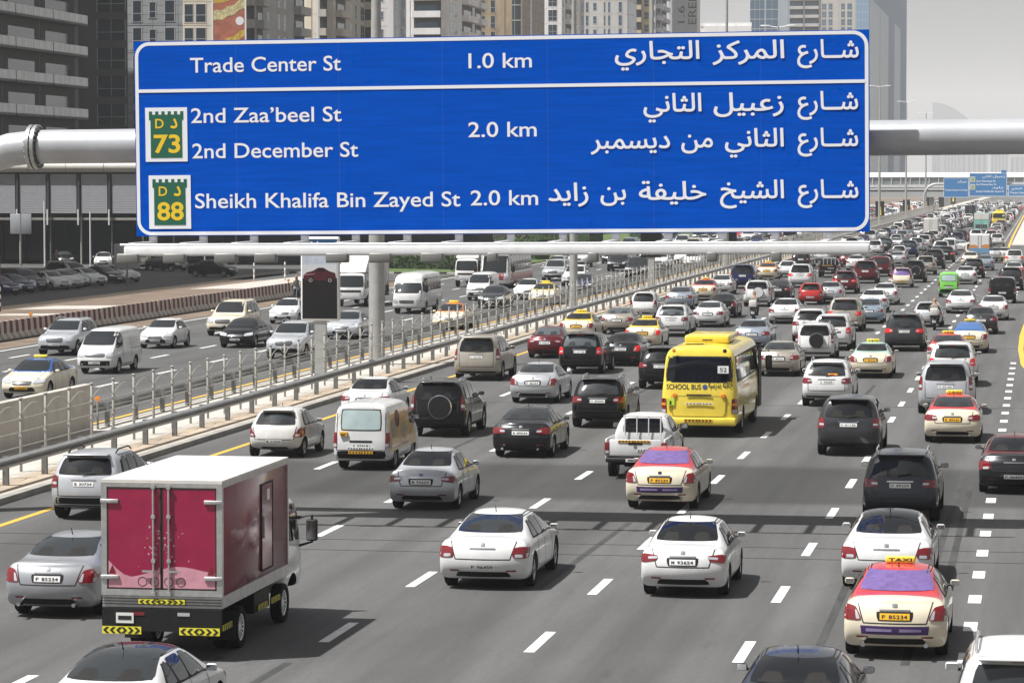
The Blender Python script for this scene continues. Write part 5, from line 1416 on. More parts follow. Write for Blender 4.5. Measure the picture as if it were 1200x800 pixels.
def fpiece(kind, w, h, m, d, glass):
    """one facade piece facing -y, centred on its foot; cached"""
    k = (kind, round(w, 2), round(h, 2), m.name, d, glass.name)
    if k in FC: return FC[k]
    g = MB()
    if kind in ('win', 'win2', 'wide'):
        a, b, z0, z1 = -w/2, w/2, h*.26, h*.80
        if kind == 'win2': z0, z1 = h*.12, h*.86
        if kind == 'wide': z0, z1 = h*.34, h*.78
        g.box(a-.10,b+.10,-.05,.02,z0-.12,z0-.02,m); g.box(a-.10,b+.10,-.05,.02,z1+.02,z1+.12,m)
        g.box(a,b,-.02,.02,z0,z1,glass)
        for x in (a,b): g.box(x-.05,x+.05,-.045,.02,z0,z1,FRAMEW)
        g.box(a,b,-.04,.02,z0+(z1-z0)*.38,z0+(z1-z0)*.38+.07,FRAMEW)
        if w > 1.6: g.box(-.03,.03,-.04,.02,z0,z1,FRAMEW)
        n = 'window'
    elif kind in ('bal', 'balg'):
        g.box(-w/2,w/2,-.03,.02,.28,h-.02,BALC_SHADE)  # dark panel proud of the wall, painted as the shade of a recess
        g.box(-w*.36,w*.36,-.05,-.03,.4,h*.72,glass)
        g.box(-w/2-.05,w/2+.05,-d,.0,-.02,.26,m)
        pm = m if kind == 'bal' else mat('balcony_glass_panel', (.44,.45,.46), .15, noise=.35, nscale=1.2, streak=(1,1,.2))
        g.box(-w/2-.05,w/2+.05,-d,-d+.12,.26,1.28,pm)
        for s in (-1, 1): a, b = sorted((s*(w/2+.05), s*(w/2-.07))); g.box(a,b,-d+.12,0,.26,1.28,pm)
        n = 'balcony'
    elif kind == 'glass':
        g.box(-w/2,w/2,-.04,.02,.12,h-.12,glass); g.box(-w/2,w/2,-.07,.02,-.10,.10,FRAMEW); n = 'window'
        for i in range(1, max(2, int(w/1.6))): x = -w/2+w*i/max(2,int(w/1.6)); g.box(x-.04,x+.04,-.06,.02,.1,h-.1,FRAMEW)
    else:
        g.box(-w/2,w/2,-.10,.02,0,h,m); n = 'pier'
    FC[k] = (n, g.mesh(n)); return FC[k]
def tower(label, x0, x1, y0, y1, ztop, m, fl=3.4, zv=60, z0=0., S=(), E=(), glass=WIN, name='tower_block', d=1.2, kinds=None, roofm=None):
    r = empty(name, ((x0+x1)/2, y0, 0)); tag(r, label, 'building', 'towers lining the left side of the highway')
    cx = (x0+x1)/2
    g = MB(); xb = x1*y1/y0 if not E else x1          # without a street face the right flank turns away from the road
    g.prism([(x0-cx,0),(x1-cx,0),(xb-cx,y1-y0),(min(x0,xb-2)-cx,y1-y0)], 'z', 0, ztop, m)
    for i in range(int(ztop/fl)):
        z = z0+i*fl; 
        if z < ztop-.2: g.prism([(x0-cx,-.03),(x1-cx+.03,-.03),(xb-cx+.03,y1-y0),(min(x0,xb-2)-cx,y1-y0)], 'z', z-.06, z+.05, m)
    g.obj('wall', r)
    g = MB(); g.prism([(x0-cx-.25,-.25),(x1-cx+.25,-.25),(xb-cx+.25,y1-y0),(min(x0,xb-2)-cx,y1-y0)], 'z', ztop, ztop+1.1, roofm or m); g.obj('parapet', r)
    cnt = {}
    for k in range(int((zv-z0)/fl)+1):
        z = z0+k*fl
        if z+fl > ztop: break
        for face, cols in (('S', S), ('E', E)):
            for (u0, u1, kind) in cols:
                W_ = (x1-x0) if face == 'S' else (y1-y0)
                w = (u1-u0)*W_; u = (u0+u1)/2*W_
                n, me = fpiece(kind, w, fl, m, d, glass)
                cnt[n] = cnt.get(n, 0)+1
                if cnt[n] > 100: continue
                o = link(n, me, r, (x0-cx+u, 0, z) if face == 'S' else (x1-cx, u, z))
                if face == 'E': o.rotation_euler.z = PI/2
    return r
f_ = facade
tower('dark tower with long rows of continuous balconies, at the left edge of the photo', -140,-116.2,331,372.5,70,f_('dark_grey',(0.122,0.122,0.124)),3.77,42,4.6-.0,E=[(0,.30,'balg'),(.31,.63,'balg'),(.64,.96,'balg')],d=1.7)
tower('dark narrow block with black window strip between the balcony tower and the tiled tower', -140,-112.2,380,389,43,f_('charcoal',(0.104,0.104,0.107)),3.5,45,1,S=[(.86,.99,'win2')])
tower('grey stone-tiled tower with small square windows behind the left end of the sign', -124,-109.3,395,430,75,f_('tile',(.34,.35,.365),.10,.5,(1.7,1.15)),3.5,48,.6,S=[(.05,.12,'win'),(.55,.63,'win2'),(.70,.76,'win'),(.84,.93,'win2')])
rb = tower('cream apartment tower carrying the tall food advertising banner', -122,-112.7,440,462,80,f_('cream',(0.610,0.561,0.470)),3.4,52,.2,S=[(.06,.20,'win2'),(.24,.40,'win2')])
# the banner hangs on the cream tower
bn = empty('banner', (-114.8,439.9,0)); tag(bn, 'tall banner with yellow and red-brown food close-up hung on the cream tower', 'banner')
BY = mat('banner_yellow', (.62,.42,.05), .6, noise=.45, nscale=2.2); BRn = mat('banner_red_brown', (.42,.13,.075), .6, noise=.35, nscale=.8); BCr = mat('banner_cream', (.62,.55,.28), .6, noise=.5, nscale=3); BDk = mat('banner_dark', (.05,.03,.02), .6)
g = MB(); g.box(-2.35,2.3,-.10,.0,18,60,BRn); g.box(-2.5,-2.35,-.16,.02,18,60,WHITEI); g.box(2.3,2.5,-.16,.02,18,60,WHITEI); g.obj('cloth', bn)
for k in range(6):
    z = 28.3+k*6.4; g = MB()
    n = 10; up = [(-2.3+4.6*i/n, z+1.9*((i/n)**1.6)+.15*math.sin(i*1.7)) for i in range(n+1)]; lo = [(-2.3+4.6*i/n, z-.9+1.9*((i/n)**2.2)) for i in range(n+1)]
    for i in range(n): g.add([(lo[i][0],-.115,lo[i][1]),(lo[i+1][0],-.115,lo[i+1][1]),(up[i+1][0],-.115,up[i+1][1]),(up[i][0],-.115,up[i][1])], [(0,1,2,3)], BY)
    for i in range(n): g.add([(up[i][0],-.12,up[i][1]+3.1),(up[i+1][0],-.12,up[i+1][1]+3.0),(up[i+1][0],-.12,up[i+1][1]+4.4),(up[i][0],-.12,up[i][1]+4.5)], [(0,1,2,3)], BCr)
    g.lathe([(.001,0),(.62,0)], (1.55,-.125,z+3.0), 'y', WHITEI, 14); g.lathe([(.001,0),(.2,0)], (-.6,-.125,z-.15), 'y', BDk, 10)
    g.obj('print', bn)
tower('grey apartment tower with shaded balconies right of the food banner', -119.2,-117.3,465,497,82,f_('mid_grey',(0.366,0.366,0.366)),3.4,54,.9,S=[(.1,.9,'bal')],E=[(.02,.14,'bal'),(.22,.28,'win2'),(.44,.49,'win2'),(.56,.61,'win2'),(.78,.99,'bal')])
tower('narrow cream tower with plain ledges, behind the grey tower right of the banner', -134,-125.3,540,552,88,f_('cream_light',(0.683,0.634,0.525)),3.4,58,.3,S=[(.80,.9,'pier')])
tower('grey-beige tower with corner balconies left of the white towers', -129.6,-126.6,560,586,90,f_('warm_grey',(0.439,0.421,0.390)),3.4,60,.8,S=[(.1,.55,'bal')],E=[(.05,.35,'bal'),(.5,.56,'win2'),(.66,.72,'win2'),(.85,.98,'win2')])
tower('small beige tower with deep rounded balconies left of the white towers', -130,-124.3,588,596,92,f_('beige',(0.488,0.451,0.378)),3.4,62,.2,S=[(.1,.95,'bal')],d=1.6)
tower('pale grey tower with wide blue strip windows above the middle of the sign', -131.6,-125.9,610,622,95,f_('pale_grey',(0.610,0.610,0.610)),3.5,64,.5,S=[(.02,.62,'wide'),(.80,.98,'pier')],E=[(.1,.9,'glass')],glass=WINB)
tower('white tower with broad white balcony bands above the middle of the sign', -131.0,-120.8,640,680,98,f_('white',(0.720,0.720,0.720)),3.5,68,.1,S=[(.06,.22,'pier'),(.30,.86,'bal')],E=[(.05,.25,'win2'),(.40,.70,'bal'),(.78,.98,'bal')],glass=WINB,d=1.5)
tower('brown and gold stone tower beside the white balcony tower', -126,-117.5,700,712,102,f_('gold_stone',(0.366,0.287,0.189),.3,.5),3.5,70,.4,S=[(.1,.28,'win2'),(.42,.55,'win2'),(.68,.8,'pier')])
tower('dark brown tiled tower left of the white square-window tower', -122,-118.5,720,753,104,f_('brown_tile',(0.329,0.275,0.232),.12,.5,(3.0,2.2)),3.5,72,.0,S=[(.1,.9,'glass')],E=[(.34,.42,'glass')])
tower('bright white tower with large square windows and slanting balconies', -121.8,-116.9,770,809,108,f_('bright_white',(0.720,0.720,0.720)),3.6,75,.6,S=[(.32,.76,'win2')],E=[(.03,.08,'win2'),(.16,.42,'bal'),(.45,.66,'win2'),(.8,.97,'glass')])
tower('light grey tower with thin paired windows right of the white tower', -120.2,-108.5,830,849,112,f_('light_grey',(0.512,0.506,0.488)),3.5,80,.2,S=[(.05,.12,'win2'),(.22,.30,'win'),(.46,.5,'win2'),(.56,.61,'win2'),(.80,.88,'win2')],E=[(.1,.9,'glass')],glass=WINB)
tower('tan tower with narrow windows above the right half of the sign', -113.2,-108.4,880,886,116,f_('tan',(0.451,0.390,0.268)),3.5,84,.4,S=[(.1,.45,'bal'),(.6,.9,'win')])
tower('tower with stacked grey balconies left of the plain grey wall', -114.4,-113.2,930,958,118,f_('balcony_grey',(0.488,0.500,0.525)),3.5,86,.1,S=[(.1,.9,'win')],E=[(.05,.45,'bal'),(.55,.98,'bal')],glass=WINB)
pw = tower('plain grey windowless tower wall with big vertical lettering above the sign', -112.8,-103.2,960,968,120,f_('plain_grey',(0.488,0.512,0.549),.05),3.5,0,.1)
g = MB()
for (txt, xc, z0_, h_, ln_) in (('1.6',-1.05,56.6,2.2,5.2), ('ERED',2.35,56.2,2.6,9.8)):
    vs, fs = text_geo(txt, .0); a = min(v.x for v in vs); b = max(v.x for v in vs)
    g.add([(xc-(v.y/.73)*h_+h_/2, -.05, z0_+(v.x-a)/(b-a)*ln_) for v in vs], fs, INK)
g.obj('lettering', pw); 
g = MB(); g.box(3.9,4.75,-.12,.02,10,119,WHITEI); g.obj('pier', pw)
tw = tower('white modern block with a bold white frame round dark glass above the sign', -113.6,-96.8,1060,1075,60.5,f_('frame_white',(0.720,0.720,0.708)),3.8,52,.2,S=[(.08,.50,'glass'),(.60,.88,'glass')],glass=WINB)
g = MB(); g.box(-7.4,2.8,-1.2,-.05,54.5,60.4,f_('frame_white',(0.720,0.720,0.708))); g.box(2.8,8.6,-1.2,-.05,40,60.4,f_('frame_white',(0.720,0.720,0.708))); g.obj('frame', tw)
tower('grey glass tower behind the white framed block', -114.5,-98.9,1250,1262,130,f_('glass_grey',(0.305,0.354,0.403)),3.8,104,.2,S=[(.0,.36,'glass'),(.40,.70,'glass'),(.74,.97,'pier')],glass=WINB)
tower('grey tower with banded balconies left of the glass skyscraper', -107.4,-93.4,1350,1364,140,f_('band_grey',(0.415,0.415,0.415)),3.7,112,.2,S=[(.03,.45,'bal'),(.5,.92,'bal')],glass=WINB)
tower('beige ribbed tower just left of the tall glass skyscraper', -104,-87.7,1500,1518,150,f_('ribbed_beige',(0.439,0.421,0.390)),3.7,122,.2,S=[(.03,.16,'win2'),(.22,.34,'win2'),(.40,.52,'pier'),(.58,.70,'win2'),(.76,.9,'win2')],glass=WINB)
tower('tall blue glass skyscraper rising past the top right of the sign', -103.6,-94.9,1750,2235,338,f_('sky_glass',(.13,.235,.37),.08),4.4,138,.2,S=[(.0,1,'glass')],E=[(.01,.24,'glass'),(.25,.46,'glass'),(.62,.80,'glass')],glass=mat('skyscraper_glass',(.12,.24,.38),.3,spec=.8))
K = 2.15
for (lb, x0, x1, y, z) in (('squat hazy tower beyond the footbridge, leftmost of the far group',-103,-96,3000,47), ('hazy far block behind the small gantry pole',-94,-78,3060,44), ('widest hazy far block beyond the footbridge',-76,-52,3020,46), ('low hazy far block above the blue gantry signs',-50,-33,3100,40), ('faintest hazy far block at the right edge',-31,-8,3050,33)):
    x0, x1, y, z = x0*K, x1*K, y*K, 8+(z-8)*K
    r = empty('far_block', ((x0+x1)/2,y,0)); tag(r, lb, 'building', 'hazy blocks far beyond the footbridge')
    g = MB(); g.box(-(x1-x0)/2,(x1-x0)/2,0,40,0,z,f_('far_pale',(.26,.27,.29))); g.obj('wall', r)
    for k in range(5): x = -(x1-x0)/2+(x1-x0)*(k+.5)/5; w = MB(); w.box(x-(x1-x0)*.05,x+(x1-x0)*.05,-.2,0,6,z-5,f_('far_window',(.10,.11,.13))); w.obj('window', r)
ar_ = empty('arched_tower', (-85*K,3300*K,0)); tag(ar_, 'hazy far building with a curved sloping roof right of the skyscraper', 'building')
g = MB(); pts = [(-28*K,0),(28*K,0)]+[((28-56*k/12)*K, 8+(44+38*math.sin(PI/2*k/12)**.9)*K) for k in range(13)]; g.prism(pts, 'y', 0, 60, f_('far_grey',(.20,.21,.23))); g.obj('wall', ar_)
for k in range(6): w = MB(); w.box((-25+k*8.5)*K,(-20+k*8.5)*K,-.2,0,8,(64-k*5)*K,f_('far_window',(.10,.11,.13))); w.obj('window', ar_)
# unseen tall block added left of the frame to shade the parking area
tower('unseen grey tower added left of the parking area to shade it', -140,-98,168,280,62,f_('side_grey',(0.366,0.354,0.342)),3.5,18,.2,E=[(.7,.78,'win2'),(.82,.9,'win2')])
tower('low dark podium block behind the shops', -110,-70.5,404,424,9,f_('podium_dark',(0.085,0.085,0.085)),4.4,6,.2,S=[(.02,.16,'glass'),(.18,.32,'glass'),(.36,.46,'win2'),(.50,.64,'glass'),(.68,.82,'glass'),(.85,.97,'glass')],name='podium_block')

# ---------------------------------------------------------------- metro station with louvred front
st = empty('metro_station', (-96,310,0)); tag(st, 'metro station front with pale tubular roof edge and hanging white louvre panels', 'station')
CREAMP = mat('cream_tube', (.50,.48,.42), .45, noise=.12, nscale=1.5); LOUV = mat('louvre_grey', (.36,.36,.385), .5, noise=.08, nscale=2); DARKM = mat('dark_metal', (.05,.05,.05), .6)
g = MB(); g.tube([(-32,0,9.86),(40,0,9.86)], .52, CREAMP, 20)
for k in range(18): g.lathe([(.53,-.04),(.55,0),(.53,.04)], (-30+k*4.0,0,9.86), 'x', CONCD, 20)
g.obj('roof_tube', st)
g = MB(); g.box(-32,40,.3,12,9.5,10.1,DARKM); g.obj('roof', st)
for k in range(-6, 10):
    x = -14.2+2.05+k*3.25
    pg = MB(); nl = 17
    for i in range(nl):
        z = 5.2+i*.235; pg.prism([(-.02,z),(.10,z+.05),(.10,z+.225),(-.02,z+.215)], 'x', x-1.38, x+1.38, LOUV)
    pg.obj('louvre_panel', st)
    fg = MB(); fg.box(x-1.625-.12,x-1.625+.12,-.15,.35,5.0,9.4,DARKM); fg.obj('fin', st)
    fg = MB(); fg.box(x-1.625-.07,x-1.625+.07,-.32,-.18,4.0,5.6,WSTEEL); fg.obj('hanger', st)
    fg = MB(); fg.tube([(x-1.625,.8,0),(x-1.625,.8,5.2)], .09, GALVD if k % 2 else CONC, 8); fg.obj('column', st)
g = MB(); g.box(-32,40,.1,.5,4.5,4.75,CONCD); g.obj('tie_beam', st)
g = MB(); g.box(-32,40,11.7,12,0,9.5,WIN)
for k in range(30): g.box(-32+k*2.4,-31.9+k*2.4,11.6,11.7,0,9.5,DARKM)
g.obj('glass_wall', st)

# ---------------------------------------------------------------- footbridge and far gantry
fb = empty('footbridge', (-50,850,0)); tag(fb, 'distant pale covered footbridge crossing the whole highway', 'footbridge')
FBW = mat('bridge_white', (.60,.60,.60), .5, noise=.1, nscale=1); FBG = mat('bridge_grey', (.36,.37,.37), .6); FBD = mat('bridge_glass', (.20,.22,.23), .2)
g = MB(); g.prism([(0,9.6),(.6,10.4),(3,10.9),(5.4,10.4),(6,9.6)], 'x', -70, 75, FBW); g.obj('roof', fb)
g = MB(); g.box(-70,75,.3,5.7,7.6,9.6,FBD); g.obj('glass_gallery', fb)
for k in range(58): g = MB(); g.box(-70+k*2.5,-69.8+k*2.5,.1,.28,7.5,9.7,FBW); g.obj('mullion', fb)
g = MB(); g.box(-70,75,0,6,6.2,7.55,FBW); g.box(-70,75,-.1,0,6.9,7.0,FBG); g.obj('deck', fb)
g = MB(); g.box(-70,75,.4,5.6,5.75,6.2,DARKM); g.obj('cable_tray', fb)
g = MB(); g.box(-70,75,0,6,4.3,5.7,FBG); g.obj('girder', fb)
g = MB(); g.tube([(20.3,3,0),(20.3,3,4.4)], 1.0, CONCD, 16); g.obj('pier', fb)
g2 = empty('small_gantry', (-29.8,812,0)); tag(g2, 'distant grey gantry with a rounded corner holding small blue signs', 'gantry')
g = MB(); g.tube([(0,0,0),(0,0,4.6)]+[(3.2*(1-math.cos(t*PI/2/8)),0,4.6+3.2*math.sin(t*PI/2/8)) for t in range(1,9)]+[(34,0,7.8)], .32, PIPE, 14); g.obj('frame', g2)
def small_sign(x0, x1, z0, z1, label, rows):
    r = empty('road_sign', (x0,811,z0)); tag(r, label, 'road sign', 'small blue signs on the distant gantry')
    w, h = x1-x0, z1-z0
    g = MB(); g.box(0,w,0,.1,0,h,mat('sign_blue_far',(.02,.17,.42),.5)); g.obj('panel', r); g = MB(); frame(g,.02,w-.02,.02,h-.02,.2,.10,-.01,SWHITE,3); g.obj('border', r)
    for (t_, a, b, z, ch) in rows: g = MB(); write(g, t_, a*w, b*w, z*h, ch, SWHITE, y=-.02, bold=.02); g.obj('lettering', r)
    return r
small_sign(-24.9,-18.55,4.4,9.4,'left blue sign on the distant gantry',[(arabic('مركز'),.55,.92,.76,.5),('Trade Center',.05,.60,.34,.42),('1.0 km',.62,.95,.34,.42)])
r = small_sign(-18.4,-8.95,4.7,10.6,'tallest middle blue sign on the distant gantry with small yellow-green shields',[(arabic('زعبيل'),.62,.95,.82,.5),(arabic('الثاني'),.35,.58,.82,.5),('2nd Zaa’beel St',.18,.70,.62,.42),('2nd December St',.18,.72,.48,.42),(arabic('زايد'),.60,.90,.34,.5),('Sheikh Khalifa Bin Zayed St',.18,.92,.18,.42)])
for z in (3.6, 1.7): g = MB(); g.box(.3,1.45,-.03,-.012,z,z+1.35,SWHITE); g.box(.42,1.33,-.045,-.03,z+.12,z+1.2,mat('shield_olive',(.30,.36,.10),.5)); g.obj('route_shield', r)
g = MB(); g.box(8.0,9.3,-.02,.1,5.9,6.6,mat('sign_blue_far',(.02,.17,.42),.5)); g.obj('top_tab', r)
small_sign(-8.6,-1.0,4.7,7.6,'right blue sign on the distant gantry, cut by the photo edge',[(arabic('التجاري'),.1,.45,.62,.5),('Trade Center St',.05,.75,.25,.42)])
# ================================================================ planting
def leaf_mat(name, col):
    m = mat(name, col, .75, noise=.45, nscale=2.0); return m
LEAFD = leaf_mat('leaf_dark', (.035,.062,.018)); LEAFM = leaf_mat('leaf_mid', (.065,.105,.028)); BARK = mat('bark', (.09,.065,.045), .9, noise=.3)
def leaves(g, n, fpos, s, mats, rr):
    for _ in range(n):
        c = Vector(fpos(rr)); a = Vector((rr.gauss(0,1),rr.gauss(0,1),rr.gauss(0,1))).normalized(); b = a.orthogonal().normalized(); c2 = a.cross(b)
        k = s*rr.uniform(.6,1.4); t = rr.random()*6.28; u = (b*math.cos(t)+c2*math.sin(t))*k; v = (c2*math.cos(t)-b*math.sin(t))*k*.55
        g.add([c-u, c+v, c+u, c-v], [(0,1,2,3)], rr.choice(mats))
def hedge(label, p0, p1, w, h, seed, mats=(LEAFD,LEAFD,LEAFM)):
    rr = random.Random(seed); p0 = Vector(p0); p1 = Vector(p1); d = p1-p0; Ld = d.length
    r = empty('hedge', (*p0,0)); tag(r, label, 'hedge'); r.rotation_euler.z = math.atan2(d.y, d.x)
    g = MB(); g.box(.1,Ld-.1,-w/2+.15,w/2-.15,0,h-.15,LEAFD)
    def f(q):
        x = q.uniform(0,Ld); hh = h*(.93+.10*math.sin(x*1.3)+.06*math.sin(x*3.7+1))
        if q.random() < .5: return (x, q.uniform(-w/2,w/2), hh+q.gauss(0,.06))
        return (x, q.choice((-1,1))*(w/2+q.gauss(0,.06)), q.uniform(0,hh))
    leaves(g, int(Ld*150), f, .13, mats, rr); g.obj('foliage', r, weld=False, normals=False)
    g = MB()
    for k in range(int(Ld/1.5)): g.tube([(k*1.5+.7,0,0),(k*1.5+.7,0,h*.5)], .04, BARK, 5)
    g.obj('stem', r)
sheet('lawn', -69, -52.2, 284, 520, .0, LAWN)
sheet('service_road', -69.2, -52.2, 264, 283.4, -.004, ROAD2)
for (a, b, c, d) in ((-69.1,-52.2,283.4,283.8),(-69.4,-69.1,264,520)):
    g = MB(); n = 24
    for i in range(n):
        if b-a > d-c: g.box(a+(b-a)*i/n,a+(b-a)*(i+1)/n,c,d,-.1,.14,INK if i % 2 else BW)
        else: g.box(a,b,c+(d-c)*i/n,c+(d-c)*(i+1)/n,-.1,.14,CONCD)
    tag(g.obj('kerb'), kind='structure')
hedge('long low dark hedge right of the grey mast, beyond the white trucks', (-66,302), (-53.5,298), 2.0, 1.25, 1)
hedge('low dark hedge behind the advertising box', (-69,330), (-60,322), 2.2, 1.6, 2)
hedge('taller dark hedge above the minibus, below the lamp rail', (-66,345), (-53.2,338), 2.5, 2.3, 3)
hedge('dark hedge behind the red and white bus', (-62,384), (-52.8,376), 2.5, 2.6, 4)
hedge('hedge along the lawn near the right end of the bright grass', (-60,470), (-52.6,452), 2.4, 2.2, 5)
def tree(label, x, y, h, rad, seed, name='leafy_tree'):
    rr = random.Random(seed); r = empty(name, (x,y,0)); tag(r, label, 'tree', 'trees beyond the lawn')
    g = MB(); g.tube([(0,0,0),(rr.gauss(0,.1),rr.gauss(0,.1),h*.35),(rr.gauss(0,.2),rr.gauss(0,.2),h*.6)], [.22,.17,.10], BARK, 8)
    cl = []
    for k in range(9):
        t = rr.random()*6.28; q = rad*rr.uniform(.3,.85); c = (math.cos(t)*q, math.sin(t)*q, h*rr.uniform(.5,.9)); cl.append((c, rad*rr.uniform(.3,.5)))
        g.tube([(0,0,h*rr.uniform(.3,.45)), c], [.09,.03], BARK, 5)
    g.obj('trunk', r)
    g = MB()
    def f(q):
        c, s = q.choice(cl); v = Vector((q.gauss(0,1),q.gauss(0,1),q.gauss(0,1))).normalized()*s*q.random()**.4
        return (c[0]+v.x, c[1]+v.y, c[2]+v.z*.8)
    leaves(g, 1500, f, rad*.085, (LEAFD,LEAFM,LEAFM), rr); g.obj('crown', r, weld=False, normals=False)
for i, (x, y, h, lb) in enumerate(((-62,560,6,'dusty green tree on the lawn just right of the big sign, nearest one'),(-66,640,7,'broad dusty green tree behind the black advertising boxes'),(-60,720,6,'small tree left of the footbridge, above the white traffic'),(-70,760,8,'tallest dusty tree under the left end of the footbridge'),(-58,500,5.5,'round tree at the end of the bright lawn, half behind the sign'))):
    tree(lb, x, y, h, h*.42, 20+i)

# ---------------------------------------------------------------- posts and signs by the parking area
def post(label, x, y, h, r_, m, top=None):
    r = empty('post', (x,y,0)); tag(r, label, 'post'); g = MB(); g.tube([(0,0,0),(0,0,h)], r_, m, 8); g.obj('pole', r)
    if top == 'board':
        g = MB(); g.rbox(-1.1,1.1,-.06,.04,h-2.0,h,mat('sign_back_grey',(.33,.34,.36),.5),.04); g.obj('sign_board', r)
    if top == 'bands':
        for k in range(3): g = MB(); g.tube([(0,0,.35+k*.5),(0,0,.6+k*.5)], r_*1.12, WHITEI, 8); g.obj('white_band', r)
post('grey back of a large road sign on a post before the station', -100.6,303,5.2,.08,GALVD,'board')
post('grey back of a smaller road sign on a post beside the parked cars', -72.9,246.4,3.4,.07,GALVD,'board')
post('slim white pole before the station, left of the pair', -97.5,301,6.5,.09,WSTEEL)
post('slim white pole before the station, right of the pair', -92.5,300,5.5,.08,WSTEEL)
post('dark red post with white bands at the left edge of the photo', -66.6,196,3.6,.13,BR,'bands')
for i, (x, y, w_) in enumerate(((-65.3,258,'left'),(-63.6,262,'middle'),(-60.8,268,'right'))):
    post('small red and white marker post on the sand strip, '+w_+' of three', x, y, 1.1, .06, BW, 'bands')
# ================================================================ vehicle kinds
SA = sedan(style=0); SB = sedan(L=4.45, W=.88, H=1.48, deck=1.06, style=2, r=.31); SC = sedan(L=4.85, W=.915, H=1.48, deck=1.10, style=1); SL = sedan(L=5.05, W=.95, H=1.48, deck=1.08, style=3, r=.345)
HA = hatch(); HA2 = hatch(L=4.1, W=.88, H=1.46, slant=.62, style=0, r=.315); HM = hatch(L=4.2, W=.88, H=1.60, slant=.25, style=1, r=.315)
UA = suv(L=4.75, W=.945, H=1.72, style=1); UA2 = suv(L=4.95, W=.98, H=1.80, belt=1.16, slant=.28, style=0, r=.385, rack=False)
UB = suv(L=5.15, W=1.0, H=1.90, belt=1.20, slant=.16, style=2, r=.395, hood=1.16); UB2 = suv(L=5.0, W=.985, H=1.88, belt=1.18, slant=.24, style=1, r=.395, hood=1.16)
UK = suv(L=4.4, W=.92, H=1.68, belt=1.10, slant=.28, style=0, r=.355, clad=True)
UP = suv(L=4.75, W=.94, H=1.86, belt=1.20, slant=.12, style=2, r=.385, spare=(.14,1.02,.40,BLACK)); UR = suv(L=4.6, W=.925, H=1.76, belt=1.16, slant=.12, style=2, r=.37, spare=(.12,.98,.36,P['white'])); UR2 = suv(L=4.6, W=.925, H=1.76, belt=1.16, slant=.12, style=2, r=.37, spare=(.12,.98,.36,BLACK))
VA = van(); VA2 = van(chev=False); VB = van('people_van', L=5.0, W=.95, H=1.82, windows=True, chev=False); VG = van('small_van', L=3.7, W=.74, H=1.84, chev=False, r=.28)
PK = pickup(); RT = red_truck(); BU = school_bus()

TF = cargo_truck('refrigerated_truck', (5.6,3.35), 1.08); TF2 = cargo_truck('cargo_truck', (5.2,3.1), 1.05, deflector=True)
TILT = mat('tilt_white', (.66,.66,.66), .7); 
TT = cargo_truck('tilt_truck', (4.4,2.95), 1.02, TILT, False, 2.2)
g = MB(); g.box(-1.0,1.0,.0,.018,1.04,1.55,mat('tilt_blue',(.12,.27,.45),.7)); g.prism([(-1.0,1.9),(-.35,1.9),(-.1,1.7),(-.3,1.55),(-1.0,1.55)],'y',.0,.016,mat('tilt_orange',(.55,.22,.07),.7)); g.prism([(1.0,1.95),(.4,1.95),(.15,1.75),(.35,1.55),(1.0,1.55)],'y',.0,.016,mat('tilt_orange',(.55,.22,.07),.7)); TT.part('tilt_print', g)
TK = cargo_truck('cargo_truck', (5.4,3.5), 1.15, P['teal'], False); TW = cargo_truck('box_truck', (4.6,3.2), 1.05, BOXW, False); TB = cargo_truck('box_truck', (5.2,3.5), 1.15, P['dark_grey'], False)
g = MB(); g.box(-1.12,1.12,.0,.018,2.55,3.46,BOXW); g.box(-.9,.9,-.005,.01,1.2,1.75,DARKM); TK.part('rear_panel', g)
MBUS = bus('minibus', 7.0, 1.03, 2.62, 1.45, 2.22, 5, [1.9,5.5], .38, style='mini')
CBUS = bus('city_bus', 11.5, 1.27, 3.05, 1.35, 2.6, 7, [3.2,8.9], .48, low=(1.18, mat('bus_red', (.36,.02,.025), .3, coat=.5)), style='city')
MOTO = motorbike(); RIDER = rider_mesh(); WALK = walker_mesh()
TOPZ = {id(SA):1.47, id(SC):1.48, id(HM):1.60}
def taxi_sign(t):
    z = TOPZ.get(id(t), 1.48); g = MB()
    g.rbox(-.27,.27,2.2,2.33,z+.0,z+.12,YELT,.025); write(g,'TAXI',-.21,.21,z+.03,.065,INK,y=2.198,bold=.02); g.box(-.22,.22,2.22,2.31,z-.03,z+.01,BLACK)
    return ('roof_sign', g.mesh('roof_sign'), (0,0,0), None, [])
TS = {id(t): taxi_sign(t) for t in (SA, SC, HM)}
def bumper_advert(t):
    g = MB(); t.sk.patch(g,'rear',[(-.58,.47),(.58,.47),(.60,.62),(-.60,.62)],mat('advert_purple',(.06,.025,.12),.4),12,3,.012)
    for a,b in ((-.5,-.05),(.08,.46)): t.sk.patch(g,'rear',[(a,.52),(b,.525),(b,.57),(a,.575)],mat('advert_lilac',(.30,.24,.42),.4),6,1,.016)
    return ('bumper_advert', g.mesh('bumper_advert'), (0,0,0), None, [])
BA = bumper_advert(SC)
def glass_roof(t, L_, W):
    g = MB(); k = L_/4.8; t.sk.patch(g,'top',[(-W*.60,1.55*k),(W*.60,1.55*k),(W*.60,2.85*k),(-W*.60,2.85*k)],GLASS,8,8,.010,.04)
    return ('glass_roof', g.mesh('glass_roof'), (0,0,0), None, [])
GR = {id(SC): glass_roof(SC,4.85,.915), id(SL): glass_roof(SL,5.05,.95)}
g = MB(); VA.sk.both(g,[(.12,.55),(4.1,.55),(3.0,1.84),(.14,1.84)],P['tan'],nx=24,nz=8,off=.006)
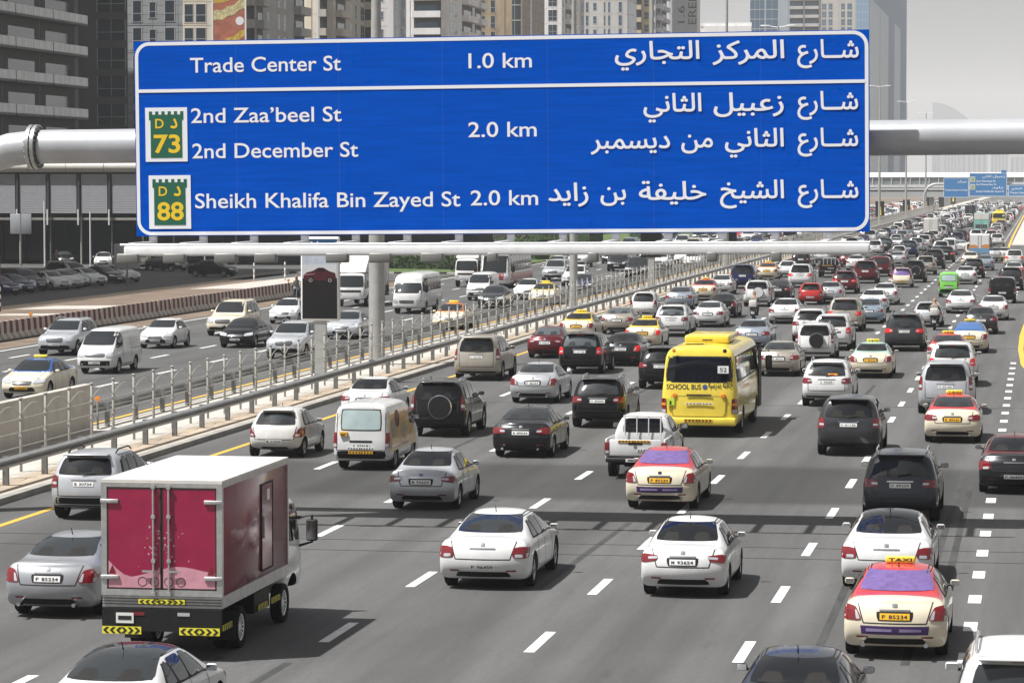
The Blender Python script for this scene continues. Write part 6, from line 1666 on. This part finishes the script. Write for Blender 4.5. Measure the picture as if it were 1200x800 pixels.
for a,b,c,d,m_ in ((.5,1.2,.9,1.5,'beige'),(1.9,2.6,.8,1.3,'beige'),(1.0,1.7,1.2,1.7,'dark_red'),(.3,2.9,.62,.70,'maroon')): VA.sk.both(g,[(a,c),(b,c),(b,d),(a,d)],P[m_],nx=4,nz=3,off=.010,r=.3)
SIDEP = ('side_print', g.mesh('side_print'), (0,0,0), None, [])
VANG = GLASS_PALE
g = MB(); UA.sk.patch(g,'rear',[(.05,1.19),(.40,1.19),(.40,1.25),(.05,1.25)],AMBER,3,1,.016); STICK = ('window_sticker', g.mesh('window_sticker'), (0,0,0), None, [])

CARS = [
 (SC,-13.4,44.3,0,'white','white sedan with a dark glass roof at the bottom left edge','car',dict(dark=1)),
 (SA,-3.5,45.7,0,'slate','dark blue-grey sedan cut by the bottom edge, ahead of the corner four-wheel drive','car',dict()),
 (UB,-0.2,44.5,0,'white','white four-wheel drive with roof rails cut off in the bottom right corner','suv',dict()),
 (RT,-15.2,55.1,0,'white','white-cabbed box truck with crimson rear doors and yellow chevron strips','truck',dict()),
 (SC,-18.8,59.0,0,'steel','silver sedan beside the left flank of the crimson box truck','car',dict()),
 (UK,-23.4,76.0,0,'silver','silver and black crossover with a rear wiper beside the guardrail, behind the crimson truck','suv',dict()),
 (HA,-23.0,93.8,0,'pearl','small white hatchback left of the white and tan van','car',dict()),
 (VA,-19.5,90.6,0,'white','white van with tan printed sides and a pale rear window','van',dict(side=1)),
 (SB,-23.4,108.9,0,'white','white sedan half hidden behind the white and tan van','car',dict()),
 (UP,-19.6,102.7,0,'black','black four-wheel drive with a chrome-ringed spare wheel on its tailgate','suv',dict()),
 (SB,-15.6,79.7,0,'silver','silver sedan with red tail lamps left of the central white saloon','car',dict()),
 (UB,-23.5,131.8,0,'beige','beige full-size estate four-wheel drive close to the guardrail','suv',dict()),
 (SA,-15.6,95.4,0,'dark_grey','dark grey sedan between the silver sedan and the white pick-up','car',dict()),
 (SC,-19.0,118.8,0,'silver','silver sedan directly right of the beige four-wheel drive','car',dict()),
 (UA,-14.9,107.2,0,'black','black crossover with silver roof rails just left of the white pick-up','suv',dict()),
 (PK,-11.3,89.5,0,'white','white pick-up with a barred cab window and chevron strip on the tailgate','pickup',dict()),
 (SC,-9.6,80.9,0,'cream','cream taxi with red roof and purple rear window behind the white pick-up','taxi',dict(roof='taxi_red', glass=GLASS_PURPLE, plate=PLATEY, strip=1)),
 (SL,-11.3,64.6,0,'white','large white saloon with wide red lamps in the middle of the road','car',dict()),
 (SB,-7.1,63.9,0,'white','white sedan with slanted red lamps, nearest one right of the large saloon','car',dict(style2=1)),
 (BU,-11.1,105.5,0,'school','yellow school bus with a wide dark rear window and black lettering','bus',dict()),
 (UA,-15.2,127.6,0,'black','black crossover mostly hidden behind the left side of the school bus','suv',dict()),
 (SB,-23.3,149.0,0,'dark_red','dark red sedan beside the guardrail, above the black crossovers','car',dict()),
 (UA2,-19.9,137.3,0,'black','black four-wheel drive with lit brake lamps right of the dark red sedan','suv',dict(lit=1)),
 (SC,-18.9,143.3,0,'dark_grey','dark grey sedan right of the black four-wheel drive with lit lamps','car',dict(lit=1)),
 (SC,-24.2,165.4,0,'cream','cream taxi with yellow roof nearest to the guardrail','taxi',dict(roof='yellow', plate=PLATEY, sign=1)),
 (SC,-19.8,158.3,0,'cream','cream taxi with yellow roof left of the school bus roof','taxi',dict(roof='yellow', plate=PLATEY, sign=1, lit=1)),
 (SA,-23.1,173.2,0,'beige','beige sedan between the two yellow-roofed taxis','car',dict()),
 (HM,-24.3,194.2,0,'white','white people carrier with tall red lamps near the guardrail','car',dict()),
 (SA,-23.6,207.7,0,'blue_silver','blue-silver sedan ahead of the white people carrier','car',dict()),
 (UA,-19.8,170.8,0,'white','white crossover right of the beige sedan','suv',dict()),
 (SA,-19.0,182.2,0,'white','white sedan just above the school bus roof','car',dict()),
 (SC,-23.6,222.9,0,'cream','cream taxi with red roof next to the guardrail, in the middle distance','taxi',dict(roof='taxi_red', plate=PLATEY, sign=1)),
 (SC,-19.5,195.0,0,'black','black sedan squeezed behind the white sedan above the bus','car',dict()),
 (SB,-23.6,235.0,0,'white','white sedan near the guardrail ahead of the red-roofed taxi','car',dict()),
 (UB,-23.2,248.4,0,'navy','navy blue four-wheel drive near the guardrail','suv',dict()),
 (UR,-18.9,212.8,0,'white','white four-wheel drive with a white spare wheel cover','suv',dict()),
 (SA,-18.4,223.8,0,'dark_grey','dark sedan half hidden behind the white four-wheel drive with the white spare wheel','car',dict()),
 (SL,-15.0,187.4,0,'white','white saloon with wide lamps in the lane right of the motorcycle','car',dict()),
 (SA,-14.3,158.4,0,'blue_silver','blue-silver sedan whose roof shows over the school bus','car',dict()),
 (UA,-12.0,166.5,0,'white','white crossover left of another white one, ahead of the black spare wheel','suv',dict()),
 (UA2,-10.3,158.2,0,'white','white four-wheel drive with a red brake lamp, right of the black spare wheel','suv',dict(lit=1)),
 (UR2,-10.5,149.0,0,'white','white four-wheel drive with a black spare wheel cover','suv',dict()),
 (SA,-11.2,136.9,0,'beige','beige sedan right of the school bus','car',dict()),
 (UA,-7.9,118.8,0,'white','white crossover with dark glass and an orange sticker, right of the bus front','suv',dict(sticker=1)),
 (SC,-7.2,136.3,0,'cream','cream taxi with a mint roof and a yellow roof sign','taxi',dict(roof='mint', plate=PLATEY, sign=1)),
 (UB2,-10.9,178.3,0,'beige','beige four-wheel drive with round lamps right of the two white ones','suv',dict(lit=1)),
 (SB,-10.1,188.2,0,'light_blue','light blue sedan right of the beige four-wheel drive','car',dict()),
 (SA,-10.7,204.3,0,'white','white sedan just ahead of the light blue sedan','car',dict()),
 (SC,-10.6,217.2,0,'white','white sedan in the third lane, farther ahead of the light blue sedan','car',dict()),
 (UB2,-6.7,158.0,0,'grey','large dark grey four-wheel drive with wide red lamps','suv',dict(lit=1)),
 (HA2,-6.5,184.3,0,'silver','silver hatchback with a dark sloping rear window beside the motorcycle','car',dict()),
 (SL,-5.1,203.9,0,'white','white saloon behind the bright green van','car',dict()),
 (SC,-2.9,194.1,0,'white','white sedan ahead of the grey sedan in the right-hand lane','car',dict()),
 (SA,-3.3,176.5,0,'grey','grey sedan with red lamps ahead of the blue-roofed taxi','car',dict()),
 (VB,-2.7,221.6,0,'black','black people van with a white plate in the right-hand lane','van',dict()),
 (UA2,-2.4,247.9,0,'dark_grey','dark four-wheel drive ahead of the black people van','suv',dict()),
 (SC,-3.5,157.0,0,'cream','cream taxi with a blue roof and blue rear window','taxi',dict(roof='taxi_blue', glass=GLASS_BLUE, plate=PLATEY, sign=1)),
 (SC,-4.2,144.5,0,'cream','cream taxi with red roof hidden behind the white hatch with red lamps','taxi',dict(roof='taxi_red', plate=PLATEY, sign=1)),
 (UA2,-3.6,131.2,0,'white','white estate with big red lamps ahead of the silver four-wheel drive','suv',dict(lit=1)),
 (UB,-3.4,115.6,0,'silver','tall silver four-wheel drive with black mirrors in the right lanes','suv',dict()),
 (SA,-2.8,103.0,0,'cream','cream taxi with dark red roof and amber plate beside the dotted line','taxi',dict(roof='taxi_red', plate=PLATEY, sign=1)),
 (SL,-0.7,86.5,0,'dark_grey','dark convertible with a dark red soft top at the right edge','car',dict(roof='dark_red')),
 (UA2,-5.8,97.6,0,'grey','dark grey four-wheel drive with a chrome strip, right of the bus shadow','suv',dict()),
 (UA,-3.4,78.8,0,'slate','dark grey crossover with bright lamps ahead of the white saloon with dark roof','suv',dict()),
 (SL,-3.1,65.8,0,'white','white saloon with a dark glass roof, directly ahead of the purple-windowed taxi','car',dict(dark=1)),
 (SC,-2.5,56.4,0,'cream','cream taxi with red roof and purple rear window at the lower right','taxi',dict(roof='taxi_red', glass=GLASS_PURPLE, plate=PLATEY, strip=1, sign=1)),
 (VG,-6.7,232.5,0,'green','bright green small van with a pale rear window','van',dict(glass=GLASS_PALE, roof='black')),
 (HM,-11.0,252.5,0,'cream','cream taxi people carrier with a purple-red roof','taxi',dict(roof='purple', plate=PLATEY, glass=GLASS_PURPLE)),
 (UP,-10.5,265.6,0,'dark_grey','dark boxy four-wheel drive right of the purple-roofed taxi','suv',dict()),
 (UA,-10.4,287.7,0,'beige','silver-beige crossover ahead of the dark boxy four-wheel drive','suv',dict()),
 (UB,-10.3,307.6,0,'black','black four-wheel drive ahead of the silver-beige crossover','suv',dict()),
 (UA,-9.9,330.5,0,'black','black crossover with a red lamp band behind the white minivan','suv',dict(lit=1)),
 (VA2,-10.5,365.2,0,'white','white minivan in the third lane, left of the blue and orange tilt truck','van',dict()),
 (SA,-9.6,378.6,0,'white','white car glimpsed between the white minivan and the tilt truck','car',dict()),
 (SC,-6.2,261.8,0,'white','white sedan just right of the bright green van','car',dict()),
 (UA,-5.9,278.2,0,'black','black crossover right of the white sedan beside the green van','suv',dict()),
 (SA,-5.4,302.5,0,'light_blue','blue sedan close behind the blue and orange tilt truck','car',dict()),
 (TT,-6.4,331.1,0,'white','small truck with a white, orange and blue printed tilt','truck',dict()),
 (SA,-5.0,338.5,0,'silver','silver car right of the blue and orange tilt truck','car',dict()),
 (UA,-5.8,414.3,0,'white','white crossover ahead of the tilt truck in the right-hand lane','suv',dict()),
 (UA,-2.7,315.1,0,'pearl','white crossover with red lamps on the slip road at the right edge','suv',dict(lit=1)),
 (SA,-4.0,338.6,0,'pearl','pale car on the slip road left of the white crossover with red lamps','car',dict()),
 (SB,-2.4,276.3,0,'red','red and white small car at the right edge behind the slip road crossover','car',dict(roof='white')),
 (TK,-9.4,499.5,0,'teal','turquoise truck ahead of the tilt truck','truck',dict()),
 (BU,-7.8,583.4,0,'school','small yellow bus far off in the right-hand lanes','bus',dict()),
 (TW,-15.7,454.8,0,'white','plain white box truck in the distant left lanes','truck',dict()),
 (TB,-14.9,669.3,0,'dark_grey','dark box truck in the far distance left of the turquoise truck','truck',dict()),
 (UA,-9.2,449.4,0,'white','white crossover left of the turquoise truck','suv',dict()),
 (UB2,-18.9,251.2,0,'white','white full-size four-wheel drive with red lamps behind the dark pick-up','suv',dict(lit=1)),
 (PK,-18.5,278.6,0,'black','dark pick-up with a black bed cover behind the red four-wheel drive','pickup',dict()),
 (UA,-14.6,238.3,0,'dark_red','dark red crossover ahead of the small red car','suv',dict(lit=1)),
 (UB,-14.4,262.7,0,'dark_red','maroon four-wheel drive right of the dark red crossover','suv',dict()),
 (SA,-17.4,300.5,0,'white','white sedan ahead of the maroon four-wheel drive','car',dict()),
 (VB,-14.2,281.8,0,'dark_red','dark red van with a white roof','van',dict(roof='white')),
 (SC,-14.5,219.6,0,'silver','silver sedan right of the small red car','car',dict()),
 (HA,-15.6,216.4,0,'red','small red car left of the silver sedan','car',dict()),
 (HA2,-22.1,278.0,0,'white','white small car beside the orange-roofed taxi','car',dict()),
 (SC,-23.2,270.4,0,'cream','cream taxi with an orange roof near the guardrail','taxi',dict(roof='orange', plate=PLATEY, sign=1)),
 (SC,-23.1,311.7,0,'cream','plain cream taxi ahead of the white full-size four-wheel drive','taxi',dict(plate=PLATEY, sign=1)),
 (UA,-22.5,328.4,0,'white','white crossover ahead of the dark pick-up','suv',dict()),
 (SA,-14.3,316.3,0,'silver','silver sedan left of the black crossover with a red lamp band','car',dict()),
 (HM,-15.6,348.0,0,'grey','dark grey hatchback in the fourth lane, in the distance','car',dict()),
 (SA,-18.0,396.5,0,'white','white saloon ahead of the dark grey distant hatchback','car',dict()),
 (UA2,-18.2,372.7,0,'dark_grey','dark crossover just left of the dark grey distant hatchback','suv',dict()),
 (UA,-18.9,363.8,0,'white','white crossover right of the end of the lamp rail','suv',dict()),
 (SA,-19.6,347.3,0,'black','black sedan hidden under the right end of the lamp rail','car',dict()),
 (SA,-21.4,347.0,0,'beige','beige sedan under the lamp rail near its right end','car',dict()),
 (SA,-22.7,350.8,0,'dark_grey','dark sedan under the lamp rail beside the beige one','car',dict()),
 (SB,-24.6,405.8,0,'pearl','white and beige car between the sign corner and the lamp rail','car',dict()),
 (SA,-23.2,417.0,0,'navy','blue sedan between the sign corner and the lamp rail','car',dict()),
 (UA,-24.8,453.3,0,'silver','silver crossover just below the bottom right corner of the sign','suv',dict()),
 (SC,-38.9,117.9,1,'cream','cream taxi with a blue roof facing us above the low concrete wall','taxi',dict(roof='taxi_blue', plate=PLATEY, sign=1)),
 (VA2,-40.8,133.8,1,'white','white panel van driving towards us on the far lanes','van',dict()),
 (UA,-47.0,147.3,1,'silver','silver four-wheel drive facing us left of the white panel van','suv',dict()),
 (HA2,-44.0,154.2,1,'white','white hatchback with a black grille facing us right of the panel van','car',dict()),
 (UB,-44.0,167.7,1,'cream','cream full-size four-wheel drive facing us below the striped barriers','suv',dict()),
 (SA,-40.2,155.7,1,'black','black sedan facing us in front of the cream four-wheel drive','car',dict()),
 (SB,-44.3,182.5,1,'white','white small sedan facing us left of the advertising box','car',dict()),
 (UA,-35.4,146.3,1,'silver','silver four-wheel drive with a dark grille facing us before the advertising box','suv',dict()),
 (SC,-36.8,165.1,1,'silver','silver sedan facing us just right of the advertising post','car',dict()),
 (TF,-45.8,208.3,1,'white','white refrigerated truck facing us between the advertising box and the grey mast','truck',dict()),
 (MBUS,-39.8,198.0,1,'white','white minibus facing us right of the grey mast','minibus',dict()),
 (SC,-33.3,176.6,1,'cream','cream taxi with an orange roof facing us behind the fence','taxi',dict(roof='orange', plate=PLATEY, sign=1)),
 (TF2,-45.3,248.8,1,'white','white truck facing us left of the red and white bus','truck',dict()),
 (VA2,-39.3,220.3,1,'white','white van facing us in front of the second white truck','van',dict()),
 (SC,-36.1,207.0,1,'grey','dark silver sedan facing us in front of the red and white bus','car',dict()),
 (CBUS,-42.5,247.2,1,'white','red and white city bus facing us with dark windows','bus',dict()),
 (SB,-36.3,222.4,1,'white','white sedan facing us left of the yellow-roofed taxi','car',dict()),
 (SC,-33.7,213.3,1,'cream','cream taxi with a yellow roof facing us behind the fence','taxi',dict(roof='yellow', plate=PLATEY, sign=1)),
 (UA,-37.0,250.2,1,'white','white four-wheel drive facing us behind the dark blue sedan','suv',dict()),
 (UA2,-40.9,265.1,1,'silver','silver crossover facing us left of the white four-wheel drive','suv',dict()),
 (SA,-45.0,292.9,1,'white','white sedan facing us above the silver crossover','car',dict()),
 (UB,-45.1,307.9,1,'white','tall white four-wheel drive facing us just under the lamp rail','suv',dict()),
 (SA,-34.2,235.0,1,'navy','dark blue sedan facing us half hidden by the fence','car',dict()),
 (UA,-39.3,293.9,1,'black','black crossover facing us under the lamp rail','suv',dict()),
 (UB2,-34.9,273.3,1,'dark_grey','dark four-wheel drive with a bright chrome nose facing us at the fence','suv',dict()),
 (UA,-36.2,300.2,1,'white','white crossover facing us right of the dark chrome-nosed four-wheel drive','suv',dict()),
 (SA,-34.0,309.8,1,'white','white saloon facing us alone in the inner far lane','car',dict()),
]
GROUPS = {0: 'vehicles driving away on the near lanes', 1: 'vehicles driving towards us on the far lanes'}
OCC = []
for (t, x, y, fr, c, lb, cat, o) in CARS:
    ex = []
    if o.get('sign') and id(t) in TS: ex.append(TS[id(t)])
    if o.get('strip'): ex.append(BA)
    if o.get('dark'): ex.append(GR[id(t)])
    if o.get('side'): ex.append(SIDEP)
    if o.get('sticker'): ex.append(STICK)
    gl = VANG if o.get('side') else o.get('glass')
    far = y > 300
    place(t, x, y, bool(fr), lb, cat, GROUPS[fr], c, roof=o.get('roof'), glass=gl, plate=o.get('plate'), flat=far, extra=ex, lit=bool(o.get('lit')))
    OCC.append((x, y+(1.4 if not fr else -1.4), t.L))
# motorcycles with their riders
for (x, y, fr, col, lb, lb2) in ((-17.2,190.5,0,'white','motorcycle with a white delivery box between two lanes, left of the white saloon','motorcycle rider in a pale shirt between the black sedan and the white saloon'),
        (-6.0,180.2,0,'black','dark motorcycle right of the large dark grey four-wheel drive','rider in dark clothes beside the silver hatchback'), (-52.0,217,1,'navy','dark motorcycle at the foot of the striped barriers left of the advertising box','rider by the striped barriers left of the advertising box')):
    m = place(MOTO, x, y, bool(fr), lb, 'motorcycle', None, col)
    p = link('person', RIDER, None, m.location); p.rotation_euler = m.rotation_euler; tag(p, lb2, 'person')
for (x, y, rz, lb) in ((-83.5,281,1.9,'person standing on the dark tarmac behind the parked cars'), (-95,297,.4,'person walking under the station front near the white poles')):
    p = link('person', WALK, None, (x,y,-.02)); p.rotation_euler.z = rz; tag(p, lb, 'person')
# parked cars by the sand strip and others in the shade behind
for i, (x, y, t, c, lb) in enumerate(((-75.6,224.5,SC,'navy','dark blue parked car nearest the left edge'),(-75.8,228.6,SA,'navy','second dark blue parked car from the left edge'),(-76.2,232.6,UA2,'grey','grey parked four-wheel drive after the two dark blue cars'),(-75.4,236.2,SB,'white','first white car in the parked row'),(-75.4,239.4,SB,'white','second white car in the parked row, touching the first'),
        (-76.0,242.6,SA,'silver','silver car between white ones in the parked row'),(-75.4,245.6,SC,'white','white parked car in front of the beige four-wheel drive'),(-77.4,249.0,UB,'beige','tall beige four-wheel drive in the parked row'),(-75.8,252.0,SA,'dark_grey','dark car near the right end of the parked row'),(-75.3,255.2,HA2,'silver','silver hatchback at the right end of the parked row'))):
    place(t, x, y, True, lb, 'suv' if t in (UA2, UB) else 'car', 'cars parked beside the sand strip', c, rz=math.radians(58))
for (x, y, rz, t, c, lb) in ((-85,291,10,UA,'cream','cream four-wheel drive in the shade below the left end of the lamp rail'),(-91.2,300,15,SC,'pearl','pale car before the station, left of the cream four-wheel drive'),(-80.3,288,60,SA,'dark_grey','dark car in the shade right of the cream four-wheel drive'),(-71.2,272,78,SC,'black','black sedan crossing on the service road above the sand strip'),
        (-92,335,80,SA,'silver','silver car in the back row under the lamp rail, leftmost'),(-88.5,337,80,UB,'black','black four-wheel drive in the back row under the lamp rail'),(-85,338,80,SB,'white','white car in the back row under the lamp rail'),(-81.5,339,80,SA,'grey','grey car in the back row under the lamp rail'),(-78,340,80,VA2,'white','white van in the back row under the lamp rail'),(-74.5,342,80,SC,'black','black sedan at the right end of the back row'),
        (-97,306,20,SB,'black','black car in deep shade below the louvre panels')):
    place(t, x, y, True, lb, {UA:'suv',UB:'suv',VA2:'van'}.get(t,'car'), 'cars standing in the shade near the shops', c, rz=math.radians(rz))
# the packed traffic farther on
rr = random.Random(11)
KIND = [(SA,'car'),(SC,'car'),(SB,'car'),(UA,'suv'),(UA2,'suv'),(UB,'suv'),(HM,'car'),(SA,'car'),(VA2,'van')]
COLS = ['white']*9+['pearl']*3+['silver']*4+['grey']*2+['dark_grey']*2+['black']*2+['beige','dark_red','navy','cream','light_blue','red']
NICE = {'pearl':'off-white','dark_grey':'dark grey','dark_red':'dark red','light_blue':'light blue'}
far_stuff = []
for fr, lanes, y0, y1, smin, smax in ((0,(-7.1,-10.9,-14.9,-18.9,-23.0),300,1150,9.5,15.0),(1,(-36.3,-40.1,-43.8,-47.3),318,1150,11,30)):
    for lx in lanes:
        y = y0+rr.uniform(0,10)
        while y < y1:
            x = lx+rr.uniform(-.3,.3)
            t, cat = rr.choice(KIND); c = rr.choice(COLS)
            if all(abs(x-a) > 2.3 or abs(y+1.4-b) > 3.4+l/2 for a, b, l in OCC):
                if y < (640 if fr == 0 else 760):
                    taxi = c == 'cream'
                    place(t, x, y, bool(fr), f"small {NICE.get(c,c)} {'taxi' if taxi else 'four-wheel drive' if cat=='suv' else cat} in the packed traffic {'beyond the lamp rail, near lanes' if not fr else 'beyond the fence, facing us'}", 'taxi' if taxi else cat,
                          f"{NICE.get(c,c)} {'taxis' if taxi else cat+'s'} in the packed traffic on the {'near' if not fr else 'far'} lanes", c, flat=True)
                else: far_stuff.append((x, y, fr, c, cat))
            y += rr.uniform(smin, smax)*(1 if fr == 0 or y < 650 else .55)
# beyond that the jam reads as one mass
g = MB()
def tiny(g, x, y, fr, m, tall):
    s = -1 if fr else 1; H = 1.8 if tall else 1.48; W = .9
    def Y(v): return y+s*v
    prof = [(0,.3),(0,.85),(.2 if not tall else .05,1.05),(.9 if not tall else .25,1.1),(1.5 if not tall else .5,H),(2.8,H),(3.5,1.05),(4.5,.85),(4.6,.3)]
    vs = []
    for (a, z) in prof:
        k = .72 if z > 1.3 else 1
        vs += [(x-W*k, Y(a), z), (x+W*k, Y(a), z)]
    n = len(prof)
    fs = [(2*i,2*i+1,2*i+3,2*i+2) for i in range(n-1)]+[tuple(2*i for i in range(n)), tuple(2*i+1 for i in range(n))[::-1]]
    g.add(vs, fs, m)
    a, b = (prof[3], prof[4]) if not fr else (prof[6], prof[5])
    off = -.03*s if not fr else .03*s
    g.add([(x-W*.8,Y(a[0])+off*1.5*(1 if not fr else 1),a[1]+.03),(x+W*.8,Y(a[0])+off*1.5,a[1]+.03),(x+W*.64,Y(b[0])+off*1.5,b[1]-.06),(x-W*.64,Y(b[0])+off*1.5,b[1]-.06)], [(0,1,2,3)], GLASS)
    g.box(x-W*.9,x+W*.9,min(Y(.5),Y(4.1)),max(Y(.5),Y(4.1)),.02,.32,BLACK)
    if not fr:
        for q in (-.75,.75): g.box(x+q-.12,x+q+.12,Y(0)-.02,Y(0)+.02,.75,.9,RED)
for (x, y, fr, c, cat) in far_stuff: tiny(g, x, y, fr, P[c], cat != 'car')
o = g.obj('distant_traffic', weld=False, normals=False); tag(o, 'mass of tiny cars jammed together below the distant footbridge', 'traffic', None, 'stuff')

# ---------------------------------------------------------------- air
g = MB(); g.box(-2500,2500,-60,12000,-2,342,BLACK)
hz = g.obj('haze'); tag(hz, kind='stuff')
hm = bpy.data.materials.new('haze_air'); hm.use_nodes = True; nt = hm.node_tree
for n in list(nt.nodes): nt.nodes.remove(n)
ou = nt.nodes.new('ShaderNodeOutputMaterial'); pv = nt.nodes.new('ShaderNodeVolumePrincipled')
pv.inputs['Color'].default_value = (.93,.965,1,1); pv.inputs['Density'].default_value = .000125; pv.inputs['Anisotropy'].default_value = 0
pv.inputs['Density Attribute'].default_value = ''
nt.links.new(pv.outputs['Volume'], ou.inputs['Volume'])
hz.data.materials.clear(); hz.data.materials.append(hm)
scene.cycles.volume_step_rate = 20
scene.cycles.volume_max_steps = 32
